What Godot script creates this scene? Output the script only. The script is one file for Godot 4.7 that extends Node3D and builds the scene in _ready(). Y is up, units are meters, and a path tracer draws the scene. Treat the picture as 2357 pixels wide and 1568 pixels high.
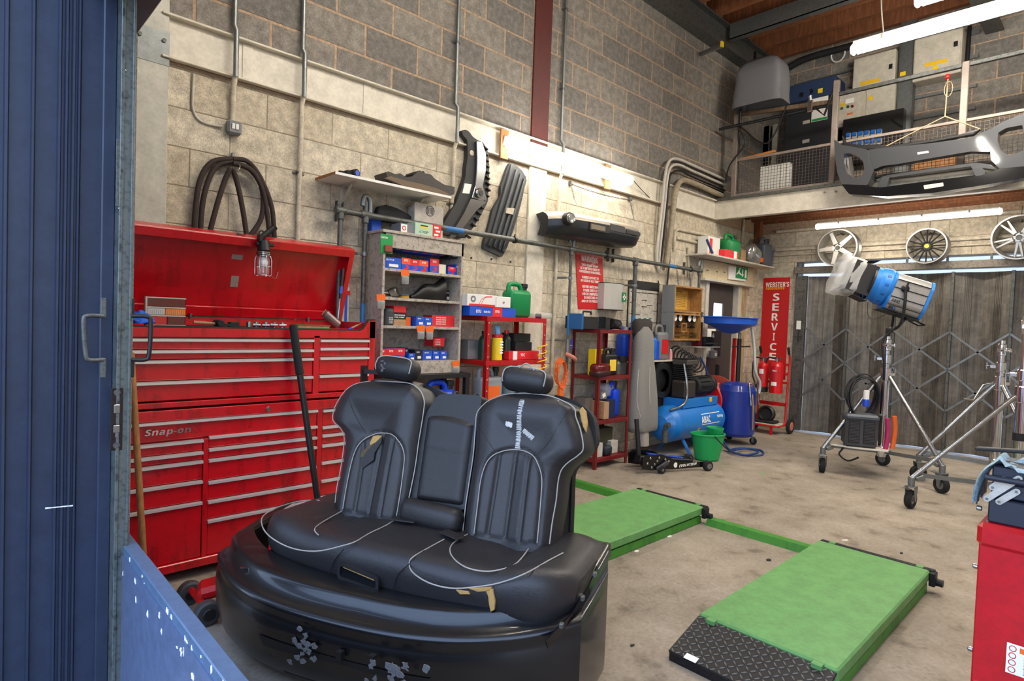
extends Node3D
# A vehicle workshop seen from its open front door. x runs along the side wall to the rear wall, z runs from the side wall into the room, y is up.
const FPX := 1376.7
const EYE := Vector3(-2.2002, 1.41, 3.949)
const LX := 6.6            # rear wall
const RZ := 7.2            # far side wall, out of view
const FX := -1.72          # plane of the open front door
const CY := 5.3            # underside of the joists
const BK := Basis(Vector3(0, 0, 1), Vector3(0, 1, 0), Vector3(-1, 0, 0))   # facing out of the rear wall
var M := {}
var T := {}
var cam: Camera3D
var used := {}
var meshes := {}
var rng := RandomNumberGenerator.new()

# ---- a photo pixel gives a direction; the surface it touches gives the distance
func ray(px: float, py: float) -> Vector3:
	return cam.basis * Vector3((px - 1178.5) / FPX, -(py - 784.0) / FPX, -1.0)
func pz(px: float, py: float, z := 0.0) -> Vector3:
	var d := ray(px, py)
	return EYE + d * ((z - EYE.z) / d.z)
func pX(px: float, py: float, x := LX) -> Vector3:
	var d := ray(px, py)
	return EYE + d * ((x - EYE.x) / d.x)
func pY(px: float, py: float, y := 0.0) -> Vector3:
	var d := ray(px, py)
	return EYE + d * ((y - EYE.y) / d.y)

func pp(px: float, py: float, n: Vector3, p0: Vector3) -> Vector3:
	var d := ray(px, py)
	return EYE + d * (n.dot(p0 - EYE) / n.dot(d))

# ---- shapes
func ST() -> SurfaceTool:
	var s := SurfaceTool.new()
	s.begin(Mesh.PRIMITIVE_TRIANGLES)
	return s
func v3(x: float, y: float, z: float) -> Vector3:
	return Vector3(x, y, z)
func vtx(st: SurfaceTool, p: Vector3, n: Vector3) -> void:
	st.set_normal(n)
	st.add_vertex(p)
func tri(st: SurfaceTool, a: Vector3, b: Vector3, c: Vector3) -> void:
	var n := (b - a).cross(c - a).normalized()
	vtx(st, a, n); vtx(st, c, n); vtx(st, b, n)
func quad(st: SurfaceTool, a: Vector3, b: Vector3, c: Vector3, d: Vector3) -> void:
	tri(st, a, b, c); tri(st, a, c, d)
func sn(a: float) -> float:
	return -1.0 if a < 0 else 1.0
func box(st: SurfaceTool, c: Vector3, s: Vector3, b := Basis(), bev := 0.0) -> void:
	var h := s * 0.5
	bev = minf(bev, minf(h.x, minf(h.y, h.z)) * 0.9)
	for ax in 3:
		for sg in [-1.0, 1.0]:
			var u := (ax + 1) % 3
			var w := (ax + 2) % 3
			var q := []
			for k in [[-1, -1], [1, -1], [1, 1], [-1, 1]]:
				var p := Vector3.ZERO
				p[ax] = sg * h[ax]
				p[u] = k[0] * (h[u] - bev)
				p[w] = k[1] * (h[w] - bev)
				q.append(c + b * p)
			if sg > 0: quad(st, q[0], q[1], q[2], q[3])
			else: quad(st, q[3], q[2], q[1], q[0])
	if bev <= 0.0: return
	for ax in 3:
		var u := (ax + 1) % 3
		var w := (ax + 2) % 3
		for su in [-1.0, 1.0]:
			for sw in [-1.0, 1.0]:
				var q := []
				for k in [[0, -1], [0, 1], [1, 1], [1, -1]]:
					var p := Vector3.ZERO
					p[ax] = k[1] * (h[ax] - bev)
					p[u] = su * (h[u] - (bev if k[0] == 1 else 0.0))
					p[w] = sw * (h[w] - (0.0 if k[0] == 1 else bev))
					q.append(c + b * p)
				if su * sw > 0: quad(st, q[3], q[2], q[1], q[0])
				else: quad(st, q[0], q[1], q[2], q[3])
	for sx in [-1.0, 1.0]:
		for sy in [-1.0, 1.0]:
			for sz in [-1.0, 1.0]:
				var p := Vector3(sx * (h.x - bev), sy * (h.y - bev), sz * (h.z - bev))
				var A := c + b * (p + Vector3(sx * bev, 0, 0))
				var B := c + b * (p + Vector3(0, sy * bev, 0))
				var C := c + b * (p + Vector3(0, 0, sz * bev))
				if sx * sy * sz > 0: tri(st, A, B, C)
				else: tri(st, A, C, B)
func bb(st: SurfaceTool, a: Vector3, b: Vector3, bev := 0.0) -> void:      # box between two corners
	box(st, (a + b) * 0.5, (b - a).abs(), Basis(), bev)
func bar(st: SurfaceTool, a: Vector3, b: Vector3, w: float, t: float, bev := 0.0, up := Vector3.UP) -> void:   # a rectangular bar from a to b
	var z := (b - a).normalized()
	if absf(z.dot(up)) > 0.98: up = Vector3.RIGHT
	var x := up.cross(z).normalized()
	box(st, (a + b) * 0.5, Vector3(w, t, a.distance_to(b)), Basis(x, z.cross(x), z), bev)
func axes(d: Vector3) -> Basis:            # a basis whose y is d
	var y := d.normalized()
	var x := (Vector3.RIGHT if absf(y.x) < 0.9 else Vector3.BACK).cross(y).normalized()
	return Basis(x, y, x.cross(y))
func lathe(st: SurfaceTool, prof: Array, xf: Transform3D, n := 20, a0 := 0.0, a1 := TAU) -> void:   # prof: Vector2(radius, height), from the bottom up the outside
	for i in prof.size() - 1:
		var p: Vector2 = prof[i]
		var q: Vector2 = prof[i + 1]
		if p.distance_to(q) < 1e-6: continue
		var d := (q - p).normalized()
		var nl := Vector2(d.y, -d.x)
		for k in n:
			var A := a0 + (a1 - a0) * k / n
			var B := a0 + (a1 - a0) * (k + 1) / n
			var na := xf.basis * Vector3(nl.x * sin(A), nl.y, nl.x * cos(A))
			var nb := xf.basis * Vector3(nl.x * sin(B), nl.y, nl.x * cos(B))
			na = na.normalized(); nb = nb.normalized()
			var v00 := xf * Vector3(p.x * sin(A), p.y, p.x * cos(A))
			var v01 := xf * Vector3(p.x * sin(B), p.y, p.x * cos(B))
			var v10 := xf * Vector3(q.x * sin(A), q.y, q.x * cos(A))
			var v11 := xf * Vector3(q.x * sin(B), q.y, q.x * cos(B))
			if p.x > 1e-6:
				vtx(st, v00, na); vtx(st, v11, nb); vtx(st, v01, nb)
			if q.x > 1e-6:
				vtx(st, v00, na); vtx(st, v10, na); vtx(st, v11, nb)
func cyl(st: SurfaceTool, a: Vector3, b: Vector3, r: float, r2 := -1.0, n := 12, caps := true, bev := 0.0) -> void:
	if r2 < 0: r2 = r
	var L := a.distance_to(b)
	var pr := []
	if caps: pr.append(Vector2(0, 0))
	if bev > 0: pr.append(Vector2(r - bev, 0)); pr.append(Vector2(r, bev)); pr.append(Vector2(r2, L - bev)); pr.append(Vector2(r2 - bev, L))
	else: pr.append(Vector2(r, 0)); pr.append(Vector2(r2, L))
	if caps: pr.append(Vector2(0, L))
	lathe(st, pr, Transform3D(axes(b - a), a), n)
func loft(st: SurfaceTool, rows: Array, closed := false, flip := false) -> void:   # rows of points; smooth
	var R := rows.size()
	var C: int = rows[0].size()
	var N := []
	for i in R:
		var line := []
		for j in C:
			var ip: int = mini(i + 1, R - 1)
			var im: int = maxi(i - 1, 0)
			var jp: int = (j + 1) % C if closed else mini(j + 1, C - 1)
			var jm: int = (j - 1 + C) % C if closed else maxi(j - 1, 0)
			var n: Vector3 = (rows[ip][j] - rows[im][j]).cross(rows[i][jp] - rows[i][jm])
			if n.length() < 1e-12: n = (rows[ip][jp] - rows[im][jm]).cross(rows[im][jp] - rows[ip][jm])
			if n.length() < 1e-12 and (i == 0 or i == R - 1): n = (rows[0][0] - rows[R - 1][0]) * (1.0 if i == 0 else -1.0) * (-1.0 if flip else 1.0)
			n = n.normalized()
			line.append(-n if flip else n)
		N.append(line)
	for i in R - 1:
		for j in (C if closed else C - 1):
			var k := (j + 1) % C
			var a: Vector3 = rows[i][j]
			var b: Vector3 = rows[i][k]
			var c: Vector3 = rows[i + 1][k]
			var d: Vector3 = rows[i + 1][j]
			if flip:
				if a.distance_squared_to(b) > 1e-14: vtx(st, a, N[i][j]); vtx(st, c, N[i + 1][k]); vtx(st, b, N[i][k])
				if c.distance_squared_to(d) > 1e-14: vtx(st, a, N[i][j]); vtx(st, d, N[i + 1][j]); vtx(st, c, N[i + 1][k])
			else:
				if a.distance_squared_to(b) > 1e-14: vtx(st, a, N[i][j]); vtx(st, b, N[i][k]); vtx(st, c, N[i + 1][k])
				if c.distance_squared_to(d) > 1e-14: vtx(st, a, N[i][j]); vtx(st, c, N[i + 1][k]); vtx(st, d, N[i + 1][j])
func curve(pts: Array, step := 6, closed := false) -> Array:        # Catmull-Rom through the points
	var out := []
	var n := pts.size()
	for i in (n if closed else n - 1):
		var p0: Vector3 = pts[(i - 1 + n) % n] if closed else pts[maxi(i - 1, 0)]
		var p1: Vector3 = pts[i]
		var p2: Vector3 = pts[(i + 1) % n]
		var p3: Vector3 = pts[(i + 2) % n] if closed else pts[mini(i + 2, n - 1)]
		for k in step:
			out.append(p1.cubic_interpolate(p2, p0, p3, float(k) / step))
	if not closed: out.append(pts[n - 1])
	return out
func tube(st: SurfaceTool, pts: Array, r: float, n := 8, closed := false, caps := true) -> void:
	var N := pts.size()
	var t0: Vector3 = (pts[1] - pts[0]).normalized()
	var b := axes(t0)
	var rings := []
	for i in N:
		var t: Vector3
		if closed: t = (pts[(i + 1) % N] - pts[(i - 1 + N) % N]).normalized()
		else: t = (pts[mini(i + 1, N - 1)] - pts[maxi(i - 1, 0)]).normalized()
		var y := b.y
		var ax := y.cross(t)
		if ax.length() > 1e-5: b = Basis(ax.normalized(), y.angle_to(t)) * b
		var ring := []
		for k in n:
			var a := TAU * k / n
			ring.append([pts[i] + (b.x * cos(a) + b.z * sin(a)) * r, b.x * cos(a) + b.z * sin(a)])
		rings.append(ring)
	for i in (N if closed else N - 1):
		var A: Array = rings[i]
		var B: Array = rings[(i + 1) % N]
		for k in n:
			var l := (k + 1) % n
			vtx(st, A[k][0], A[k][1]); vtx(st, A[l][0], A[l][1]); vtx(st, B[l][0], B[l][1])
			vtx(st, A[k][0], A[k][1]); vtx(st, B[l][0], B[l][1]); vtx(st, B[k][0], B[k][1])
	if caps and not closed:
		for k in n:
			var l := (k + 1) % n
			tri(st, pts[0], rings[0][k][0], rings[0][l][0])
			tri(st, pts[N - 1], rings[N - 1][l][0], rings[N - 1][k][0])
func prism(st: SurfaceTool, poly: Array, d: float, xf := Transform3D(), bev := 0.0) -> void:   # poly in the local xy plane, extruded from z = 0 to d
	var P := PackedVector2Array(poly)
	if Geometry2D.is_polygon_clockwise(P): P.reverse()
	var F := P
	if bev > 0:
		var o := Geometry2D.offset_polygon(P, -bev, Geometry2D.JOIN_MITER)
		if o.size() == 1 and o[0].size() == P.size():
			# keep vertex order lined up
			var best := 0
			for k in P.size():
				if o[0][k].distance_to(P[0]) < o[0][best].distance_to(P[0]): best = k
			F = PackedVector2Array()
			for k in P.size(): F.append(o[0][(best + k) % P.size()])
			if Geometry2D.is_polygon_clockwise(F): F = P; bev = 0
		else: bev = 0
	var idx := Geometry2D.triangulate_polygon(F)
	for i in range(0, idx.size(), 3):
		var a := F[idx[i]]; var b := F[idx[i + 1]]; var c := F[idx[i + 2]]
		if (b - a).cross(c - a) < 0: var s := b; b = c; c = s
		tri(st, xf * v3(a.x, a.y, d), xf * v3(b.x, b.y, d), xf * v3(c.x, c.y, d))
		tri(st, xf * v3(a.x, a.y, 0), xf * v3(c.x, c.y, 0), xf * v3(b.x, b.y, 0))
	for i in P.size():
		var j := (i + 1) % P.size()
		quad(st, xf * v3(P[i].x, P[i].y, 0.0 if bev == 0 else 0.0), xf * v3(P[j].x, P[j].y, 0), xf * v3(P[j].x, P[j].y, d - bev), xf * v3(P[i].x, P[i].y, d - bev))
		if bev > 0: quad(st, xf * v3(P[i].x, P[i].y, d - bev), xf * v3(P[j].x, P[j].y, d - bev), xf * v3(F[j].x, F[j].y, d), xf * v3(F[i].x, F[i].y, d))
func ring(st: SurfaceTool, outer: Array, inner: Array, d: float, xf := Transform3D()) -> void:     # a plate with a hole; both outlines have as many points
	var n := outer.size()
	for i in n:
		var j := (i + 1) % n
		var a: Vector2 = outer[i]; var b: Vector2 = outer[j]; var c: Vector2 = inner[j]; var e: Vector2 = inner[i]
		quad(st, xf * v3(a.x, a.y, d), xf * v3(b.x, b.y, d), xf * v3(c.x, c.y, d), xf * v3(e.x, e.y, d))
		quad(st, xf * v3(e.x, e.y, 0), xf * v3(c.x, c.y, 0), xf * v3(b.x, b.y, 0), xf * v3(a.x, a.y, 0))
		quad(st, xf * v3(a.x, a.y, 0), xf * v3(b.x, b.y, 0), xf * v3(b.x, b.y, d), xf * v3(a.x, a.y, d))
		quad(st, xf * v3(c.x, c.y, 0), xf * v3(e.x, e.y, 0), xf * v3(e.x, e.y, d), xf * v3(c.x, c.y, d))
func ball(st: SurfaceTool, c: Vector3, r: Vector3, n := 14, b := Basis()) -> void:
	rbox(st, c, r * 2.0, 99.0, b, n)
func rbox(st: SurfaceTool, c: Vector3, s: Vector3, r: float, b := Basis(), n := 16) -> void:   # box with rounded edges; a large r gives an ellipsoid
	var h := s * 0.5
	var rr := Vector3(minf(r, h.x), minf(r, h.y), minf(r, h.z))
	var m := n / 2
	var P := []
	var Q := []
	for i in m + 1:
		var th := PI * (float(i) / m)
		var lp := []
		var ln := []
		for j in n:
			var ph := TAU * (j + 0.5) / n
			var d := Vector3(sin(th) * cos(ph), cos(th), sin(th) * sin(ph))
			if i == m / 2 and m % 2 == 0: d = d
			var p := Vector3(d.x * rr.x + sn(d.x) * (h.x - rr.x), d.y * rr.y + sn(cos(th) + 1e-9) * (h.y - rr.y), d.z * rr.z + sn(d.z) * (h.z - rr.z))
			lp.append(c + b * p)
			ln.append((b * Vector3(d.x / rr.x, d.y / rr.y, d.z / rr.z)).normalized())
		P.append(lp); Q.append(ln)
	for i in m:
		for j in n:
			var k := (j + 1) % n
			vtx(st, P[i][j], Q[i][j]); vtx(st, P[i + 1][k], Q[i + 1][k]); vtx(st, P[i][k], Q[i][k])
			vtx(st, P[i][j], Q[i][j]); vtx(st, P[i + 1][j], Q[i + 1][j]); vtx(st, P[i + 1][k], Q[i + 1][k])
	# flat lids at top and bottom
	for i in [0, m]:
		for j in range(1, n - 1):
			if i == 0: tri(st, P[0][0], P[0][j + 1], P[0][j])
			else: tri(st, P[m][0], P[m][j], P[m][j + 1])
func hull2(pts: Array, r: float, n := 5) -> Array:           # a polygon with its corners rounded
	var out := []
	var N := pts.size()
	for i in N:
		var p: Vector2 = pts[i]
		var a: Vector2 = pts[(i - 1 + N) % N]
		var b: Vector2 = pts[(i + 1) % N]
		var ra := minf(r, p.distance_to(a) * 0.49)
		var rb := minf(r, p.distance_to(b) * 0.49)
		var s := p + (a - p).normalized() * ra
		var e := p + (b - p).normalized() * rb
		for k in n + 1:
			var t := float(k) / n
			out.append(s.lerp(p, t).lerp(p.lerp(e, t), t))
	return out
func circ(cx: float, cy: float, rx: float, ry: float, n := 24, a0 := 0.0, a1 := TAU) -> Array:
	var o := []
	for k in n:
		var a := a0 + (a1 - a0) * k / (n if absf(a1 - a0 - TAU) < 1e-4 else n - 1)
		o.append(Vector2(cx + rx * cos(a), cy + ry * sin(a)))
	return o
func rect(x0: float, y0: float, x1: float, y1: float) -> Array:
	return [Vector2(x0, y0), Vector2(x1, y0), Vector2(x1, y1), Vector2(x0, y1)]

# ---- nodes
func numbered(n: String) -> String:
	if not used.has(n):
		used[n] = 0
		return n
	used[n] += 1
	return "%s_%03d" % [n, used[n]]
func thing(called: String, label: String, cat: String, at := Vector3.ZERO, turn := 0.0, group := "") -> Node3D:
	var o := Node3D.new()
	o.name = numbered(called)
	add_child(o)
	o.position = at
	o.rotation.y = turn
	o.set_meta("label", label); o.set_meta("category", cat)
	if group: o.set_meta("group", group)
	return o
func obj(parent: Node3D, called: String, st, m: Material, label := "") -> MeshInstance3D:     # a part, in the thing's own axes
	var o := MeshInstance3D.new()
	o.mesh = st.commit() if st is SurfaceTool else st
	o.material_override = m
	o.name = called
	parent.add_child(o, true)
	if label: o.set_meta("label", label)
	return o
func pw(parent: Node3D, called: String, st, m: Material, label := "") -> MeshInstance3D:      # a part whose shape is given in room coordinates
	var o := obj(parent, called, st, m, label)
	var x := Transform3D()
	var p: Node = parent
	while p is Node3D and p != self:
		x = p.transform * x
		p = p.get_parent()
	o.transform = x.affine_inverse()
	return o
func one(called: String, label: String, cat: String, st: SurfaceTool, m: Material, group := "") -> MeshInstance3D:   # a thing of one mesh, given in room coordinates
	var o := MeshInstance3D.new()
	var me := st.commit()
	var bx := me.get_aabb()
	var at := bx.position + Vector3(bx.size.x * 0.5, 0, bx.size.z * 0.5)
	var ar := me.surface_get_arrays(0)
	var vs: PackedVector3Array = ar[Mesh.ARRAY_VERTEX]
	for i in vs.size(): vs[i] -= at
	ar[Mesh.ARRAY_VERTEX] = vs
	var am := ArrayMesh.new()
	am.add_surface_from_arrays(Mesh.PRIMITIVE_TRIANGLES, ar)
	o.mesh = am
	o.material_override = m
	o.name = numbered(called)
	add_child(o)
	o.position = at
	o.set_meta("label", label); o.set_meta("category", cat)
	if group: o.set_meta("group", group)
	return o
func setting(called: String, st, m: Material, label := "") -> MeshInstance3D:
	var o := obj(self, called, st, m)
	o.set_meta("kind", "structure")
	if label: o.set_meta("label", label)
	return o
func copy(o: Node3D, at: Vector3, turn := 0.0, label := "") -> Node3D:
	var c: Node3D = o.duplicate()
	var base := String(o.name)
	if base.length() > 4 and base[base.length() - 4] == "_" and base.substr(base.length() - 3).is_valid_int(): base = base.substr(0, base.length() - 4)
	c.name = numbered(base)
	add_child(c)
	c.position = at
	c.rotation.y = turn
	if label: c.set_meta("label", label)
	return c
func words(parent: Node3D, called: String, what: String, m: Material, xf: Transform3D, w: float, h: float, bold := true, serif := false, dep := 0.001) -> MeshInstance3D:
	var tm := TextMesh.new()            # lettering fitted into w x h, centred on xf
	var f := SystemFont.new()
	f.font_names = PackedStringArray(["Droid Serif" if serif else "Droid Sans"])
	f.font_weight = 700 if bold else 400
	tm.font = f
	tm.text = what
	tm.font_size = 48
	tm.pixel_size = 0.01
	tm.depth = 0.01
	tm.curve_step = 2.0
	var bx := tm.get_aabb()
	var o := MeshInstance3D.new()
	o.mesh = tm
	o.material_override = m
	o.name = called
	parent.add_child(o, true)
	if bx.size.x < 1e-5: return o
	var b := Basis(xf.basis.x * (w / bx.size.x), xf.basis.y * (h / bx.size.y), xf.basis.z * (dep / 0.01))
	o.transform = Transform3D(b, xf.origin - b * (bx.position + bx.size * 0.5) + xf.basis.z * dep * 0.5)
	return o

# ---- materials
func tex(im: Image) -> ImageTexture:
	return ImageTexture.create_from_image(im)
func noise(sd: int, fr: float, oct := 4, type := FastNoiseLite.TYPE_SIMPLEX_SMOOTH) -> FastNoiseLite:
	var n := FastNoiseLite.new()
	n.seed = sd; n.frequency = fr; n.fractal_octaves = oct; n.noise_type = type
	return n
func make_textures() -> void:
	var S := 384
	var f1 := noise(1, 0.02, 5).get_seamless_image(S, S)
	var f2 := noise(2, 0.09, 4).get_seamless_image(S, S)
	var f3 := noise(3, 0.25, 2).get_seamless_image(S, S)
	var f4 := noise(4, 0.006, 3).get_seamless_image(S, S)
	var kinds := ["mottle", "block", "floor", "streak", "wood", "dirty", "scuff", "pits", "leather", "brush"]
	var ims := {}
	for k in kinds: ims[k] = Image.create(S, S, false, Image.FORMAT_RGB8)
	for y in S:
		for x in S:
			var a := f1.get_pixel(x, y).r
			var b := f2.get_pixel(x, y).r
			var c := f3.get_pixel(x, y).r
			var e := f4.get_pixel(x, y).r
			var col := f2.get_pixel(x, (y / 24) % S).r
			var col2 := f1.get_pixel(x, (y / 10 + 40) % S).r
			var v := 0.84 + 0.12 * a + 0.08 * (b - 0.5)
			ims.mottle.set_pixel(x, y, Color(v, v, v))
			v = 0.74 + 0.24 * a + 0.16 * (b - 0.5) + 0.10 * (c - 0.5)
			if c > 0.70: v -= 0.16
			ims.block.set_pixel(x, y, Color(v, v * 0.995, v * 0.985))
			v = 0.80 + 0.14 * a + 0.10 * (b - 0.5) + 0.12 * (c - 0.5) + 0.14 * (e - 0.5)
			if a < 0.30: v -= (0.30 - a) * 0.7
			if b > 0.78: v -= 0.10
			ims.floor.set_pixel(x, y, Color(v, v * (0.985 + 0.02 * a), v * (0.95 + 0.06 * a)))
			v = 0.62 + 0.34 * (col - 0.5) + 0.24 * col2 + 0.22 * (a - 0.5) + 0.1 * (b - 0.5)
			ims.streak.set_pixel(x, y, Color(v, v * 0.985, v * 0.96))
			var g := 0.5 + 0.5 * sin((float(x) / S * 46.0) + 5.0 * f1.get_pixel((x * 1) % S, (y / 6) % S).r * 3.0)
			v = 0.72 + 0.14 * g + 0.16 * (f2.get_pixel(x, (y / 14) % S).r - 0.4)
			ims.wood.set_pixel(x, y, Color(v, v * 0.97, v * 0.93))
			v = 0.94 - 0.28 * smoothstep(0.50, 0.78, a) * b - 0.16 * smoothstep(0.52, 0.8, b)
			ims.dirty.set_pixel(x, y, Color(v, v * 0.98, v * 0.95))
			v = 0.93 + 0.07 * a - 0.14 * smoothstep(0.60, 0.74, f1.get_pixel((y / 5) % S, x).r) * b * 1.6 - 0.08 * smoothstep(0.70, 0.80, b)
			ims.scuff.set_pixel(x, y, Color(v, v, v))
			v = clampf(0.75 - 0.6 * smoothstep(0.60, 0.72, c) + 0.3 * (b - 0.5), 0, 1)
			ims.pits.set_pixel(x, y, Color(v, v, v))
			v = clampf(0.5 + 0.9 * (c - 0.5) + 0.5 * (b - 0.5) + 0.5 * (a - 0.5), 0, 1)
			ims.leather.set_pixel(x, y, Color(v, v, v))
			v = 0.86 + 0.16 * (f3.get_pixel(x, (y / 40) % S).r - 0.4)
			ims.brush.set_pixel(x, y, Color(v, v, v))
	for k in kinds: T[k] = tex(ims[k])
func mat(c: Color, rough := 0.6, metal := 0.0, t := "", sc := 1.0, bump := "", bs := 0.0, world := false) -> StandardMaterial3D:
	var m := StandardMaterial3D.new()
	m.albedo_color = c
	m.roughness = rough
	m.metallic = metal
	if t or bump:
		m.uv1_triplanar = true
		m.uv1_world_triplanar = world
		m.uv1_scale = Vector3.ONE * sc
		if t: m.albedo_texture = T[t]
		if bump:
			m.heightmap_enabled = true
			m.heightmap_texture = T[bump]
			m.heightmap_scale = bs
	return m
func coat(m: StandardMaterial3D, a := 1.0, r := 0.08) -> StandardMaterial3D:
	m.clearcoat_enabled = true
	m.clearcoat = a
	m.clearcoat_roughness = r
	return m
func glow(c: Color, e: float) -> StandardMaterial3D:
	var m := mat(c, 0.5)
	m.emission_enabled = true
	m.emission = c
	m.emission_energy_multiplier = e
	return m
func glassy(c: Color, a := 0.15) -> StandardMaterial3D:
	var m := mat(Color(c.r, c.g, c.b, a), 0.05)
	m.transparency = BaseMaterial3D.TRANSPARENCY_ALPHA
	return m
func C(r: int, g: int, b: int) -> Color:
	return Color(r / 255.0, g / 255.0, b / 255.0)
func make_materials() -> void:
	M.cream = mat(C(232, 220, 196), 0.75, 0, "block", 1.3, "pits", 0.25, true)
	M.cream2 = mat(C(224, 211, 187), 0.78, 0, "block", 1.7, "pits", 0.25, true)
	M.cream3 = mat(C(236, 225, 203), 0.74, 0, "block", 1.1, "pits", 0.25, true)
	M.creamjoint = mat(C(180, 166, 143), 0.85, 0, "block", 2.0, "", 0, true)
	M.greyblock = mat(C(152, 147, 141), 0.92, 0, "block", 1.5, "pits", 0.35, true)
	M.greyblock2 = mat(C(142, 138, 133), 0.92, 0, "block", 1.9, "pits", 0.35, true)
	M.greyblock3 = mat(C(160, 154, 146), 0.92, 0, "block", 1.2, "pits", 0.35, true)
	M.mortar = mat(C(206, 176, 148), 0.95, 0, "block", 3.0, "", 0, true)
	M.creamsteel = mat(C(236, 228, 210), 0.5, 0, "mottle", 0.9, "", 0, true)
	M.redoxide = mat(C(92, 28, 24), 0.55, 0, "mottle", 1.2, "", 0, true)
	M.floor = mat(C(168, 156, 141), 0.78, 0, "floor", 0.42, "leather", 0.12, true)
	M.yard = mat(C(120, 118, 114), 0.95, 0, "floor", 0.5, "", 0, true)
	M.timber = mat(C(176, 112, 70), 0.8, 0, "wood", 1.2, "", 0, true)
	M.timber2 = mat(C(156, 98, 62), 0.8, 0, "wood", 1.0, "", 0, true)
	M.galv = mat(C(146, 150, 150), 0.42, 0.75, "mottle", 2.0)
	M.galvd = mat(C(112, 116, 116), 0.5, 0.6, "dirty", 2.0)
	M.steel = mat(C(190, 190, 188), 0.25, 0.95, "brush", 2.0)
	M.chrome = mat(C(225, 225, 226), 0.12, 1.0)
	M.black = mat(C(22, 22, 24), 0.45)
	M.blackm = mat(C(26, 26, 28), 0.75)
	M.blackgloss = mat(C(14, 14, 17), 0.12)
	M.rubber = mat(C(30, 30, 31), 0.85, 0, "mottle", 6.0)
	M.white = mat(C(232, 230, 224), 0.55)
	M.offwhite = mat(C(214, 208, 196), 0.6, 0, "mottle", 2.0)
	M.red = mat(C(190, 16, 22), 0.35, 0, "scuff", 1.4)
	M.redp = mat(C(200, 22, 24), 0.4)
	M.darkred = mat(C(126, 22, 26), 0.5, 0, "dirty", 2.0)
	M.snap = coat(mat(C(206, 8, 26), 0.34, 0, "scuff", 1.3), 0.5, 0.15)
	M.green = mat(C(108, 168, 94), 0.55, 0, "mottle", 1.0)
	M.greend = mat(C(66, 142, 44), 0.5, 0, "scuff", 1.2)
	M.blue = mat(C(24, 70, 190), 0.4)
	M.bluebox = mat(C(26, 84, 196), 0.5)
	M.redbox = mat(C(222, 36, 44), 0.5)
	M.orange = mat(C(240, 106, 30), 0.6)
	M.yellow = mat(C(240, 206, 20), 0.5)
	M.print_white = mat(C(245, 243, 236), 0.6)
	M.print_black = mat(C(20, 20, 22), 0.6)
	M.grey = mat(C(120, 122, 124), 0.55)
	M.darkgrey = mat(C(62, 62, 64), 0.6)
	M.panel = mat(C(222, 214, 196), 0.5, 0, "mottle", 1.0)
	M.woodp = mat(C(200, 150, 84), 0.6, 0, "wood", 3.0)
	M.pine = mat(C(196, 140, 86), 0.7, 0, "wood", 4.0)
	M.card = mat(C(190, 150, 110), 0.8, 0, "mottle", 3.0)
	M.gate = mat(C(150, 145, 138), 0.5, 0.35, "streak", 0.8, "", 0, true)
	M.gate2 = mat(C(140, 135, 128), 0.5, 0.35, "streak", 1.1, "", 0, true)
	M.slate = mat(C(52, 62, 84), 0.38, 0.15, "mottle", 1.2, "", 0, true)
	M.barrier_paint = mat(C(100, 116, 148), 0.34, 0.15, "mottle", 2.0, "", 0, true)
	M.tubesoft = glow(Color(1.0, 0.975, 0.93), 22.0)
	M.alu = mat(C(232, 231, 228), 0.34, 0.55)
	M.tubeglow = glow(Color(1.0, 0.975, 0.93), 56.0)
	M.glass = glassy(Color(0.95, 0.97, 1.0), 0.12)

# ---- a wall of blocks: f carries x along, y up, z out of the wall; every block is a part
func block_mesh(w: float, h: float, d: float, ch: float) -> Mesh:
	var key := "%.3f %.3f %.3f" % [w, h, d]
	if not meshes.has(key):
		var st := ST()
		var a := v3(-w / 2, -h / 2, 0); var b := v3(w / 2, -h / 2, 0); var c := v3(w / 2, h / 2, 0); var e := v3(-w / 2, h / 2, 0)
		var z := v3(0, 0, d - ch)
		var A := a + v3(ch, ch, d); var B := b + v3(-ch, ch, d); var Q := c + v3(-ch, -ch, d); var E2 := e + v3(ch, -ch, d)
		quad(st, A, B, Q, E2)
		quad(st, a, b, b + z, a + z); quad(st, b, c, c + z, b + z); quad(st, c, e, e + z, c + z); quad(st, e, a, a + z, e + z)
		quad(st, a + z, b + z, B, A); quad(st, b + z, c + z, Q, B); quad(st, c + z, e + z, E2, Q); quad(st, e + z, a + z, A, E2)
		meshes[key] = st.commit()
	return meshes[key]
func minus(r: Rect2, holes: Array) -> Array:
	var todo := [r]
	for h: Rect2 in holes:
		var nxt := []
		for q: Rect2 in todo:
			if not q.intersects(h): nxt.append(q); continue
			var i := q.intersection(h)
			if i.position.x > q.position.x: nxt.append(Rect2(q.position, Vector2(i.position.x - q.position.x, q.size.y)))
			if i.end.x < q.end.x: nxt.append(Rect2(Vector2(i.end.x, q.position.y), Vector2(q.end.x - i.end.x, q.size.y)))
			if i.position.y > q.position.y: nxt.append(Rect2(Vector2(i.position.x, q.position.y), Vector2(i.size.x, i.position.y - q.position.y)))
			if i.end.y < q.end.y: nxt.append(Rect2(Vector2(i.position.x, i.end.y), Vector2(i.size.x, q.end.y - i.end.y)))
		todo = nxt
	return todo
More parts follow.
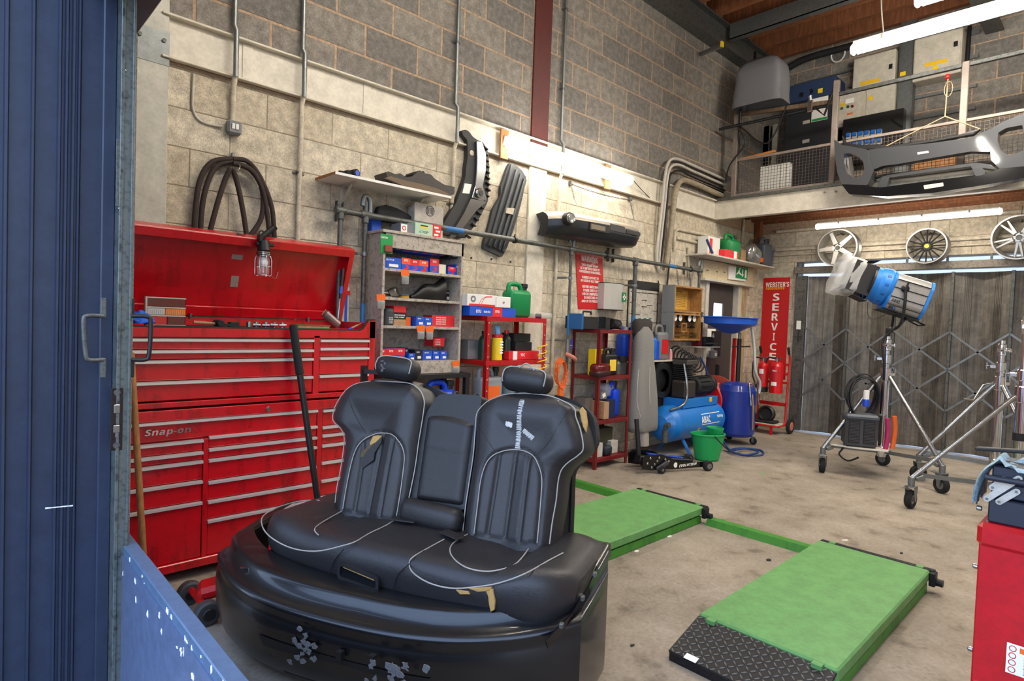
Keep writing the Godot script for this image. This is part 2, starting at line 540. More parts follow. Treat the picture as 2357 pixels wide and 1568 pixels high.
func blocks(parent: Node3D, f: Transform3D, x0: float, x1: float, y0: float, y1: float, ybed: float, xph: float, mats: Array, joint: float, d: float, holes := []) -> void:
	var k0 := int(floor((y0 - ybed) / 0.225))
	var k := k0
	while ybed + k * 0.225 < y1 - 0.01:
		var ya := maxf(ybed + k * 0.225, y0)
		var yb := minf(ybed + (k + 1) * 0.225, y1)
		var off := xph + (0.0 if posmod(k, 2) == 0 else 0.225)
		var i := int(floor((x0 - off) / 0.45))
		while off + i * 0.45 < x1 - 0.01:
			var xa := maxf(off + i * 0.45, x0)
			var xb := minf(off + (i + 1) * 0.45, x1)
			i += 1
			for q: Rect2 in minus(Rect2(xa, ya, xb - xa, yb - ya), holes):
				var w := snappedf(q.size.x - joint, 0.005)
				var h := snappedf(q.size.y - joint, 0.005)
				if w < 0.03 or h < 0.02: continue
				var o := obj(parent, "block", block_mesh(w, h, d, 0.003), mats[rng.randi() % mats.size()])
				o.transform = Transform3D(f.basis, f * v3(q.position.x + q.size.x / 2, q.position.y + q.size.y / 2, rng.randf_range(-0.0012, 0.0012)))
		k += 1

func build_setting() -> void:
	var st := ST()
	bb(st, v3(-1.95, -0.2, -0.3), v3(LX + 0.2, 0, RZ + 0.3))
	setting("floor", st, M.floor, "stained bare concrete workshop floor")
	st = ST()
	bb(st, v3(-40, -0.25, -30), v3(-1.95, -0.012, 40))
	setting("ground", st, M.yard, "plain yard outside the open door")
	# side wall, painted below the steel band, bare above it
	st = ST()
	bb(st, v3(-1.9, 0, -0.3), v3(5.02, 2.83, 0.0085)); bb(st, v3(5.02, 2.05, -0.3), v3(6.05, 2.83, 0.0085)); bb(st, v3(6.05, 0, -0.3), v3(LX + 0.2, 2.83, 0.0085))
	var w := setting("wall_left", st, M.creamjoint, "painted block wall")
	var cr := [M.cream, M.cream2, M.cream3]
	blocks(w, Transform3D(), -1.9, LX, 0.0, 2.814, 2.589 - 0.225 * 12, -1.138, cr, 0.007, 0.012, [Rect2(1.70, 0, 0.22, 3), Rect2(5.02, 0, 1.03, 2.05)])
	st = ST()
	bb(st, v3(-1.9, 2.83, -0.3), v3(LX + 0.2, CY + 0.25, 0.0088))
	w = setting("wall_left_upper", st, M.mortar, "bare grey block wall above the steel band")
	var gr := [M.greyblock, M.greyblock2, M.greyblock3]
	blocks(w, Transform3D(), -1.9, LX, 3.10, CY + 0.1, 3.279 - 0.225, -0.225, gr, 0.015, 0.012, [Rect2(1.70, 0, 0.22, 6)])
	# steel band
	st = ST()
	bb(st, v3(-1.3, 2.845, -0.02), v3(5.17, 3.09, 0.015))
	w = setting("trim_1", st, M.creamsteel, "cream painted steel channel along the block wall")
	for y in [2.852, 3.094]:
		st = ST(); bb(st, v3(-1.3, y - 0.007, 0.006), v3(5.17, y + 0.007, 0.055), 0.003)
		obj(w, "flange", st, M.creamsteel)
	for x in [-0.82, 0.02, 0.90, 2.9, 4.1]:
		st = ST(); bb(st, v3(x - 0.03, 2.86, 0.014), v3(x + 0.03, 3.087, 0.02), 0.002)
		obj(w, "plate", st, M.creamsteel)
	# steel column, red above, whitewashed below
	st = ST(); bb(st, v3(1.705, 3.03, -0.1), v3(1.915, CY + 0.2, 0.012)); 
	w = setting("pillar", st, M.redoxide, "steel column painted dark red above and cream below")
	st = ST(); bb(st, v3(1.70, 3.05, 0.012), v3(1.92, CY + 0.2, 0.03), 0.003); obj(w, "flange", st, M.redoxide)
	st = ST(); bb(st, v3(1.70, 0.0, -0.1), v3(1.92, 3.03, 0.012), 0.0); bb(st, v3(1.698, 0, 0.012), v3(1.922, 3.05, 0.032), 0.003); obj(w, "lower_column", st, M.creamsteel)
	st = ST(); bb(st, v3(1.66, 0, 0), v3(1.70, 5.3, 0.004)); obj(w, "sealant_strip", st, mat(C(176, 164, 140), 0.8, 0, "dirty", 1.5))
	# sheeted corner column beside the front door
	st = ST(); bb(st, v3(-1.62, 0, 0.0), v3(-1.262, CY, 0.04), 0.004)
	w = setting("pillar_1", st, mat(C(206, 204, 192), 0.5, 0.1, "mottle", 1.0, "", 0, true), "sheet steel column casing")
	st = ST(); bb(st, v3(-1.622, 2.80, 0.038), v3(-1.260, 2.99, 0.0425)); obj(w, "splice_plate", st, M.galv)
	for q in [[322, 77], [378, 93]]:
		var c := pz(q[0], q[1], 0.045)
		st = ST(); cyl(st, c - v3(0, 0, 0.004), c + v3(0, 0, 0.006), 0.012, -1, 6); obj(w, "bolt", st, M.galvd)
	# rear wall with the wide gate opening
	var bf := Transform3D(BK, v3(LX, 0, 0))
	st = ST()
	bb(st, v3(LX - 0.0085, 0, -0.3), v3(LX + 0.22, 2.83, 0.55)); bb(st, v3(LX - 0.0085, 2.40, 0.55), v3(LX + 0.22, 2.83, RZ)); bb(st, v3(LX - 0.0085, 0, 5.2), v3(LX + 0.22, 2.4, RZ))
	w = setting("wall_back", st, M.creamjoint, "painted block wall around the folding gate")
	blocks(w, bf, 0.0, 3.6, 0.0, 2.83, 2.40 - 0.225 * 11, 0.065, cr, 0.007, 0.012, [Rect2(0.55, 0, 4, 2.40)])
	st = ST(); bb(st, v3(LX - 0.0088, 2.83, -0.3), v3(LX + 0.22, CY + 0.25, RZ + 0.2))
	w = setting("wall_back_upper", st, M.mortar, "bare grey block wall above the mezzanine")
	blocks(w, bf, 0.0, 3.6, 3.05, CY + 0.1, 3.279 + 0.9134 - 0.225 * 6, 2.0012 - 0.45 * 6, gr, 0.015, 0.012)
	# unseen sides of the room
	st = ST(); bb(st, v3(-1.95, 0, RZ), v3(LX + 0.2, CY + 0.25, RZ + 0.2)); setting("wall_right", st, M.cream, "painted wall")
	st = ST(); bb(st, v3(-2.0, 0, -0.3), v3(-1.62, CY + 0.25, 1.05)); bb(st, v3(-1.95, 0, 6.4), v3(-1.62, CY + 0.25, RZ + 0.2)); bb(st, v3(-1.95, 3.25, 1.05), v3(-1.62, CY + 0.25, 6.4))
	setting("wall_front", st, M.greyblock, "block wall around the open front door")
	# ceiling: boards over joists that run out from the side wall
	st = ST(); bb(st, v3(-1.95, CY + 0.22, -0.3), v3(LX + 0.2, CY + 0.4, RZ + 0.2))
	w = setting("ceiling", st, M.timber2, "timber boarded ceiling on deep brown joists")
	var x := 0.1
	while x < LX:
		st = ST(); bb(st, v3(x, CY, 0.02), v3(x + 0.075, CY + 0.22, RZ)); obj(w, "joist", st, M.timber if int(x * 10) % 2 == 0 else M.timber2)
		x += 0.42
	st = ST(); bb(st, v3(-1.5, 4.99, 0.012), v3(LX, 5.01, 0.17)); bb(st, v3(-1.5, 5.01, 0.08), v3(LX, 5.28, 0.1)); bb(st, v3(-1.5, 5.28, 0.012), v3(LX, 5.3, 0.17))
	w = setting("beam", st, M.galvd, "grey steel beam along the top of the block wall")
	st = ST(); bb(st, v3(5.05, 5.1, 0.17), v3(5.07, 5.3, RZ)); bb(st, v3(5.05, 5.1, 0.17), v3(5.13, 5.115, RZ))
	setting("beam_001", st, M.galv, "galvanised purlin under the joists")
	st = ST(); bb(st, v3(-1.5, 4.95, 2.55), v3(LX, 4.965, 2.72)); bb(st, v3(-1.5, 4.965, 2.63), v3(LX, 5.3, 2.645))
	setting("beam_002", st, M.galvd, "grey steel cross beam under the joists")
	# mezzanine: cream edge beam, deck, bracket
	st = ST(); bb(st, v3(5.14, 3.085, 0.0), v3(LX, 3.12, 3.6)); bb(st, v3(LX - 0.001, 3.085, 3.5), v3(LX, 3.12, RZ)); bb(st, v3(5.14, 3.085, 3.6), v3(LX, 3.12, RZ))
	w = setting("mezzanine_floor", st, M.galvd, "steel mezzanine deck")
	st = ST(); bb(st, v3(5.17, 2.86, 0.0), v3(5.185, 3.09, RZ)); bb(st, v3(5.17, 2.85, 0.0), v3(5.26, 2.862, RZ), 0.002); bb(st, v3(5.165, 3.085, 0.0), v3(5.26, 3.097, RZ), 0.002)
	obj(w, "edge_beam", st, M.creamsteel)
	for i in 5:
		st = ST(); var xx := 5.5 + i * 0.25
		bb(st, v3(xx, 2.97, 0.02), v3(xx + 0.045, 3.085, RZ)); obj(w, "joist", st, M.timber2)
	st = ST(); bb(st, v3(6.35, 2.62, 0.02), v3(6.45, 3.0, 0.1)); obj(w, "bracket", st, M.timber2)
	for q in [[1898, 443], [1924, 441]]:
		var c := pX(q[0], q[1], 5.165)
		st = ST(); cyl(st, c, c + v3(-0.012, 0, 0), 0.012, -1, 6); obj(w, "bolt", st, M.galv)
	build_door()
	build_gate()
	build_front_gate()

func build_door() -> void:
	var w := Node3D.new(); w.name = "door_1"; add_child(w); w.set_meta("kind", "structure"); w.set_meta("label", "dark grey door with a narrow window in the side wall")
	var st := ST(); bb(st, v3(5.10, 0.0, -0.09), v3(5.93, 2.02, -0.05)); 
	var lf := ST()
	# leaf with an opening for its small window
	var a := pz(1643, 697, -0.05); var b := pz(1664, 731, -0.05)
	bb(lf, v3(5.10, 0, -0.09), v3(a.x, 2.03, -0.05)); bb(lf, v3(b.x, 0, -0.09), v3(5.93, 2.03, -0.05)); bb(lf, v3(a.x, 0, -0.09), v3(b.x, b.y, -0.05)); bb(lf, v3(a.x, a.y, -0.09), v3(b.x, 2.03, -0.05))
	obj(w, "leaf", lf, mat(C(74, 66, 64), 0.5, 0, "mottle", 1.0))
	st = ST(); bb(st, v3(a.x, b.y, -0.075), v3(b.x, a.y, -0.07)); obj(w, "pane", st, glow(Color(0.80, 0.88, 1.0), 1.6), "bright daylit window pane")
	st = ST(); bb(st, v3(5.02, 0, -0.12), v3(5.10, 2.05, 0.03), 0.003); obj(w, "jamb", st, M.panel)
	st = ST(); bb(st, v3(5.93, 0, -0.12), v3(6.03, 2.05, 0.03), 0.003); obj(w, "jamb", st, M.panel)
	st = ST(); bb(st, v3(5.02, 2.03, -0.12), v3(6.03, 2.07, 0.04), 0.003); obj(w, "head", st, M.panel)
	st = ST(); bb(st, v3(6.03, 0, 0.0), v3(6.2, 2.05, 0.02), 0.002); obj(w, "lining_board", st, mat(C(222, 200, 160), 0.6, 0, "wood", 1.5))
	# boarding over the door
	st = ST(); bb(st, v3(4.86, 2.06, 0.0), v3(6.30, 2.30, 0.06), 0.003); obj(w, "boxing_board", st, mat(C(226, 206, 168), 0.6, 0, "mottle", 1.5))
	st = ST(); bb(st, v3(4.86, 2.03, 0.0), v3(6.28, 2.065, 0.10), 0.003); obj(w, "boxing_board", st, M.panel)
	for q in [[4.95, 2.17], [5.2, 2.17], [5.4, 2.18]]:
		st = ST(); cyl(st, v3(q[0], q[1], 0.06), v3(q[0], q[1] - 0.008, 0.085), 0.006); obj(w, "hook", st, M.galvd)

func build_gate() -> void:       # folding shutter gate closing the rear opening; daylight shows through the slits over and under it
	var t := thing("folding_gate", "weathered grey steel folding gate with lattice bars closing the rear opening", "gate", v3(LX - 0.02, 0, 0.65))
	# leaves: shallow zigzag, each a ribbed sheet
	var zs := [0.717, 1.045, 1.247, 1.50, 1.79, 2.09, 2.381, 2.665, 2.941, 3.22, 3.5, 3.78]
	var y0 := 0.028
	var y1 := 2.195
	for i in zs.size() - 1:
		var st := ST()
		var za: float = zs[i] - 0.001
		var zb: float = zs[i + 1] + 0.001
		var xa := LX + (0.0 if i % 2 == 0 else 0.085)
		var xb := LX + (0.085 if i % 2 == 0 else 0.0)
		var prof := []
		var n := 3
		var L := zb - za
		# a flat, a bundle of five ribs, a flat
		prof.append(Vector2(0, 0))
		for k in 5:
			var c := 0.5 + (k - 2) * 0.055
			prof.append(Vector2(c - 0.014, 0)); prof.append(Vector2(c - 0.006, 0.007)); prof.append(Vector2(c + 0.006, 0.007)); prof.append(Vector2(c + 0.014, 0))
		prof.append(Vector2(1, 0))
		for k in prof.size() - 1:
			var p: Vector2 = prof[k]
			var q: Vector2 = prof[k + 1]
			var A := v3(lerpf(xa, xb, p.x) - p.y, 0, za + L * p.x)
			var B := v3(lerpf(xa, xb, q.x) - q.y, 0, za + L * q.x)
			quad(st, A + v3(0, y0, 0), B + v3(0, y0, 0), B + v3(0, y1, 0), A + v3(0, y1, 0))
			var o := v3(0.012, 0, 0)
			quad(st, B + o + v3(0, y0, 0), A + o + v3(0, y0, 0), A + o + v3(0, y1, 0), B + o + v3(0, y1, 0))
		quad(st, v3(xa, y1, za), v3(xb, y1, zb), v3(xb + 0.012, y1, zb), v3(xa + 0.012, y1, za))
		pw(t, "leaf", st, M.gate if i % 2 == 0 else M.gate2)
		if i % 2 == 0 and i > 0:
			st = ST(); bb(st, v3(LX - 0.045, 0.03, zs[i] - 0.016), v3(LX - 0.008, 2.2, zs[i] + 0.016), 0.003); pw(t, "stile", st, M.galvd)
	var st := ST()
	# lattice of flat bars pinned on the stiles
	var sz := [0.717, 1.247, 1.79, 2.381, 2.941, 3.5]
	for i in sz.size() - 1:
		for k in [[1.48, 1.02], [1.02, 1.48], [1.02, 0.52], [0.52, 1.02]]:
			st = ST(); bar(st, v3(LX - 0.055, k[0], sz[i]), v3(LX - 0.055, k[1], sz[i + 1]), 0.006, 0.022)
			pw(t, "lattice_bar", st, M.galv)
	for i in sz.size():
		for y in [1.48, 1.02, 0.52]:
			st = ST(); cyl(st, v3(LX - 0.045, y, sz[i]), v3(LX - 0.066, y, sz[i]), 0.009, -1, 8); pw(t, "rivet", st, M.galvd)
	# lead post with its recesses, handle and label
	st = ST(); bb(st, v3(LX - 0.06, 0.03, 0.575), v3(LX - 0.05, 2.2, 0.715)); bb(st, v3(LX - 0.07, 0.03, 0.572), v3(LX, 2.2, 0.592), 0.002); bb(st, v3(LX - 0.07, 0.03, 0.695), v3(LX, 2.2, 0.715), 0.002)
	for y in [[1.98, 2.2], [1.35, 1.45], [1.02, 1.22], [0.03, 0.30]]: bb(st, v3(LX - 0.068, y[0], 0.59), v3(LX - 0.055, y[1], 0.70), 0.002)
	pw(t, "lead_post", st, mat(C(112, 112, 110), 0.45, 0.4, "dirty", 1.2))
	st = ST(); var hb := v3(LX - 0.07, 1.28, 0.65); tube(st, [hb, hb + v3(-0.03, 0.01, 0), hb + v3(-0.03, 0.14, 0), hb + v3(0, 0.15, 0)], 0.008); pw(t, "handle", st, M.black)
	st = ST(); bb(st, v3(LX - 0.0735, 1.45, 0.61), v3(LX - 0.07, 1.57, 0.67)); pw(t, "label", st, M.print_white)
	# head track
	st = ST(); bb(st, v3(LX - 0.09, 2.235, 0.55), v3(LX + 0.07, 2.325, 4.6), 0.004)
	var h := setting("trim_2", st, mat(C(140, 134, 124), 0.5, 0.3, "dirty", 0.9, "", 0, true), "grey steel head track of the folding gate")
	for k in 9:
		st = ST(); bb(st, v3(LX - 0.02, 2.325, 0.62 + k * 0.42), v3(LX + 0.02, 2.40, 0.64 + k * 0.42)); obj(h, "hanger", st, M.galvd)
	# the opening's own jamb
	st = ST(); bb(st, v3(LX - 0.005, 0, 0.545), v3(LX + 0.2, 2.4, 0.57), 0.002); setting("trim_3", st, M.galvd, "steel jamb of the rear opening")
	# the light outside: a pale rendered wall of the yard behind
	st = ST(); bb(st, v3(11, -0.2, -4), v3(11.3, 5, 9)); setting("wall_yard", st, M.white, "pale rendered wall across the yard")
	st = ST(); bb(st, v3(LX + 0.2, -0.25, -4), v3(11, -0.005, 9)); setting("ground_001", st, mat(C(214, 212, 206), 0.8, 0, "mottle", 1.0), "pale yard behind the rear gate")

func build_front_gate() -> void:     # the open front gate folded up beside the camera, and the low sheet barrier it stands against
	var t := thing("open_gate", "dark slate blue steel gate leaf folded open with long vertical ribs", "gate", v3(-1.80, 0, 1.5))
	var ztop := 3.1
	var zl := 1.52
	var st := ST()
	var X := func(px: float, py: float) -> float: return pz(px, py, zl).x
	var xr: float = X.call(228, 784)
	var prof := []
	for e in [[-160, 0], [-62, 0], [-55, .010], [-40, .010], [-33, 0], [2, 0], [5, .012], [12, .012], [16, 0], [64, 0], [67, .012], [72, .012], [76, 0], [124, 0], [127, .010], [132, .010], [135, 0], [140, 0], [143, .010], [148, .010], [151, 0], [156, 0], [159, .010], [164, .010], [166, 0], [170, 0], [172, .010], [176, .010], [180, 0], [228, 0]]:
		prof.append(v3(X.call(float(e[0]), 784.0), 0, zl + e[1]))
	for k in prof.size() - 1:
		var A: Vector3 = prof[k]
		var B: Vector3 = prof[k + 1]
		quad(st, A + v3(0, .03, 0), B + v3(0, .03, 0), B + v3(0, ztop, 0), A + v3(0, ztop, 0))
		quad(st, B + v3(0, .03, -.02), A + v3(0, .03, -.02), A + v3(0, ztop, -.02), B + v3(0, ztop, -.02))
	pw(t, "leaf", st, M.slate)
	# lead post: a daylit outer side and a face with the lock towards the opening
	st = ST(); bb(st, v3(xr - 0.002, 0.03, 1.46), v3(-1.775, ztop, zl + 0.02), 0.004); pw(t, "post_edge", st, M.slate)
	var x1 := pz(302, 784, 1.60).x
	st = ST(); bb(st, v3(-1.776, 0.03, 1.44), v3(-1.765, ztop, 1.605), 0.002); bb(st, v3(-1.775, 0.03, 1.55), v3(x1, ztop, 1.60), 0.003); bb(st, v3(x1 - 0.008, 0.03, 1.44), v3(x1, ztop, 1.605), 0.002)
	pw(t, "lead_post", st, mat(C(112, 122, 122), 0.4, 0.4, "dirty", 1.3, "", 0, true))
	var c := pz(268, 965, 1.6)
	st = ST(); bb(st, c + v3(-0.017, -0.105, 0), c + v3(0.017, 0.105, 0.004), 0.001); var lk := pw(t, "lock_plate", st, mat(C(58, 48, 46), 0.45, 0.6, "dirty", 6.0))
	for q in [[0.09, 0.010], [-0.088, 0.010]]:
		st = ST(); cyl(st, c + v3(0, q[0], 0.004), c + v3(0, q[0], 0.006), q[1], -1, 12); pw(lk, "screw", st, M.galvd)
	st = ST(); bb(st, c + v3(-0.009, 0.02, 0.004), c + v3(0.009, 0.05, 0.009), 0.002); pw(lk, "latch", st, M.steel)
	st = ST(); bb(st, c + v3(-0.009, -0.045, 0.004), c + v3(0.009, -0.02, 0.007), 0.002); bb(st, c + v3(-0.004, -0.06, 0.004), c + v3(0.004, -0.02, 0.006)); pw(lk, "bolt", st, M.steel)
	var a := pz(278, 322, 1.6); var b := pz(290, 478, 1.6)
	st = ST(); bb(st, v3(a.x - 0.012, b.y, 1.6), v3(a.x + 0.012, a.y, 1.6025), 0.001); pw(t, "inset_plate", st, M.galvd)
	for q in [[280, 322], [275, 480], [275, 658], [272, 881], [288, 163]]:
		var e := pz(q[0], q[1], 1.6)
		st = ST(); ball(st, e, v3(0.005, 0.005, 0.004), 8); pw(t, "screw", st, M.steel)
	rng.seed = 14
	for k in 9:
		var e := pz(108 + k * 7, 1170 - k * 0.7, zl + 0.011)
		st = ST(); box(st, e, v3(0.009, 0.002 + rng.randf() * 0.003, 0.002)); pw(t, "paint_scratch", st, M.print_white)
	# D handles on both sides
	for s in [[238, 205, 1.60, -1], [303, 322, 1.60, 1]]:
		var pa := pz(s[0], 728, s[2]); var pb := pz(s[0], 828, s[2])
		var out := v3(s[3] * 0.055, 0, 0.01)
		st = ST()
		tube(st, curve([pa, pa + out * 0.8, pa + out + v3(0, -0.02, 0), pb + out * 0.9 + v3(0, 0.02, 0), pb + out * 0.7, pb], 5), 0.007, 8)
		bb(st, pa + v3(-0.008, -0.005, -0.01), pa + v3(0.008, 0.06, 0.002), 0.002); bb(st, pb + v3(-0.008, -0.06, -0.01), pb + v3(0.008, 0.005, 0.002), 0.002)
		pw(t, "handle", st, M.galvd if s[3] < 0 else M.black)
	st = ST(); bb(st, v3(-2.6, ztop - 0.62, 1.50), v3(-1.70, ztop - 0.55, 1.7)); 
	# head track
	st = ST(); bb(st, v3(-1.85, 2.46, 1.05), v3(-1.66, 2.56, 6.4), 0.004)
	var hd := setting("trim_4", st, M.slate, "steel head track over the front door")
	# barrier
	var bt := thing("sheet_barrier", "low blue grey sheet metal barrier with chipped paint and a folded top rail", "barrier", v3(-1.72, 0, 2.6))
	var h := 0.60
	var fa := pY(292, 1222, h); var fb := pY(268, 1225, h); var nb := pY(580, 1568, h); var nl := pY(505, 1568, h)
	var xr2 := (fa.x + nb.x) * 0.5
	var xl2 := (fb.x + nl.x) * 0.5
	st = ST(); bb(st, v3(xl2, h - 0.045, fa.z), v3(xr2, h, 3.6), 0.003); pw(bt, "top_rail", st, mat(C(92, 116, 146), 0.4, 0.1, "mottle", 2.0, "", 0, true))
	st = ST(); bb(st, v3(xl2 - 0.004, 0.02, fa.z), v3(xl2 + 0.006, h - 0.03, 3.6)); pw(bt, "sheet", st, M.barrier_paint)
	rng.seed = 5
	for k in 34:
		var f := rng.randf()
		var z := fa.z + f * 1.25
		var yy := h - absf(rng.randfn(0.0, 0.05)) - 0.012
		st = ST(); var sx := rng.randf_range(0.003, 0.012); var sy := rng.randf_range(0.004, 0.016)
		var pc := []
		for i in 9: pc.append(Vector2(cos(TAU * i / 9.0) * sx, sin(TAU * i / 9.0) * sy) * rng.randf_range(0.35, 1.1))
		prism(st, pc, 0.0012, Transform3D(Basis(v3(0, 0, 1), v3(0, 1, 0), v3(-1, 0, 0)), v3(xl2 - 0.004 if yy < h - 0.045 else xl2, yy, z)))
		pw(bt, "paint_chip", st, M.print_white)
# ---- fluorescent fittings: each a glowing tube and an area light just under it
func tube_light(label: String, a: Vector3, b: Vector3, r: float, e: float, down: Vector3, gm: Material = null) -> void:
	var t := thing("fluorescent_light", label, "light", (a + b) * 0.5 + v3(0, -r, 0))
	var d := (b - a).normalized()
	var st := ST()
	bar(st, a - down * r * 1.1, b - down * r * 1.1, r * 1.5, r * 0.7, 0.004, down); pw(t, "body", st, M.white)
	st = ST(); cyl(st, a + d * 0.02, b - d * 0.02, r, -1, 18, true, r * 0.3); pw(t, "diffuser", st, gm if gm else M.tubeglow, "glowing white tube")
	for s in [a, b]:
		st = ST(); cyl(st, s - d * 0.02, s + d * 0.02, r * 1.03, -1, 18, true, r * 0.3); pw(t, "end_cap", st, gm if gm else M.tubeglow)
	for k in 4:
		st = ST(); var p := a.lerp(b, 0.14 + k * 0.24) - down * r * 0.7
		bar(st, p - d * 0.012, p + d * 0.012, r * 2.1, r * 0.9, 0.003, down); pw(t, "clip", st, M.offwhite)
	var l := AreaLight3D.new()
	l.name = "lamp"
	l.area_size = Vector2(a.distance_to(b) - 0.06, r * 2.2)
	l.light_color = Color(1.0, 0.95, 0.87)
	l.light_energy = e
	l.area_range = 20.0
	l.shadow_enabled = true
	add_child(l)
	var z := -down.normalized()
	l.global_transform = Transform3D(Basis(d, z.cross(d), z), (a + b) * 0.5 + down * (r + 0.012))
func build_lights() -> void:
	var a := pz(1172, 325, 0.16); var b := pz(1448, 408, 0.16)
	tube_light("bright fluorescent tube on wood blocks on the block wall", v3(a.x, 2.945, 0.16), v3(b.x, 2.945, 0.16), 0.055, 1.5, v3(0, -0.35, 1).normalized(), M.tubesoft)
	for x in [1.33, 2.80]:
		var st := ST(); bb(st, v3(x - 0.045, 2.82, 0.056), v3(x + 0.045, 3.07, 0.076), 0.002)
		one("mounting_block", "pine block behind the wall tube at its %s end" % ("grille" if x < 2 else "chain"), "wood block", st, M.pine, "tube mounting blocks")
	a = pX(1965, 112, 4.2); b = pX(2357, 10, 4.2)
	tube_light("long twin fluorescent tube hung from the joists in front of the mezzanine", v3(4.2, 4.17, a.z), v3(4.2, 4.17, 3.7), 0.05, 2.0, v3(0, -1, 0))
	var st := ST()
	tube(st, curve([v3(4.2, 4.22, 2.16), v3(4.2, 4.6, 2.12), v3(4.21, 5.3, 2.1)], 5), 0.006, 6)
	one("hanging_flex", "cream flex from the joists to the long hung tube", "cable", st, M.offwhite)
	a = pX(2103, 15, 4.2)
	tube_light("fluorescent tube hung close under the joists", v3(3.7, 4.21, 2.54), v3(3.7, 4.21, 4.1), 0.045, 2.0, v3(0, -1, 0))
	a = pX(1882, 520, 5.9); b = pX(2301, 490, 5.9)
	tube_light("fluorescent tube under the mezzanine over the hung wheels", v3(5.9, 2.765, a.z), v3(5.9, 2.765, b.z), 0.032, 1.6, v3(0, -1, 0), M.tubesoft)
	# extra tubes out of view, added to brighten the walls
	for q in [[-1.1, 4.5, 2.1, "added unseen fill tube over the bench seat near the front door"], [0.6, 4.6, 3.4, "added unseen fill tube over the green lift platforms"], [2.4, 4.6, 4.8, "added unseen fill tube over the open floor past the lift"]]:
		tube_light(q[3], v3(q[0], q[1], q[2]), v3(q[0] + 1.5, q[1], q[2]), 0.045, 2.0, v3(0, -1, 0))
# ---- the torn rear bench of a car,standing on its old bumper and two tyres
const SO := Vector3(-0.999,0,2.0445)
const SB := Basis(Vector3(0.38446,0,0.92314),Vector3(0,1,0),Vector3(-0.92314,0,0.38446))
func at_v(line: Array,v: float) -> float:        # the x of a side of an outline at height v
	var best = 0.0
	for i in line.size() - 1:
		var a: Vector2 = line[i]
		var b: Vector2 = line[i + 1]
		if (v - a.y)*(v - b.y) <= 0 and absf(a.y - b.y) > 1e-6: return lerpf(a.x,b.x,(v - a.y)/(b.y - a.y))
	if absf(v - line[0].y) < absf(v - line[-1].y): return line[0].x
	return line[-1].x
func seg_d(p: Vector2,pts: Array) -> float:
	var d = 9.0
	for i in pts.size() - 1:
		d = minf(d,p.distance_to(Geometry2D.get_closest_point_to_segment(p,pts[i],pts[i + 1])))
	return d
func smooth2(pts: Array,step := 4) -> Array:
	var q = []
	for p in pts: q.append(v3(p.x,p.y,0))
	var o = []
	for p in curve(q,step): o.append(Vector2(p.x,p.y))
	return o
var backs = []
func back_h(q: Vector2) -> float:       # how far the upholstery stands out of the plane of the back
	var best = 0.0
	for B in backs:
		var l = at_v(B[0],q.y)
		var r = at_v(B[1],q.y)
		if q.x < l - 0.01 or q.x > r + 0.01: continue
		var e = maxf(0.0,minf(minf(q.x - l,r - q.x),(B[5] - q.y) + 0.002))
		var h = -0.030*pow(1.0 - clampf(e/0.045,0,1),2.0) + 0.030*sin(clampf(e/0.11,0,1)*PI*0.5) - 0.022*smoothstep(0.08,0.2,e)
		var dp = seg_d(q,B[2])
		h -= 0.010*exp(-dp*dp/0.00008)
		if Geometry2D.is_point_in_polygon(q,B[3]):
			var dm = 9.0
			for g in B[4]: dm = minf(dm,seg_d(q,g))
			h += 0.004 - 0.012*exp(-dm*dm/0.00005)
		return h
	return best
func cush(uu: float,ff: float) -> float:      # height of the top of the cushion
	uu = clampf(uu,-0.68,0.69)
	ff = clampf(ff,-0.6,0.0)
	var s = (uu - 0.008)/0.70
	var top = 0.535 + 0.03*smoothstep(0.55,0.85,absf(s)) - 0.06*pow(absf(s),18.0)
	var b = 0.0
	for c in [-0.42,0.42]: b += 0.022*exp(-pow((uu - c)/0.15,2.0))
	var k = 1.0
	if ff > -0.24: k = clampf((-0.08 - ff)/0.16,0.0,1.0)
	var edge = clampf((ff + 0.035)/0.04,0.0,1.2)
	return top - b*k - 0.045*edge*edge
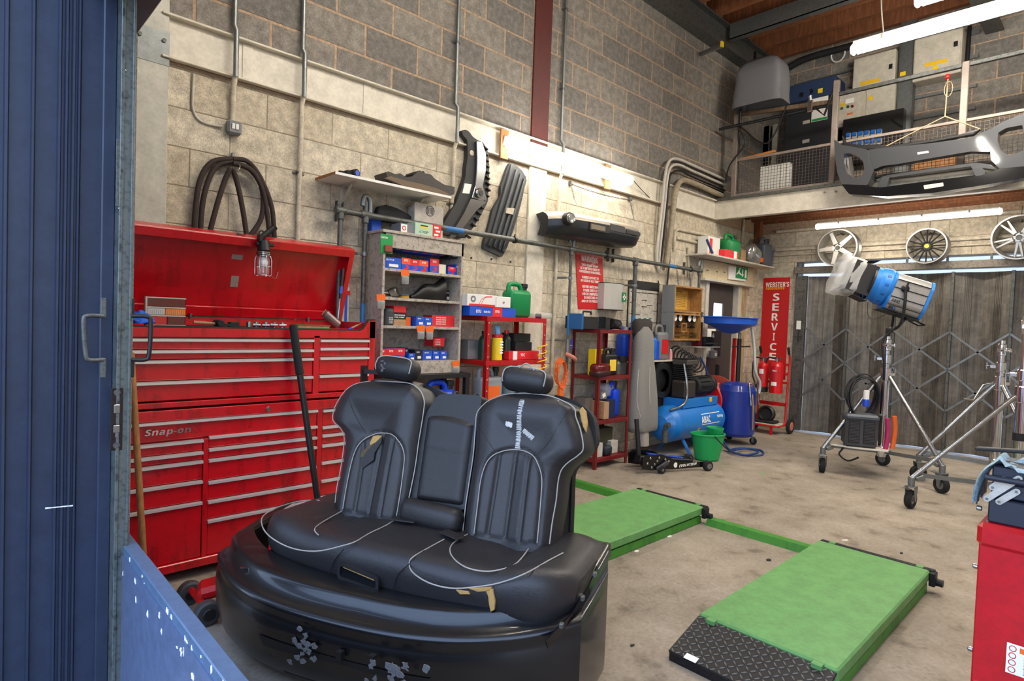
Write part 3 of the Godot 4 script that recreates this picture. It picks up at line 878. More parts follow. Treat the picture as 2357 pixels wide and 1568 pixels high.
func go_c_seat() -> void:
	var xf = Transform3D(SB,SO)
	var t = thing("car_bench_seat","torn black leather rear car bench with pale piping and two headrests","seat",SO + v3(0,0.36,0))
	var leather = mat(C(44,42,43),0.42,0,"mottle",3.0,"leather",0.10)
	leather.uv1_scale = Vector3.ONE*5.0
	var leather2 = mat(C(38,36,37),0.46,0,"mottle",5.0,"leather",0.10)
	var piping = mat(C(160,155,148),0.5)
	var foam = mat(C(206,164,96),0.9,0,"mottle",9.0)
	var thread = mat(C(222,220,216),0.8)
	# back: a plane leaning 15 degrees
	var an = deg_to_rad(15.0)
	var bn = (SB.z*cos(an) + Vector3.UP*sin(an)).normalized()
	var by = (Vector3.UP*cos(an) - SB.z*sin(an)).normalized()
	var P0 = SO + SB.z*-0.34 + v3(0,0.54,0)
	var BF = Transform3D(Basis(SB.x,by,bn),P0)
	var inv = BF.affine_inverse()
	var tr = func(x: float,y: float) -> Vector2:      # a point of the 740,800 crop at 3.267 on the plane of the back
		var p = inv*pp(740 + x/3.267,800 + y/3.267,bn,P0)
		return Vector2(p.x,p.y)
	var map = func(a: Array) -> Array:
		var o = []
		for q in a: o.append(tr.call(float(q[0]),float(q[1])))
		return o
	var sides = [
		[[[85,1175],[100,1050],[130,900],[150,760],[155,670],[130,610],[85,565],[68,530],[80,460],[120,380],[175,310],[250,268],[340,252]],
		 [[605,1300],[650,1100],[690,900],[715,720],[735,600],[755,470],[758,390],[722,312],[650,266],[540,254]],
		 [[185,1215],[230,960],[275,790],[330,700],[400,655],[470,645],[550,660],[610,720],[635,800],[630,900],[600,1100],[565,1290]],
		 [[[335,720],[320,900],[268,1225]],[[480,655],[430,900],[365,1250]],[[570,680],[525,900],[465,1270]]]],
		[[[1050,1385],[1070,1200],[1100,1000],[1130,800],[1145,600],[1155,500],[1180,455],[1240,400],[1340,356],[1430,342]],
		 [[1705,1480],[1725,1320],[1755,1150],[1770,1010],[1795,920],[1850,860],[1920,810],[1960,755],[1940,620],[1905,520],[1890,450],[1800,395],[1700,358],[1600,346]],
		 [[1165,1400],[1190,1200],[1215,1000],[1260,870],[1330,800],[1420,772],[1510,775],[1590,810],[1640,870],[1668,980],[1660,1150],[1630,1470]],
		 [[[1355,800],[1310,1100],[1262,1410]],[[1470,785],[1430,1100],[1385,1440]],[[1580,815],[1545,1100],[1505,1460]]]]]
	var tops = []
	for S in sides:
		var Lf = smooth2(map.call(S[0]),5)
		var Rt = smooth2(map.call(S[1]),5)
		var ins = smooth2(map.call(S[2]),5)
		var pl = []
		for q in S[3]: pl.append(map.call(q))
		var inpoly = PackedVector2Array(ins)
		var vb = minf(Lf[0].y,Rt[0].y) - 0.05
		var vt: float = maxf(Lf[-1].y,Rt[-1].y)
		var rows = []
		var NR = 72
		var NC = 60
		backs.append([Lf,Rt,ins,inpoly,pl,vt])
		for i in NR + 1:
			var v = lerpf(vb,vt,float(i)/NR)
			var l = at_v(Lf,v)
			var r = at_v(Rt,v)
			var row = []
			for j in NC + 1:
				var q = Vector2(lerpf(l,r,float(j)/NC),v)
				row.append(BF*v3(q.x,q.y,back_h(q)))
			rows.append(row)
		# sides turn back
		var full = []
		for row in rows:
			var a: Vector3 = row[0]
			var b: Vector3 = row[-1]
			var sx = (b - a).normalized()
			var line = [a - bn*0.13 - sx*0.005,a - bn*0.08 - sx*0.022,a - bn*0.03 - sx*0.014]
			line.append_array(row)
			line.append_array([b - bn*0.03 + sx*0.014,b - bn*0.08 + sx*0.022,b - bn*0.13 + sx*0.005])
			full.append(line)
		var last: Array = full[-1]
		var cap1 = []
		var cap2 = []
		for p in last:
			cap1.append(p - bn*0.05 + by*0.018);cap2.append(p - bn*0.14 + by*0.012)
		full.append(cap1);full.append(cap2)
		var st = ST();loft(st,full)
		var bk = pw(t,"backrest",st,leather)
		# piping round the outline and round the pleated insert
		st = ST()
		var pts = []
		for p in Lf: pts.append(BF*v3(p.x,p.y,-0.016))
		for k in range(1,9):
			var p: Vector2 = Lf[-1].lerp(Rt[-1],k/9.0)
			pts.append(BF*v3(p.x,p.y + 0.004*sin(k/9.0*PI),-0.022))
		var rv = Rt.duplicate();rv.reverse()
		for p in rv: pts.append(BF*v3(p.x,p.y,-0.016))
		tube(st,pts,0.0027,6);pw(bk,"piping",st,piping)
		st = ST();pts = []
		for p in ins: pts.append(BF*v3(p.x,p.y,back_h(p) + 0.003))
		tube(st,pts,0.0025,6);pw(bk,"piping",st,piping)
		tops.append([Lf,Rt])
	# seams fanning over the shoulders
	for q in [[[220,290],[245,440],[290,560],[350,650]],[[1165,500],[1200,590],[1320,780]],[[1870,460],[1740,690],[1640,800]]]:
		var st = ST();var pts = []
		for p in smooth2(map.call(q),4): pts.append(BF*v3(p.x,p.y,back_h(p)))
		tube(st,pts,0.0018,5);pw(t,"seam",st,M.black)
	# shell behind,with the low middle
	var shell = []
	for q in [[85,1180],[140,620],[70,520],[160,300],[330,235],[640,235],[760,270],[850,330],[930,350],[1190,360],[1300,325],[1480,300],[1720,320],[1880,380],[1985,480],[2010,700],[1900,820],[1810,900],[1740,1480],[1050,1385]]:
		shell.append(tr.call(float(q[0]),float(q[1])))
	var st = ST();prism(st,hull2(shell,0.04,4),0.07,Transform3D(BF.basis,BF*v3(0,0,-0.20)),0.0);pw(t,"back_shell",st,M.blackm)
	var mid = map.call([[755,500],[850,345],[930,340],[1190,352],[1150,560],[1060,1230],[640,1180]])
	st = ST();prism(st,hull2(mid,0.03,4),0.13,Transform3D(BF.basis,BF*v3(0,0,-0.16)),0.02);pw(t,"centre_back",st,leather2)
	# folding armrest
	var rows = []
	for i in 25:
		var f = i/24.0
		var a: Vector2 = tr.call(lerpf(672,765,f),lerpf(1150,500,f))
		var b: Vector2 = tr.call(lerpf(1052,1140,f),lerpf(1205,570,f))
		var row = []
		for j in 21:
			var s = j/20.0
			var q = a.lerp(b,s)
			if f > 0.85: q.y += 0.022*sin(s*PI)*(f - 0.85)/0.15
			var e = minf(minf(s,1 - s)*0.2,minf(f,1.0 - f)*0.5)
			var h = -0.035*pow(1 - clampf(e/0.03,0,1),2) - 0.01
			for g in [0.66,0.71]: h -= 0.006*exp(-pow((f - g)/0.008,2))
			if f > 0.66 and f < 0.71: h += 0.006
			row.append(BF*v3(q.x,q.y,h))
		rows.append(row)
	st = ST();loft(st,rows);pw(t,"armrest",st,leather2)
	var ra: Vector2 = tr.call(625,1235);var rb: Vector2 = tr.call(1040,1295)
	st = ST();rbox(st,BF*v3((ra.x + rb.x)/2,(ra.y + rb.y)/2,0.0),v3(absf(rb.x - ra.x) + 0.03,0.11,0.1),0.045,Basis(bn,-0.045)*BF.basis,20);pw(t,"lumbar_roll",st,leather2)
	# head restraints
	for q in [[550,150,1],[1528,240,2]]:
		var cpt = BF*v3(tr.call(float(q[0]),float(q[1])).x,tr.call(float(q[0]),float(q[1])).y,-0.03)
		var hb = Basis(bn,-0.06)*BF.basis
		st = ST();rbox(st,cpt,v3(0.232,0.108,0.115),0.052,hb,24)
		var hr = pw(t,"headrest",st,leather2)
		var loop = []
		for k in 22:
			var a = lerpf(-2.2,5.3,k/21.0) + 0.05
			loop.append(cpt + hb*v3(0.098*sn(cos(a))*pow(absf(cos(a)),0.5),0.046*sn(sin(a))*pow(absf(sin(a)),0.6) + 0.004,0.0475 - 0.012*absf(sin(a))))
		st = ST();tube(st,curve(loop.slice(5,17),3),0.003,6);pw(hr,"piping",st,piping)
		if q[2] == 2:
			st = ST();tube(st,curve([cpt + hb*v3(-0.03,0.046,0.04),cpt + hb*v3(-0.005,0.066,0.042),cpt + hb*v3(0.02,0.058,0.042),cpt + hb*v3(0.04,0.042,0.04)],4),0.003,6);pw(hr,"loose_piping",st,piping)
		else:
			rng.seed = 3
			for k in 14:
				st = ST();var o = v3(-0.055 + 0.022*k/14.0 + rng.randf_range(-0.012,0.012),0.02 - 0.055*k/14.0,0.0578)
				box(st,cpt + hb*o,v3(rng.randf_range(0.008,0.016),0.0015,0.001),hb*Basis(Vector3.BACK,rng.randf_range(-0.4,0.4)));pw(hr,"tape_shred",st,mat(C(140,140,146),0.5))
	for q in [[952,330],[1105,345]]:
		var p: Vector2 = tr.call(float(q[0]),float(q[1]))
		st = ST();cyl(st,BF*v3(p.x,p.y - 0.02,-0.07),BF*v3(p.x,p.y + 0.012,-0.07),0.015,0.014,14,true,0.003);pw(t,"headrest_socket",st,M.black)
	st = ST();var hp: Vector2 = tr.call(952.0,320.0);cyl(st,BF*v3(hp.x,hp.y,-0.07),BF*v3(hp.x,hp.y + 0.12,-0.075),0.007,-1,10);
	# stitched tear on one shoulder
	rng.seed = 8
	for q in [[1520,400,1478,765,0.020,66],[1400,575,1448,590,0.018,16],[1528,625,1600,690,0.018,22]]:
		var a: Vector2 = tr.call(float(q[0]),float(q[1]));var b: Vector2 = tr.call(float(q[2]),float(q[3]))
		st = ST()
		var dd = (b - a).normalized()
		var nn = Vector2(-dd.y,dd.x)
		for k in q[5]:
			var c = a.lerp(b,float(k)/q[5])
			var w: float = q[4]*rng.randf_range(0.4,0.62)
			var c1 = c + nn*w;var c2 = c - nn*w + Vector2(0,rng.randf_range(-0.003,0.003));var e = BF*v3(c1.x,c1.y,back_h(c1) + 0.0012);var g = BF*v3(c2.x,c2.y,back_h(c2) + 0.0012)
			bar(st,e,g,0.0022,0.0016)
		pw(t,"stitching",st,thread)
	# torn corner and torn pleat showing foam
	var fo = map.call([[1940,435],[1968,470],[1980,560],[1968,630],[1945,590],[1925,500],[1915,465]])
	st = ST();prism(st,fo,0.012,Transform3D(BF.basis,BF*v3(0,0,-0.050)),0.003);pw(t,"foam",st,foam)
	fo = map.call([[400,670],[440,662],[470,668],[450,700],[400,740],[370,755],[380,715]])
	st = ST();prism(st,fo,0.008,Transform3D(BF.basis,BF*v3(0,0,back_h(fo[1]) - 0.001)),0.002);pw(t,"foam",st,foam)
	fo = map.call([[480,668],[470,720],[420,800],[415,850],[330,915],[322,880],[350,800],[400,745]])
	st = ST();prism(st,fo,0.006,Transform3D(BF.basis,BF*v3(0,0,back_h(fo[2]) + 0.006)),0.0015);pw(t,"torn_flap",st,leather2)
	fo = map.call([[370,745],[420,720],[400,770],[350,830],[305,828],[320,790]])
	st = ST();prism(st,fo,0.006,Transform3D(BF.basis,BF*v3(0,0,back_h(fo[1]) + 0.004)),0.0015);pw(t,"torn_flap",st,mat(C(88,74,52),0.9))
	# seat cushion
	rows = []
	var NU = 64
	for i in NU + 1:
		var s = lerpf(-1,1,float(i)/NU)
		var uu = s*0.70 + 0.008
		var endf = pow(absf(s),9.0)
		var fr = -0.13*endf
		var top = 0.535 + 0.03*smoothstep(0.55,0.85,absf(s)) - 0.06*pow(absf(s),18.0)
		var low = 0.372 + 0.03*pow(s,2.0)*(1.0 if s < 0 else 0.4) + 0.03*pow(absf(s),18.0)
		var bucket = 0.0
		for c in [-0.42,0.42]: bucket += 0.022*exp(-pow((uu - c)/0.15,2.0))
		var row = []
		var prof = [[-0.62,0.44],[-0.60,0.50],[-0.5,top - 0.01],[-0.42,top - bucket],[-0.36,top - bucket - 0.004],[-0.30,top - bucket],[-0.24,top - bucket*0.9],[-0.18,top - bucket*0.6],[-0.12,top - bucket*0.2],[-0.07,top + 0.004],[-0.035,top],[-0.010,top - 0.018],[0.006,top - 0.045],[0.010,(top + low)*0.5],[0.0,low + 0.03],[-0.014,low + 0.008],[-0.035,low],[-0.12,0.44],[-0.62,0.44]]
		for p in prof:
			var ff: float = p[0]
			var k = clampf((ff + 0.62)/0.62,0,1)
			var hh: float = p[1]
			# pleats in the two hollows
			if hh > 0.49 and ff > -0.45 and ff < -0.14:
				for c in [-0.40,0.44]:
					for d in [-0.09,-0.03,0.03,0.09]:
						hh -= 0.008*exp(-pow((uu - c - d)/0.008,2.0))
			row.append(xf*v3(uu,hh,ff + fr*k))
		rows.append(row)
	st = ST();loft(st,rows,false,true);var cu = pw(t,"cushion",st,leather)
	st = ST()
	for e in [rows[0],rows[NU]]:
		var c = Vector3.ZERO
		for p in e: c += p/e.size()
		for k in e.size() - 1: tri(st,c,e[k],e[k + 1])
	pw(t,"cushion_end",st,leather)
	# piping on the cushion (pixels on the top of the cushion)
	var lines = [
		[[735,1152,.556],[690,1154,.556],[640,1168,.556],[606,1188,.556],[604,1212,.553],[622,1236,.550],[660,1258,.545],[700,1268,.54],[740,1268,.54],[790,1256,.535],[818,1247,.535],[850,1228,.535],[888,1210,.537],[912,1195,.535]],
		[[792,1174,.535],[765,1189,.53],[735,1207,.53],[724,1220,.527],[733,1232,.525]],
		[[1022,1242,.537],[985,1262,.537],[950,1283,.537],[942,1298,.536],[950,1318,.532],[985,1341,.528],[1035,1354,.53],[1090,1352,.532],[1150,1342,.535],[1210,1320,.55],[1260,1292,.56],[1296,1273,.565]],
		[[1076,1230,.535],[1050,1245,.53],[1036,1262,.528],[1042,1283,.527],[1070,1305,.525],[1110,1315,.525],[1150,1312,.525],[1190,1296,.53],[1222,1256,.535]]]
	for q in lines:
		var pts = []
		for e in q:
			var hh: float = e[2]
			for k in 8:
				var lp = xf.affine_inverse()*pY(e[0],e[1],hh)
				hh = lerpf(hh,cush(lp.x,lp.z),0.6)
			pts.append(pY(e[0],e[1],hh + 0.003))
		st = ST();tube(st,curve(pts,4),0.0027,6);pw(cu,"piping",st,piping)
	# ashtray recess in the middle of the front
	var cf = func(px: float,py: float) -> Vector3: return pp(px,py,SB.z,SO + SB.z*0.012)
	var a = xf.affine_inverse()*cf.call(786.0,1300.0) as Vector3;var b = xf.affine_inverse()*cf.call(868.0,1350.0) as Vector3
	st = ST();ring(st,hull2([Vector2(a.x - 0.012,b.y - 0.006),Vector2(b.x + 0.012,b.y - 0.02),Vector2(b.x + 0.012,a.y - 0.012),Vector2(a.x - 0.012,a.y + 0.012)],0.02,4),hull2([Vector2(a.x,b.y + 0.006),Vector2(b.x,b.y - 0.008),Vector2(b.x,a.y - 0.022),Vector2(a.x,a.y)],0.012,4),0.012,Transform3D(SB,SO + SB.z*0.010));var rc = pw(t,"recess_frame",st,leather2)
	st = ST();box(st,xf*v3((a.x + b.x)/2,(a.y + b.y)/2 - 0.006,0.012),v3(b.x - a.x,a.y - b.y - 0.004,0.006),SB*Basis(Vector3.BACK,-0.14));pw(rc,"tray",st,M.blackgloss)
	st = ST();box(st,xf*v3((a.x + b.x)/2,a.y - 0.014,0.014),v3(b.x - a.x - 0.02,0.009,0.004),SB*Basis(Vector3.BACK,-0.14));pw(rc,"foam",st,foam)
	# seams down the front
	for q in [[[792,1264],[770,1290],[757,1325]],[[945,1296],[912,1330],[905,1385]]]:
		var pts = []
		for e in q: pts.append(pp(e[0],e[1],SB.z,SO + SB.z*0.014))
		st = ST();tube(st,curve(pts,4),0.002,5);pw(cu,"seam",st,M.black)
	# tears showing foam on the front
	for q in [[[[1050,1358],[1078,1362],[1082,1368],[1060,1368]]],[[[1118,1358],[1134,1355],[1140,1385],[1138,1404],[1130,1408],[1126,1390],[1124,1372]]],[[[972,1395],[1005,1392],[1002,1398],[985,1402],[970,1400]]],[[[1080,1355],[1132,1352],[1128,1360],[1100,1362]]]]:
		var poly = []
		for e in q[0]:
			var p = xf.affine_inverse()*(cf.call(float(e[0]),float(e[1])) as Vector3)
			poly.append(Vector2(p.x,p.y))
		st = ST();prism(st,poly,0.008,Transform3D(SB,SO + SB.z*0.007),0.001);pw(cu,"foam",st,foam)
	for q in [[905,1193,958,1200],[1020,1222,1062,1240]]:
		var pa = pY(q[0],q[1],0.55);var pb = pY(q[2],q[3],0.55)
		st = ST();bar(st,pa,pb,0.05,0.006,0.002);pw(t,"buckle_flap",st,leather2)
	# frame at the open end
	st = ST()
	var f0 = xf*v3(0.56,0.50,-0.52);var f1 = xf*v3(0.545,0.93,-0.56);var f2 = xf*v3(0.52,0.50,-0.40)
	bar(st,f0,f1,0.012,0.022);bar(st,f2,f1,0.008,0.016);bar(st,f2 + v3(0,0.01,0),f0,0.02,0.012)
	pw(t,"frame",st,M.black)
	st = ST();var g0 = pp(838,855,SB.z,SO + SB.z*-0.62);bar(st,g0 + v3(0,-0.06,0),g0 + v3(0,0.03,0),0.018,0.03);bar(st,g0,g0 + SB.x*0.09,0.02,0.02);pw(t,"seat_lock",st,M.black)

func bump_at(uu: float,k: int) -> Vector3:
	var c = uu + 0.05
	var s = c/0.80
	var prof = [[-0.20,0.40],[-0.10,0.395],[-0.075,0.375],[-0.07,0.345],[-0.02,0.335],[0.0,0.325],[0.006,0.312],[-0.004,0.285],[0.004,0.272],[0.012,0.25],[0.006,0.16],[-0.02,0.09],[-0.07,0.035],[-0.14,0.015]]
	var p: Array = prof[k]
	var wrap = pow(absf(s),3.2)
	var x = uu
	var f = 0.17 - 0.22*wrap - 0.06*s + p[0]*(1.0 - 0.25*absf(s))
	var up: float = p[1] + 0.05*s*s*(1.0 if k < 9 else 0.2)*(1.0 if s < 0 else 1.5)
	x -= sn(s)*p[0]*-0.22*pow(absf(s),3.0)
	return SO + SB*v3(x,up,f)
func go_c_bumper() -> void:
	var t = thing("rear_bumper","scratched glossy black car bumper on the floor under the torn bench seat","bumper",SO + SB*v3(-0.05,0,0.05))
	var gl = coat(mat(C(14,14,17),0.34,0,"scuff",2.0),0.35,0.06)
	var rows = []
	for i in 57:
		var uu = lerpf(-0.84,0.74,i/56.0)
		var row = []
		for k in 14: row.append(bump_at(uu,k))
		rows.append(row)
	var st = ST();loft(st,rows,false,true);pw(t,"shell",st,gl)
	# returns round both corners
	for e in [[-0.84,-1],[0.74,1]]:
		var rr = []
		for i in 7:
			var d = i/6.0
			var row = []
			for k in 14:
				var p = bump_at(e[0],k)
				row.append(p + SB*v3(e[1]*0.012*sin(d*1.6),0.05*d*(1.0 if k < 6 else 0.0),-0.30*d))
			rr.append(row)
		st = ST();loft(st,rr,false,e[1] > 0);pw(t,"corner",st,gl)
	# number plate recess with torn patches of sealant
	rows = []
	for i in 17:
		var f = i/16.0
		var row = []
		for k in 5:
			var ht = [0.0,0.25,0.5,0.75,1.0][k] as float
			var ua = lerpf(-0.33,-0.42,ht);var ub = lerpf(0.10,0.30,ht)
			var uu = lerpf(ua,ub,f)
			var lo = bump_at(uu,12);var hi = bump_at(uu,9)
			row.append(lo.lerp(hi,0.12 + 0.68*ht) + SB.z*(0.016 + 0.010*sin(ht*PI)))
		rows.append(row)
	st = ST();loft(st,rows,false,false);var rc = pw(t,"plate_recess",st,mat(C(20,22,27),0.6,0,"dirty",4.0))
	var seal = mat(C(120,122,128),0.8,0,"dirty",8.0)
	rng.seed = 40
	var o = SO + SB.z*0.196
	for k in 34:
		var w = rng.randf()
		var px = rng.randfn(700,18) if k < 17 else rng.randfn(912,28)
		var py = rng.randfn(1488,17) if k < 17 else rng.randfn(1538,14)
		var p = SB.inverse()*(pp(px,py,SB.z,o) - o)
		var poly = []
		for i in 9: poly.append(Vector2(p.x,p.y) + Vector2(cos(TAU*i/9.0)*0.016,sin(TAU*i/9.0)*0.012)*rng.randf_range(0.3,1.2))
		st = ST();prism(st,poly,0.004,Transform3D(SB,o + SB.z*(0.0002*k)));pw(rc,"sealant",st,seal)
	for q in [[772,1495,794,1522],[840,1502,876,1520]]:
		var a = pp(q[0],q[1],SB.z,o);var b = pp(q[2],q[3],SB.z,o)
		st = ST();box(st,(a + b)/2,v3(0.022,absf(a.y - b.y),0.02),SB);pw(rc,"slot",st,M.black)
	# broken fixing strip at the high corner
	st = ST()
	var pts = [SO + SB*v3(0.66,0.36,0.02),SO + SB*v3(0.71,0.41,-0.10),SO + SB*v3(0.735,0.47,-0.2),SO + SB*v3(0.745,0.52,-0.27)]
	for k in 3: bar(st,pts[k],pts[k + 1],0.006,0.035,0.001)
	pw(t,"fixing_strip",st,M.blackgloss)
	for k in 3:
		st = ST();var p: Vector3 = pts[k].lerp(pts[k + 1],0.5);box(st,p + v3(0,0.018,0) + SB.x*0.004,v3(0.014,0.018,0.02),SB,0.003);pw(t,"clip",st,M.galvd)
	# reflector
	st = ST();var rp = SO + SB*v3(-0.60,0.385,0.08);box(st,rp,v3(0.05,0.004,0.02),SB*Basis(Vector3.UP,0.5));pw(t,"chrome_clip",st,M.chrome)

func tyre_mesh(t: Node3D,R: float,w: float,rin: float,tread := true) -> void:      # lies flat,axis up,base at y = 0
	var st = ST()
	lathe(st,[Vector2(rin,0.02),Vector2(rin + 0.02,0.005),Vector2(R*0.80,0.0),Vector2(R*0.93,0.012),Vector2(R*0.985,0.035),Vector2(R,0.06),Vector2(R,w - 0.06),Vector2(R*0.985,w - 0.035),Vector2(R*0.93,w - 0.012),Vector2(R*0.80,w),Vector2(rin + 0.02,w - 0.005),Vector2(rin,w - 0.02),Vector2(rin,0.02)],Transform3D(),40)
	obj(t,"carcass",st,M.rubber)
	if tread:
		st = ST()
		for k in 44:
			var a = TAU*k/44.0
			for s in [-1,1]:
				var b = Basis(Vector3.UP,a)
				box(st,b*v3(0,w/2 + s*w*0.28,R),v3(0.030,w*0.26,0.012),b*Basis(Vector3.BACK,s*0.35))
		for y in [0.5]:
			lathe(st,[Vector2(R,w*0.44),Vector2(R + 0.006,w*0.45),Vector2(R + 0.006,w*0.55),Vector2(R,w*0.56)],Transform3D(),40)
		obj(t,"tread",st,M.rubber)
func go_c_tyres() -> void:
	var p = SO + SB*v3(0.27,0,-0.50)
	var t = thing("tyre","worn black tyre flat on the floor under the other one beneath the bench","tyre",p,0,"tyres under the bench")
	tyre_mesh(t,0.325,0.215,0.20)
	copy(t,p + SB*v3(-0.02,0.217,-0.02),0.3,"worn black tyre lying on the other one right under the bench")
	var q = SO + SB*v3(-0.36,0,-0.42)
	copy(t,q,0.6,"worn black tyre flat on the floor behind the bumper at the tool chest end")
	copy(t,q + v3(0,0.217,0),0.9,"worn black tyre topmost of the stack at the tool chest end of the bench")
# ---- red tool chest and what lies on it
func go_d_chest() -> void:
	var zf = 0.58
	var t = thing("roller_cabinet","large red steel roller cabinet with many chrome trimmed drawers against the block wall","tool cabinet",v3(-0.87,0,0.3))
	var xl = -1.555;var xr = -0.19
	var st = ST()
	bb(st,v3(xl,0.10,0.03),v3(xr,0.90,zf - 0.03));pw(t,"carcass",st,M.snap)
	st = ST()      # face frame
	for q in [[xl,xl + 0.022,0.085,0.90],[xr - 0.04,xr,0.085,0.90],[-1.197,-1.172,0.10,0.735],[-0.566,-0.535,0.10,0.86]]: bb(st,v3(q[0],q[2],zf - 0.035),v3(q[1],q[3],zf),0.002)
	bb(st,v3(xl,0.845,zf - 0.035),v3(xr,0.90,zf + 0.004),0.004);bb(st,v3(xl,0.06,zf - 0.06),v3(xr,0.105,zf + 0.012),0.004)
	pw(t,"face_frame",st,M.snap)
	st = ST();cyl(st,v3(-0.863,0.87,zf),v3(-0.863,0.87,zf + 0.012),0.014,-1,16,true,0.003);pw(t,"lock",st,M.steel)
	drawer(t,-1.53,-0.568,0.745,0.842,zf)
	for b in [[-1.53,-1.199,[0.733,0.669,0.621,0.515,0.402,0.10]],[-1.170,-0.568,[0.745,0.679,0.621,0.503,0.399,0.295,0.10]],[-0.533,-0.232,[0.838,0.736,0.685,0.624,0.519,0.409,0.310,0.10]]]:
		for k in b[2].size() - 1: drawer(t,b[0],b[1],b[2][k + 1] + 0.006,b[2][k],zf)
	var bw = words(t,"maker_badge","Snap-on",M.chrome,Transform3D(Basis(Vector3.RIGHT,v3(0.22,1,0).normalized(),Vector3.BACK),v3(-1.367,0.79,zf + 0.008) - t.position),0.205,0.042,true,false,0.006)
	for x in [-1.45,-0.3]:
		for z in [0.12,0.48]:
			st = ST();cyl(st,v3(x,0.055,z - 0.02),v3(x,0.055,z + 0.02),0.054,-1,16,true,0.006);pw(t,"castor",st,M.rubber)
			st = ST();bb(st,v3(x - 0.03,0.07,z - 0.03),v3(x + 0.03,0.10,z + 0.03));pw(t,"castor_plate",st,M.galvd)
	# top chest
	t = thing("top_chest","red steel top chest with open lid standing on the roller cabinet","tool chest",v3(-0.87,0.915,0.3))
	st = ST()
	bb(st,v3(xl,0.915,0.05),v3(xr,0.93,zf - 0.02));bb(st,v3(xl,0.915,0.05),v3(xr,1.37,0.065));bb(st,v3(xl,0.915,0.05),v3(xl + 0.015,1.37,zf - 0.02));bb(st,v3(xr - 0.015,0.915,0.05),v3(xr,1.37,zf - 0.02),0.002);bb(st,v3(xl,1.265,0.06),v3(xr,1.275,zf - 0.03))
	bb(st,v3(xl,0.93,zf - 0.10),v3(xr,1.265,zf - 0.09))
	pw(t,"carcass",st,M.snap)
	st = ST()
	for q in [[xl,xl + 0.022,0.93,1.37],[xr - 0.042,xr,0.92,1.38],[-0.601,-0.563,0.93,1.285]]: bb(st,v3(q[0],q[2],zf - 0.04),v3(q[1],q[3],zf),0.002)
	bb(st,v3(xl,0.912,zf - 0.04),v3(xr,0.94,zf + 0.006),0.003)
	prism(st,[Vector2(xl,1.272),Vector2(xr,1.272),Vector2(xr,1.385),Vector2(xr - 0.05,1.385),Vector2(xr - 0.085,1.33),Vector2(xr - 0.11,1.318),Vector2(xl,1.318)],0.018,Transform3D(Basis(),v3(0,0,zf - 0.018)))
	pw(t,"face_frame",st,M.snap)
	st = ST();tube(st,[v3(xl,1.32,zf - 0.009),v3(xr - 0.115,1.32,zf - 0.009),v3(xr - 0.09,1.332,zf - 0.009),v3(xr - 0.055,1.387,zf - 0.009),v3(xr,1.387,zf - 0.009)],0.007,6);pw(t,"edge_trim",st,M.blackm)
	for b in [[-1.53,-0.603,[1.262,1.203,1.152,1.045,0.942]],[-0.561,-0.234,[1.262,1.212,1.155,1.047,0.942]]]:
		for k in b[2].size() - 1: drawer(t,b[0],b[1],b[2][k + 1] + 0.006,b[2][k],zf)
	# lid: a shallow tray leaning forward a little
	var ang = atan2(0.17,0.49)
	var lb = Basis(Vector3.RIGHT,ang)
	var lo = v3(0,1.375,0.09)
	var LT = Transform3D(lb,lo)
	var lm = M.snap
	st = ST()
	box(st,LT*v3((xl + xr)/2,0.255,-0.045),v3(xr - xl,0.51,0.006),lb)
	box(st,LT*v3((xl + xr)/2,0.513,-0.005),v3(xr - xl,0.008,0.085),lb,0.002);box(st,LT*v3((xl + xr)/2,0.488,0.036),v3(xr - xl,0.05,0.006),lb,0.002)
	for x in [xl + 0.004,xr - 0.004]: box(st,LT*v3(x,0.255,-0.005),v3(0.008,0.51,0.085),lb,0.002)
	for x in [xl + 0.02,xr - 0.02]: box(st,LT*v3(x,0.255,0.036),v3(0.03,0.51,0.005),lb,0.001)
	box(st,LT*v3((xl + xr)/2,0.03,-0.02),v3(xr - xl,0.06,0.02),lb,0.002)
	var lid = pw(t,"lid",st,lm)
	var pe = mat(C(176,168,160),0.7,0,"dirty",9.0)
	for q in [[546,592,0.07,0.03],[540,648,0.05,0.07]]:
		var c = pp(q[0],q[1],lb.z,LT*v3(0,0.2,-0.041))
		st = ST();box(st,c,v3(q[2]*0.9,q[3],0.001),lb);pw(lid,"sticker_remains",st,pe)
	st = ST();var s0 = pz(790,618,0.3);var s1 = pz(778,735,0.34);cyl(st,s0,s0.lerp(s1,0.6),0.010,-1,10);pw(t,"gas_strut",st,M.black)
	st = ST();cyl(st,s0.lerp(s1,0.6),s1,0.004,-1,8);pw(t,"strut_rod",st,M.chrome)
	st = ST();cyl(st,s0.lerp(s1,0.36),s0.lerp(s1,0.5),0.0106,-1,10);pw(t,"strut_label",st,M.bluebox)
	for x in [-1.16,-0.45]:
		st = ST();bb(st,v3(x,1.36,0.13),v3(x + 0.012,1.39,0.16));pw(t,"hinge_pin",st,M.galvd)
	st = ST();cyl(st,LT*v3(-0.93,0.517,0.0),LT*v3(-0.93,0.524,0.0),0.016,-1,14);pw(t,"lid_lock",st,M.galvd)
	# tray with tools
	st = ST();bb(st,v3(-1.40,1.275,0.2),v3(-0.80,1.325,zf - 0.03),0.004);one("tool_tray","shallow black tray in the open top chest","tray",st,M.blackm)
	st = ST();bb(st,v3(-0.78,1.275,0.25),v3(-0.27,1.325,zf - 0.03),0.004);one("tool_tray","shallow red tray in the open top chest","tray",st,M.redp)
	chest_items()
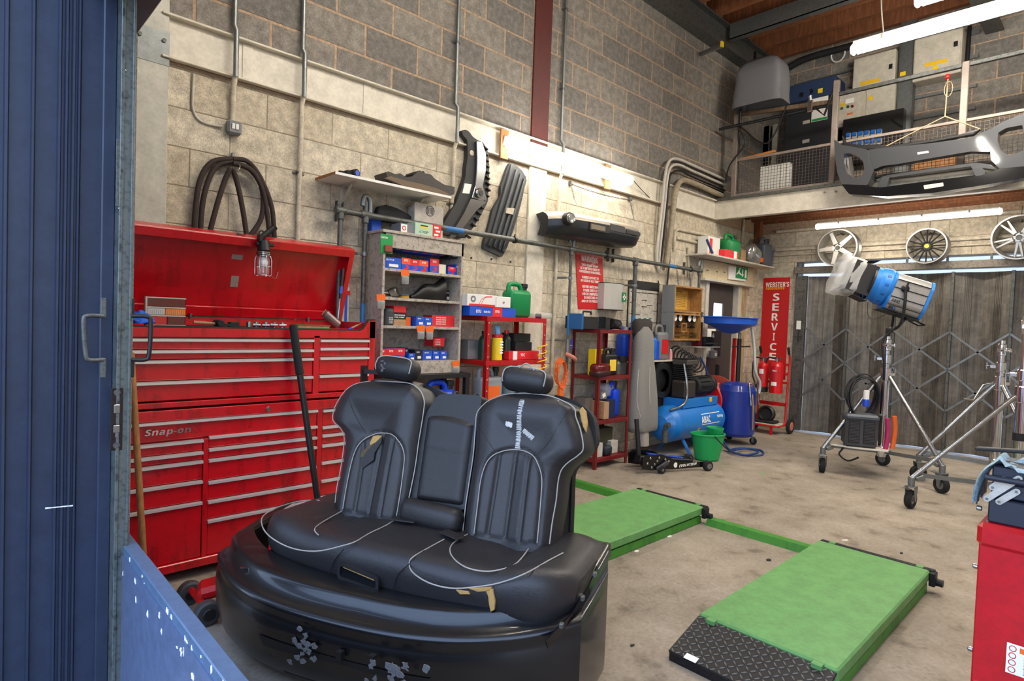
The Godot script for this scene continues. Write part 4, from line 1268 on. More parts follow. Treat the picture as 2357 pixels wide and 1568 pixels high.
func drawer(t: Node3D,x0: float,x1: float,y0: float,y1: float,zf: float) -> void:
	var st = ST();bb(st,v3(x0,y0,zf - 0.03),v3(x1,y1 - 0.010,zf - 0.006),0.003)
	var d = pw(t,"drawer",st,M.snap)
	st = ST();prism(st,[Vector2(zf - 0.012,y1 - 0.018),Vector2(zf + 0.010,y1 - 0.014),Vector2(zf + 0.010,y1 - 0.002),Vector2(zf - 0.012,y1 + 0.002)],x1 - x0,Transform3D(Basis(v3(0,0,1),v3(0,1,0),v3(-1,0,0)),v3(x1,0,0)))
	pw(d,"drawer_pull",st,M.alu)
func chest_items() -> void:
	# tail lamp cluster standing in the chest
	var z = 0.42
	var a = pz(337,683,z);var b = pz(427,750,z)
	var t = thing("tail_lamp","square car tail lamp cluster with clear and amber lenses standing in the tool chest","tail lamp",v3((a.x + b.x)/2,1.325,z - 0.03))
	var st = ST();bb(st,v3(a.x + 0.006,1.325,z - 0.09),v3(b.x - 0.002,a.y - 0.004,z - 0.02),0.012);pw(t,"housing",st,mat(C(96,20,24),0.3))
	var dk = coat(mat(C(92,12,20),0.15),1.0,0.03)
	var w = b.x - a.x
	var h = a.y - 1.327
	for q in [[0.0,1.0,0.66,1.0,dk],[0.02,0.47,0.36,0.64,coat(mat(C(196,194,190),0.15),1,0.03)],[0.47,1.0,0.36,0.66,coat(mat(C(226,118,12),0.15),1,0.03)],[0.0,0.52,0.0,0.34,coat(mat(C(196,14,30),0.2),1,0.03)],[0.52,1.0,0.0,0.36,dk]]:
		st = ST();bb(st,v3(a.x + w*q[0],1.327 + h*q[2],z - 0.02),v3(a.x + w*q[1],1.327 + h*q[3],z),0.004);pw(t,"lens",st,q[4])
	st = ST()
	for y in [0.0,0.35,0.65,1.0]: bb(st,v3(a.x - 0.003,1.325 + h*y - 0.003,z - 0.004),v3(b.x,1.325 + h*y + 0.003,z + 0.003))
	bb(st,v3(a.x - 0.004,1.325,z - 0.02),v3(a.x + 0.004,a.y + 0.003,z + 0.003));pw(t,"rim",st,M.offwhite)
	st = ST()
	for k in 18: bb(st,v3(a.x + w*(0.05 + k*0.05),1.327 + h*0.38,z),v3(a.x + w*(0.05 + k*0.05) + 0.0015,1.327 + h*0.55,z + 0.0015))
	pw(t,"lens_ribs",st,M.offwhite)
	# blue rag
	rng.seed = 21
	cloth("blue_rag","crumpled bright blue glove heaped at the end of the tool chest",pz(318,745,0.45),v3(0.13,0.06,0.12),mat(C(16,96,214),0.7),4)
	# hand lamp clipped over the lid
	var lp = pz(607,570,0.33)
	t = thing("inspection_lamp","black inspection lamp with wire cage and glass jar clipped to the red lid","lamp",v3(lp.x,lp.y - 0.17,lp.z))
	var X = Transform3D(Basis(),lp)
	st = ST();var h0 = pz(600,548,0.33);var h1 = pz(633,522,0.33);cyl(st,h0,h1,0.017,0.017,14,true,0.003);cyl(st,h1 - (h1 - h0)*0.05,h1,0.020,0.020,14);pw(t,"handle",st,M.black)
	st = ST();cyl(st,lp + v3(0.0,-0.02,0),lp + v3(-0.004,0.045,0),0.036,0.028,16,true,0.004);bb(st,lp + v3(-0.045,0.01,-0.02),lp + v3(0.06,0.03,0.01),0.003);bb(st,lp + v3(-0.035,0.03,-0.02),lp + v3(-0.01,0.075,0.02),0.004);pw(t,"socket",st,M.black)
	st = ST()
	for k in 3: cyl(st,lp + v3(0,-0.026 - k*0.010,0),lp + v3(0,-0.034 - k*0.010,0),0.042,0.042,18,true,0.002)
	pw(t,"collar",st,M.steel)
	st = ST();lathe(st,[Vector2(0.0,-0.165),Vector2(0.028,-0.163),Vector2(0.034,-0.15),Vector2(0.036,-0.08),Vector2(0.033,-0.054)],X,20);pw(t,"jar",st,M.glass)
	st = ST();lathe(st,[Vector2(0,-0.118),Vector2(0.015,-0.115),Vector2(0.024,-0.10),Vector2(0.026,-0.088),Vector2(0.02,-0.07),Vector2(0.014,-0.055)],X,16);pw(t,"bulb",st,M.white)
	st = ST()
	for k in 8:
		var an = TAU*k/8.0
		var d = v3(sin(an),0,cos(an))
		tube(st,[lp + d*0.042 + v3(0,-0.05,0),lp + d*0.05 + v3(0,-0.075,0),lp + d*0.05 + v3(0,-0.160,0),lp + d*0.035 + v3(0,-0.172,0)],0.0017,5)
	for y in [-0.115,-0.165]:
		var rg = []
		for k in 20: rg.append(lp + v3(sin(TAU*k/20.0)*0.05,y,cos(TAU*k/20.0)*0.05))
		tube(st,rg,0.0017,5,true)
	tube(st,[lp + v3(0.045,-0.168,0.01),lp + v3(0.075,-0.18,0.01),lp + v3(0.085,-0.14,0.01)],0.0017,5)
	pw(t,"cage",st,M.chrome)
	st = ST();tube(st,curve([lp + v3(-0.02,0.05,-0.01),lp + v3(-0.02,0.09,-0.02),lp + v3(0.0,0.10,-0.02),lp + v3(0.01,0.07,-0.02)],4),0.004,6);pw(t,"hook",st,M.black)
	# hammer,sockets,book,tin,screwdriver,torch
	st = ST();cyl(st,pz(445,742,0.42),pz(505,746,0.42),0.010,0.008,10);
	t = thing("mallet","rubber mallet with pale wooden shaft lying in the black tray","mallet",v3(-1.13,1.326,0.42))
	pw(t,"shaft",st,M.card)
	st = ST();var mh = pz(503,744,0.42);cyl(st,mh + v3(0,0,-0.045),mh + v3(0,0,0.045),0.02,-1,14,true,0.004);pw(t,"head",st,M.blackm)
	st = ST();bb(st,pz(530,757,0.45) ,pz(552,742,0.45) + v3(0,0,-0.05),0.004);bar(st,pz(510,748,0.45),pz(532,748,0.45),0.012,0.012);one("scraper","black handled scraper lying in the black tray","tool",st,M.blackm)
	rng.seed = 4
	var k = 0
	for q in [[573,752,0],[582,746,1],[590,752,0],[603,750,1],[612,744,0],[622,748,1],[632,752,0],[642,752,1],[650,753,0]]:
		var p = pz(q[0],q[1],0.40);p.y = 1.325
		st = ST()
		var r = rng.randf_range(0.010,0.016)
		if q[2] == 0: lathe(st,[Vector2(0,0),Vector2(r,0.0),Vector2(r,0.03),Vector2(r*0.7,0.03),Vector2(r*0.6,0.02),Vector2(0,0.02)],Transform3D(Basis(),p),12)
		else: cyl(st,p + v3(0,r,0),p + v3(0.04,r,0.015),r,r*0.85,12,true,0.002)
		one("socket",["steel socket standing in the red tray","steel socket lying on its side in the red tray"][q[2]],"socket",st,M.steel,["standing steel sockets","fallen steel sockets"][q[2]])
		k += 1
	var p = pz(715,748,0.42);p.y = 1.325
	t = thing("book","green hardback manual lying in the red tray of the tool chest","book",p,-0.12)
	st = ST();box(st,v3(0,0.019,0),v3(0.20,0.004,0.14));box(st,v3(0,0.002,0),v3(0.20,0.004,0.14));box(st,v3(-0.1,0.0105,0),v3(0.004,0.021,0.14));obj(t,"cover",st,mat(C(34,120,44),0.7))
	st = ST();box(st,v3(0.0,0.0105,0),v3(0.19,0.013,0.132));obj(t,"pages",st,M.card)
	p = pz(755,728,0.40)
	t = thing("spray_can","grubby spray can tipped over against the book in the tool chest","can",p + v3(0.02,-0.04,0))
	st = ST();var ax = v3(0.75,-0.62,0.1).normalized();cyl(st,p - ax*0.03,p + ax*0.09,0.026,-1,18,true,0.005);pw(t,"body",st,mat(C(146,130,130),0.35,0.5,"dirty",6.0))
	st = ST();cyl(st,p - ax*0.034,p - ax*0.029,0.024,-1,18);pw(t,"base",st,mat(C(110,52,48),0.6))
	st = ST();bar(st,p - ax*0.036 + v3(-0.012,-0.014,0),p - ax*0.036 + v3(0.014,0.018,0),0.006,0.004);pw(t,"tape_strip",st,M.card)
	t = thing("paint_brush","slim artist brush with blue ferrule leaning in the corner of the chest","brush",pz(803,758,0.5))
	var q0 = pz(795,763,0.5);var q1 = pz(832,744,0.5)
	st = ST();cyl(st,q0,q0.lerp(q1,0.4),0.006,0.008,8);pw(t,"handle",st,M.bluebox)
	st = ST();cyl(st,q0.lerp(q1,0.4),q0.lerp(q1,0.75),0.007,0.006,8);cyl(st,q0.lerp(q1,0.75),q1,0.005,0.001,8);pw(t,"bristle",st,M.card)
	# steel bar and broom leaning on the cabinet
	st = ST();var b0 = pz(731,1150,0.72);var b1 = pz(674,748,0.62)
	t = thing("pry_bar","long black steel bar with grip leaning on the red drawers","bar",b0 + v3(0,-0.3,0))
	cyl(st,b1 + (b0 - b1)*1.55,b1 + (b0 - b1)*0.24,0.018,0.018,12);pw(t,"shaft",st,M.black)
	st = ST();cyl(st,b1 + (b0 - b1)*0.28,b1,0.023,0.022,14,true,0.003);pw(t,"grip",st,M.rubber)
	var c0 = pz(329,1262,0.70);var c1 = pz(302,812,0.62)
	var dd = c0 - c1
	st = ST();cyl(st,c1 + dd*((c1.y - 0.02)/(c1.y - c0.y)),c1,0.0155,0.0145,12,true,0.003);one("broom_handle","plain wooden broom handle leaning on the red roller cabinet","broom handle",st,M.pine)
	# long tube standing behind the chest
	st = ST();var e0 = pz(792,660,0.06);var e1 = pz(792,735,0.06)
	t = thing("level_tube","white and blue cardboard tube standing behind the tool chest","tube",v3(e0.x,0,0.06))
	bb(st,v3(e0.x - 0.03,0.0,0.03),v3(e0.x + 0.03,e0.y,0.09),0.006);pw(t,"body",st,M.offwhite)
	st = ST();bb(st,v3(e0.x - 0.008,0.9,0.09),v3(e0.x + 0.012,e0.y - 0.05,0.092));pw(t,"stripe",st,M.bluebox)
	st = ST();bb(st,v3(e0.x - 0.031,e0.y - 0.06,0.03),v3(e0.x + 0.031,e0.y - 0.03,0.0925));pw(t,"stripe",st,M.redp)
func cloth(called: String,label: String,c: Vector3,s: Vector3,m: Material,sd: int,drop := 0.0) -> void:
	var n = noise(sd,1.0,3)
	var rows = []
	for i in 17:
		var row = []
		for j in 24:
			var th = PI*0.5*i/16.0
			var ph = TAU*j/24.0
			var r = 1.0 + 0.55*n.get_noise_3d(cos(ph)*1.6,i*0.16,sin(ph)*1.6)
			var y = cos(th)*(1.0 + 0.5*n.get_noise_3d(cos(ph)*2.2*sin(th),5.0,sin(ph)*2.2*sin(th)))
			row.append(c + v3(sin(th)*cos(ph)*r*s.x*0.5,y*s.y - drop*pow(sin(th),6.0)*maxf(0.0,-cos(ph)),sin(th)*sin(ph)*r*s.z*0.5))
		rows.append(row)
	var st = ST();loft(st,rows,true,false)
	one(called,label,"cloth",st,m)
# ---- scissor lift,floor jacks and litter
func go_e_lift() -> void:
	var loz: SurfaceTool = ST()
	prism(loz,[Vector2(-0.014,0),Vector2(-0.006,0.0035),Vector2(0.006,0.0035),Vector2(0.014,0),Vector2(0.006,-0.0035),Vector2(-0.006,-0.0035)],0.002,Transform3D(Basis(Vector3.RIGHT,-PI/2),Vector3.ZERO),0.001)
	var lm: Mesh = loz.commit()
	var dark = mat(C(40,40,44),0.5,0.4,"dirty",4.0)
	for q in [[0.335,1.81,1.235,1.83,"green steel lift platform lying between the bench seat and the racks"],[0.295,1.765,2.63,3.215,"green steel lift platform with black chequer plate ramp"]]:
		var t = thing("lift_platform",q[4],"lift",v3((q[0] + q[1])/2,0,(q[2] + q[3])/2),0,"scissor lift platforms")
		var st = ST();bb(st,v3(q[0],0.062,q[2]),v3(q[1],0.12,q[3]),0.008);pw(t,"deck",st,M.green)
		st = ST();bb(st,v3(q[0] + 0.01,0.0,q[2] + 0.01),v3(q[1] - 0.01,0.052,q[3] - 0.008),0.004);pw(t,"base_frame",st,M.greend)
		st = ST();bb(st,v3(q[0] + 0.02,0.05,q[2] + 0.03),v3(q[1] - 0.02,0.064,q[3] - 0.03));pw(t,"gap_plate",st,M.black)
		st = ST();bb(st,v3(q[1] + 0.002,0.075,q[2] + 0.01),v3(q[1] + 0.035,0.122,q[3] + 0.02),0.004);pw(t,"end_stop",st,dark)
		st = ST();bb(st,v3(q[1] - 0.03,0.04,q[3]),v3(q[1] + 0.03,0.115,q[3] + 0.03),0.004);cyl(st,v3(q[1] + 0.01,0.06,q[3]),v3(q[1] + 0.01,0.06,q[3] + 0.06),0.02,-1,12);pw(t,"pivot",st,dark)
		for z in [q[2] + 0.06,q[3] - 0.07]:
			st = ST();bb(st,v3(q[1] - 0.001,0.1,z),v3(q[1] + 0.036,0.124,z + 0.035),0.002);pw(t,"hinge_tab",st,M.green)
		if q[2] < 2.0: 
			st = ST();bb(st,v3(q[0] - 0.035,0.02,q[2]),v3(q[0],0.11,q[3] - 0.03),0.004);pw(t,"end_stop",st,dark)
			continue
		var a = v3(q[0] - 0.004,0.112,0);var b = v3(0.045,0.04,0)
		st = ST();var mid = (a + b)/2 + v3(0,-0.006,(q[2] + q[3])/2)
		var d = (a - b).normalized()
		var fb = Basis(d,v3(-d.y,d.x,0),v3(0,0,1))
		box(st,mid,v3(a.distance_to(b),0.010,q[3] - q[2] - 0.004),fb,0.002)
		bb(st,v3(0.04,0.0,q[2] + 0.01),v3(0.06,0.036,q[3] - 0.01));
		var fl = pw(t,"ramp_flap",st,dark)
		var n = 0
		for i in 10:
			for j in 22:
				var o = obj(fl,"tread_lozenge",lm,M.galvd)
				o.transform = fl.transform.affine_inverse().orthonormalized()*Transform3D()
				var p = mid + fb*v3(-0.118 + i*0.0262,0.005,-0.275 + j*0.0262)
				o.transform = Transform3D((fb*Basis(Vector3.UP,0.785 if (i + j) % 2 == 0 else -0.785)),p)
				n += 1
		for z in [q[2] + 0.05,q[3] - 0.09]:
			st = ST();bb(st,v3(q[0] - 0.03,0.1,z),v3(q[0] + 0.002,0.122,z + 0.04),0.002);pw(t,"hinge_tab",st,M.green)
		st = ST();box(st,mid + fb*v3(-0.115,0.0065,-0.19),v3(0.03,0.002,0.055),fb);pw(fl,"label",st,M.print_white)
		for z in [q[2] + 0.05,q[2] + 0.3]:
			st = ST();cyl(st,v3(0.05,0.012,z),v3(0.05,0.012,z + 0.03),0.012,-1,10);pw(fl,"roller",st,M.black)
	for q in [[1.865,2.60,"green steel hose cover between the two lift platforms"],[0.30,1.215,"green steel hose cover running from the lift platform towards the racks"]]:
		var st = ST()
		var prof = [Vector2(1.775,0),Vector2(1.885,0),Vector2(1.862,0.045),Vector2(1.80,0.045)]
		prism(st,prof,q[1] - q[0],Transform3D(Basis(),v3(0,0,q[0])))
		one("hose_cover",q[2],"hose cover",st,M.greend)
	# low red trolley jack beside the bumper
	var t = thing("trolley_jack","old low red trolley jack with grey rollers behind the bumper","jack",v3(-1.2,0,1.05))
	var st = ST();bar(st,v3(-1.33,0.10,0.98),v3(-1.08,0.14,1.06),0.14,0.06,0.02);bar(st,v3(-1.33,0.075,0.88),v3(-1.33,0.075,1.10),0.03,0.03,0.01);pw(t,"body",st,M.red)
	for z in [0.865,1.125]:
		st = ST();cyl(st,v3(-1.33,0.055,z - 0.025),v3(-1.33,0.055,z + 0.025),0.055,-1,20,true,0.008);pw(t,"roller",st,M.darkgrey)
		st = ST();cyl(st,v3(-1.33,0.055,z + 0.02),v3(-1.33,0.055,z + 0.032),0.028,-1,16,true,0.004);pw(t,"hub",st,M.black)
	st = ST();cyl(st,v3(-1.21,0.14,1.02),v3(-1.21,0.175,1.02),0.05,0.045,18,true,0.005);pw(t,"saddle",st,M.blackm)
	# long black trolley jack
	var a = v3(2.70,0,0.62);var b = v3(3.40,0,0.92)
	var dx = (b - a).normalized()
	var JB = Basis(dx,Vector3.UP,dx.cross(Vector3.UP))
	t = thing("floor_jack","long low black trolley jack in front of the blue compressor","jack",(a + b)/2,0)
	t.basis = JB
	var L = a.distance_to(b)
	var side = [Vector2(-L/2,0.05),Vector2(-L/2 + 0.10,0.03),Vector2(-L/2 + 0.24,0.035),Vector2(-L/2 + 0.34,0.03),Vector2(L/2 - 0.02,0.035),Vector2(L/2,0.06),Vector2(L/2 - 0.04,0.085),Vector2(0.02,0.10),Vector2(-0.10,0.16),Vector2(-0.16,0.18),Vector2(-L/2 + 0.05,0.18),Vector2(-L/2,0.15)]
	for z in [-0.13,0.12]:
		st = ST();prism(st,side,0.012,Transform3D(Basis(),v3(0,0,z)),0.002);obj(t,"side_plate",st,M.blackgloss)
	st = ST();box(st,v3(-0.05,0.095,-0.005),v3(L*0.8,0.05,0.10),Basis(Vector3.BACK,-0.1),0.006);obj(t,"lift_arm",st,M.black)
	st = ST();box(st,v3(-0.02,0.128,-0.03),v3(0.42,0.012,0.05),Basis(Vector3.BACK,-0.14),0.003);obj(t,"arm_cover",st,M.blue)
	for z in [-0.16,0.15]:
		st = ST();cyl(st,v3(L/2 - 0.02,0.05,z - 0.02),v3(L/2 - 0.02,0.05,z + 0.03),0.05,-1,22,true,0.006);cyl(st,v3(-L/2 + 0.2,0.04,z - 0.015),v3(-L/2 + 0.2,0.04,z + 0.025),0.04,-1,20,true,0.006);var w = obj(t,"roller",st,M.rubber)
		st = ST();cyl(st,v3(L/2 - 0.02,0.05,z + 0.03),v3(L/2 - 0.02,0.05,z + 0.034),0.028,-1,18);cyl(st,v3(-L/2 + 0.2,0.04,z + 0.025),v3(-L/2 + 0.2,0.04,z + 0.03),0.014,-1,14);obj(w,"hub",st,M.galv)
	for q in [[-0.30,0.15],[-0.33,0.10],[-0.25,0.09],[-0.20,0.15],[-0.13,0.13],[-0.28,0.06],[-0.09,0.11],[-0.22,0.12]]:
		st = ST();cyl(st,v3(q[0],q[1],0.132),v3(q[0],q[1],0.142),0.011,-1,12,true,0.002);obj(t,"bolt",st,M.steel)
	st = ST();box(st,v3(-0.17,0.075,0.15),v3(0.14,0.04,0.03),Basis(Vector3.BACK,0.5),0.006);obj(t,"guard",st,M.darkgrey)
	words(t,"lettering","EVOLUTION",M.print_white,Transform3D(Basis(v3(1,0.08,0).normalized(),v3(0.25,1,0).normalized(),Vector3.BACK),v3(0.14,0.066,0.1325)),0.20,0.026)
	st = ST();prism(st,circ(-0.005,0.07,0.022,0.026,14,0.5,5.6),0.001,Transform3D(Basis(),v3(0,0,0.1325)));obj(t,"emblem",st,M.print_white)
	st = ST();tube(st,[v3(-L/2 + 0.04,0.16,0),v3(-L/2 + 0.03,0.34,-0.02),v3(-L/2 + 0.02,0.50,-0.04)],0.022,12);obj(t,"handle_socket",st,M.black)
	# litter
	var k = 0
	for q in [[1465,1270,"pale scrap of paper beside the green platform",0.03,M.print_white],[1540,1235,"small torn white label on the concrete by the green platform",0.035,M.print_white],[1945,1245,"flat pale paint chip behind the ramped green platform",0.04,M.offwhite],[1755,1091,"tiny bright green plastic chip on the bare floor",0.022,mat(C(60,220,60),0.6)],[1770,1290,"dark leaf shaped scrap on the floor beyond the ramped platform",0.03,M.blackm],[1835,1252,"white plastic strip on the green hose cover end",0.04,M.print_white],[1455,1487,"small dark clot of dirt on the floor by the tyres",0.02,M.blackm],[2075,1274,"dark shred of rubber on the bare concrete",0.022,M.blackm]]:
		var p = pY(q[0],q[1],0.0)
		st = ST();rng.seed = 30 + k
		var poly = []
		for i in 7: poly.append(Vector2(cos(TAU*i/7.0),sin(TAU*i/7.0)*0.6)*q[3]*rng.randf_range(0.5,1.0))
		prism(st,poly,0.003,Transform3D(Basis(Vector3.RIGHT,-PI/2),p + v3(0,0.0005 if k != 5 else 0.0,0)))
		one("scrap",q[2],"litter",st,q[4]);k += 1
# ---- what hangs on the block wall
func wp(list: Array,z: float) -> Array:       # photo pixels on the plane at z in front of the wall
	var o = []
	for q in list:
		var p = pz(q[0],q[1],z)
		o.append(Vector2(p.x,p.y))
	return o
func wpc(list: Array,z: float,ox: float,oy: float,s: float) -> Array:
	var o = []
	for q in list: o.append([ox + q[0]/s,oy + q[1]/s])
	return wp(o,z)
func chain(st: SurfaceTool,a: Vector3,b: Vector3,sag := 0.0,L := 0.028) -> void:
	var n = int(a.distance_to(b)/(L*0.72))
	for k in n:
		var f = (k + 0.5)/n
		var p = a.lerp(b,f) - v3(0,sag*4.0*f*(1 - f),0)
		var d = (a.lerp(b,f + 0.02) - v3(0,sag*4.0*(f + 0.02)*(0.98 - f),0) - p).normalized()
		var B = axes(d)*Basis(Vector3.UP,PI/2 if k % 2 == 0 else 0.0)
		var r = []
		for i in 8: r.append(p + B*v3(cos(TAU*i/8.0)*L*0.27,sin(TAU*i/8.0)*L*0.5,0))
		tube(st,r,L*0.09,4,true)
func go_f_pipes() -> void:
	var st = ST()
	var k = 0
	for q in [[541,150,0.0,"galvanised conduit dropping to the grey switch box"],[698,200,1.35,"galvanised conduit running down behind the red lid"],[1055,150,2.05,"galvanised conduit ending by the white shelf"],[1292,400,0.0,"galvanised conduit beside the dark red steel column"]]:
		var x = pz(q[0],q[1],0.06).x
		var y0: float = q[2]
		if k == 0: y0 = pz(539,285,0.03).y
		var t = thing("conduit",q[3],"conduit",v3(x,y0,0.04),0,"wall conduits")
		st = ST();tube(st,[v3(x,CY - 0.3,0.04),v3(x,3.16,0.04),v3(x,3.12,0.075),v3(x,2.84,0.075)],0.0155,10);pw(t,"upper_pipe",st,M.galv)
		st = ST();tube(st,[v3(x,2.86,0.075),v3(x,2.80,0.045),v3(x,y0,0.03)],0.016,10);pw(t,"lower_pipe",st,M.cream3)
		for y in [4.4,3.65,2.35]:
			if y < y0: continue
			st = ST();bb(st,v3(x - 0.04,y - 0.008,0.012),v3(x + 0.04,y + 0.008,0.022),0.002);lathe(st,[Vector2(0.018,-0.008),Vector2(0.021,-0.008),Vector2(0.021,0.008),Vector2(0.018,0.008)],Transform3D(Basis(),v3(x,y,0.04 if y > 3 else 0.033)),14);pw(t,"saddle",st,M.galvd)
		k += 1
	# switch
	var c = pz(538,295,0.04)
	var t = thing("wall_switch","grey metal clad twin switch on the block wall","switch",c + v3(0,-0.05,0))
	st = ST();box(st,c,v3(0.085,0.085,0.05),Basis(),0.012);pw(t,"box",st,M.grey)
	for s in [-1,1]:
		st = ST();box(st,c + v3(s*0.011,0.004,0.028),v3(0.018,0.034,0.008),Basis(Vector3.RIGHT,0.08),0.002);pw(t,"rocker",st,M.white)
	st = ST();var a = pz(446,170,0.02);tube(st,curve([a,pz(444,215,0.02),pz(444,250,0.02),pz(456,274,0.02),pz(480,286,0.02),pz(512,291,0.03)],5),0.007,8)
	one("switch_cable","pale cable looping from the wall to the grey switch","cable",st,M.offwhite)
	# hose hank on its bracket
	var hc = pz(535,372,0.05)
	t = thing("hose_hank","dark rubber hose hung in loops on a bracket over the tool chest","hose",hc + v3(0,-0.6,0))
	rng.seed = 17
	for q in [[[535,366],[490,372],[462,410],[450,480],[446,560]],[[537,372],[500,382],[478,420],[465,480],[460,560]],[[536,366],[570,372],[600,410],[626,480],[632,560]],[[536,376],[575,390],[602,430],[615,490],[622,560]],[[530,388],[516,420],[500,470],[484,530]],[[536,388],[548,430],[560,490],[570,560]],[[540,375],[580,392],[604,440],[602,500],[578,540],[560,560]]]:
		var pts = []
		var z = 0.045 + rng.randf()*0.05
		for e in q: pts.append(pz(e[0],e[1],z))
		st = ST();tube(st,curve(pts,6),0.0155,9);pw(t,"hose_loop",st,mat(C(58,44,40),0.8,0,"mottle",4.0))
	st = ST();bb(st,pz(530,383,0.02),pz(541,352,0.05),0.002);tube(st,curve([hc + v3(0,-0.01,0.0),hc + v3(0.02,-0.03,0.07),hc + v3(0.0,-0.07,0.09),hc + v3(-0.02,-0.05,0.06)],4),0.004,6);pw(t,"bracket",st,M.galv)
	# air line
	t = thing("air_line","galvanised compressed air pipe running along the block wall with drops","pipe",v3(0,1.1,0.15))
	var y = 2.125
	var x0 = pz(790,487,0.15).x;var x1 = pz(1610,625,0.15).x
	st = ST();cyl(st,v3(x0,y,0.15),v3(x1,y,0.15),0.021,-1,14);pw(t,"main_pipe",st,M.galvd)
	var drops = [[pz(783,520,0.15).x,y,1.3,0.017],[pz(840,530,0.15).x,y + 0.09,1.2,0.017],[pz(1310,565,0.12).x,y,0.95,0.014],[3.24,y,0.86,0.023],[x1,y,1.1,0.016]]
	for d in drops:
		st = ST();cyl(st,v3(d[0],d[2],0.15),v3(d[0],d[1],0.15),d[3],-1,12);pw(t,"drop_pipe",st,M.galvd)
		st = ST();cyl(st,v3(d[0] - 0.04,y,0.15),v3(d[0] + 0.04,y,0.15),0.028,-1,14,true,0.004);cyl(st,v3(d[0],y - 0.06,0.15),v3(d[0],y,0.15),d[3] + 0.008,-1,14,true,0.004);pw(t,"tee",st,M.galvd)
		for yy in [1.85,1.25]:
			if yy < d[2]: continue
			st = ST();cyl(st,v3(d[0] - 0.08,yy,0.012),v3(d[0] - 0.05,yy,0.15),0.010,-1,8);cyl(st,v3(d[0],yy - 0.014,0.15),v3(d[0],yy + 0.014,0.15),d[3] + 0.007,-1,14);bar(st,v3(d[0] - 0.06,yy,0.15),v3(d[0],yy,0.15),0.016,0.012);pw(t,"pipe_clip",st,M.galv)
	for x in [pz(843,480,0.15).x,pz(1316,560,0.15).x,x1 + 0.01]:
		st = ST();tube(st,curve([v3(x + 0.03,y,0.15),v3(x + 0.03,y + 0.09,0.15),v3(x + 0.01,y + 0.13,0.15),v3(x - 0.02,y + 0.12,0.15),v3(x - 0.03,y + 0.06,0.15)],5),0.017,10);pw(t,"swan_neck",st,M.galv)
	for e in [[1185,548],[1395,583],[1590,620]]:
		var x = pz(e[0],e[1],0.15).x
		st = ST();cyl(st,v3(x - 0.012,y,0.15),v3(x + 0.012,y,0.15),0.03,-1,16);cyl(st,v3(x,y + 0.03,0.15),v3(x,y + 0.05,0.15),0.006,-1,8);pw(t,"pipe_ring",st,M.black)
	var blue = mat(C(40,110,170),0.5)
	for e in [[0.66,0.18],[3.9,0.14]]:
		st = ST();cyl(st,v3(e[0],y,0.15),v3(e[0] + e[1],y,0.15),0.0215,-1,14);pw(t,"blue_tape",st,blue)
	for e in [[drops[1][0],1.32,1.5,0.0178],[drops[2][0],1.3,1.5,0.0148],[3.24,1.28,1.52,0.0235]]:
		st = ST();cyl(st,v3(e[0],e[1],0.15),v3(e[0],e[2],0.15),e[3],-1,12);pw(t,"blue_tape",st,blue)
	# valve with lever on the second drop
	var vx: float = drops[2][0]
	st = ST();cyl(st,v3(vx,1.12,0.15),v3(vx,1.24,0.15),0.022,-1,14,true,0.004);cyl(st,v3(vx,1.20,0.15),v3(vx + 0.05,1.20,0.16),0.008);pw(t,"valve",st,M.galv)
	st = ST();bb(st,v3(vx + 0.045,1.17,0.15),v3(vx + 0.06,1.27,0.165),0.003);pw(t,"valve_lever",st,M.blue)
	# channel pieces left on the wall
	for e in [[774,462,788,512,"short grey channel bracket by the pipe elbow"],[1400,571,1411,604,"short grey channel bracket under the hung bumper"],[1575,604,1585,634,"short grey channel bracket beside the gauge box chains"]]:
		var p = pz(e[0],e[1],0.03);var q = pz(e[2],e[3],0.03)
		st = ST();bb(st,v3(p.x,q.y,0.0),v3(p.x + 0.006,p.y,0.045));bb(st,v3(q.x - 0.006,q.y,0.0),v3(q.x,p.y,0.045));bb(st,v3(p.x,q.y,0.0),v3(q.x,p.y,0.006));one("channel_bracket",e[4],"bracket",st,M.galvd,"channel brackets")
	# cable bundle sweeping up to the mezzanine
	var n = 0
	for e in [[0.0,0.017,M.offwhite,"cream cable of the bundle sweeping up to the mezzanine, outermost"],[0.05,0.017,M.offwhite,"cream cable of the bundle sweeping up to the mezzanine, second"],[0.10,0.012,M.black,"thin black cable following the cream bundle to the mezzanine"]]:
		var o: float = e[0]
		st = ST();tube(st,curve([v3(3.88,2.05,0.04),v3(3.80 + o,2.25,0.05),v3(3.80 + o,2.8,0.09),v3(3.82 + o,3.14,0.10),v3(3.90 + o,3.33 - o,0.09),v3(4.10 + o,3.41 - o*1.2,0.07),v3(4.5,3.42 - o*1.4,0.05),v3(5.35,3.40 - o*1.4,0.05)],6),e[1],8);one("bundle_cable",e[3],"cable",st,e[2])
	st = ST();tube(st,curve([v3(4.0,2.12,0.05),v3(4.02,2.3,0.06),v3(4.03,2.7,0.09),v3(4.04,2.95,0.10),v3(4.14,3.13,0.09),v3(4.4,3.20,0.07),v3(5.3,3.17,0.06)],6),0.034,10);one("armoured_cable","fat armoured cable bending up to the mezzanine","cable",st,mat(C(176,166,146),0.6,0,"dirty",2.0))
	st = ST();tube(st,curve([v3(5.3,3.23,0.05),v3(4.5,3.24,0.05),v3(4.2,3.18,0.05),v3(4.10,3.0,0.06),v3(4.08,2.3,0.05),v3(4.06,1.9,0.04),v3(4.02,1.25,0.035)],6),0.011,8);one("black_wall_cable","black cable falling down the wall past the gauge box","cable",st,M.black)
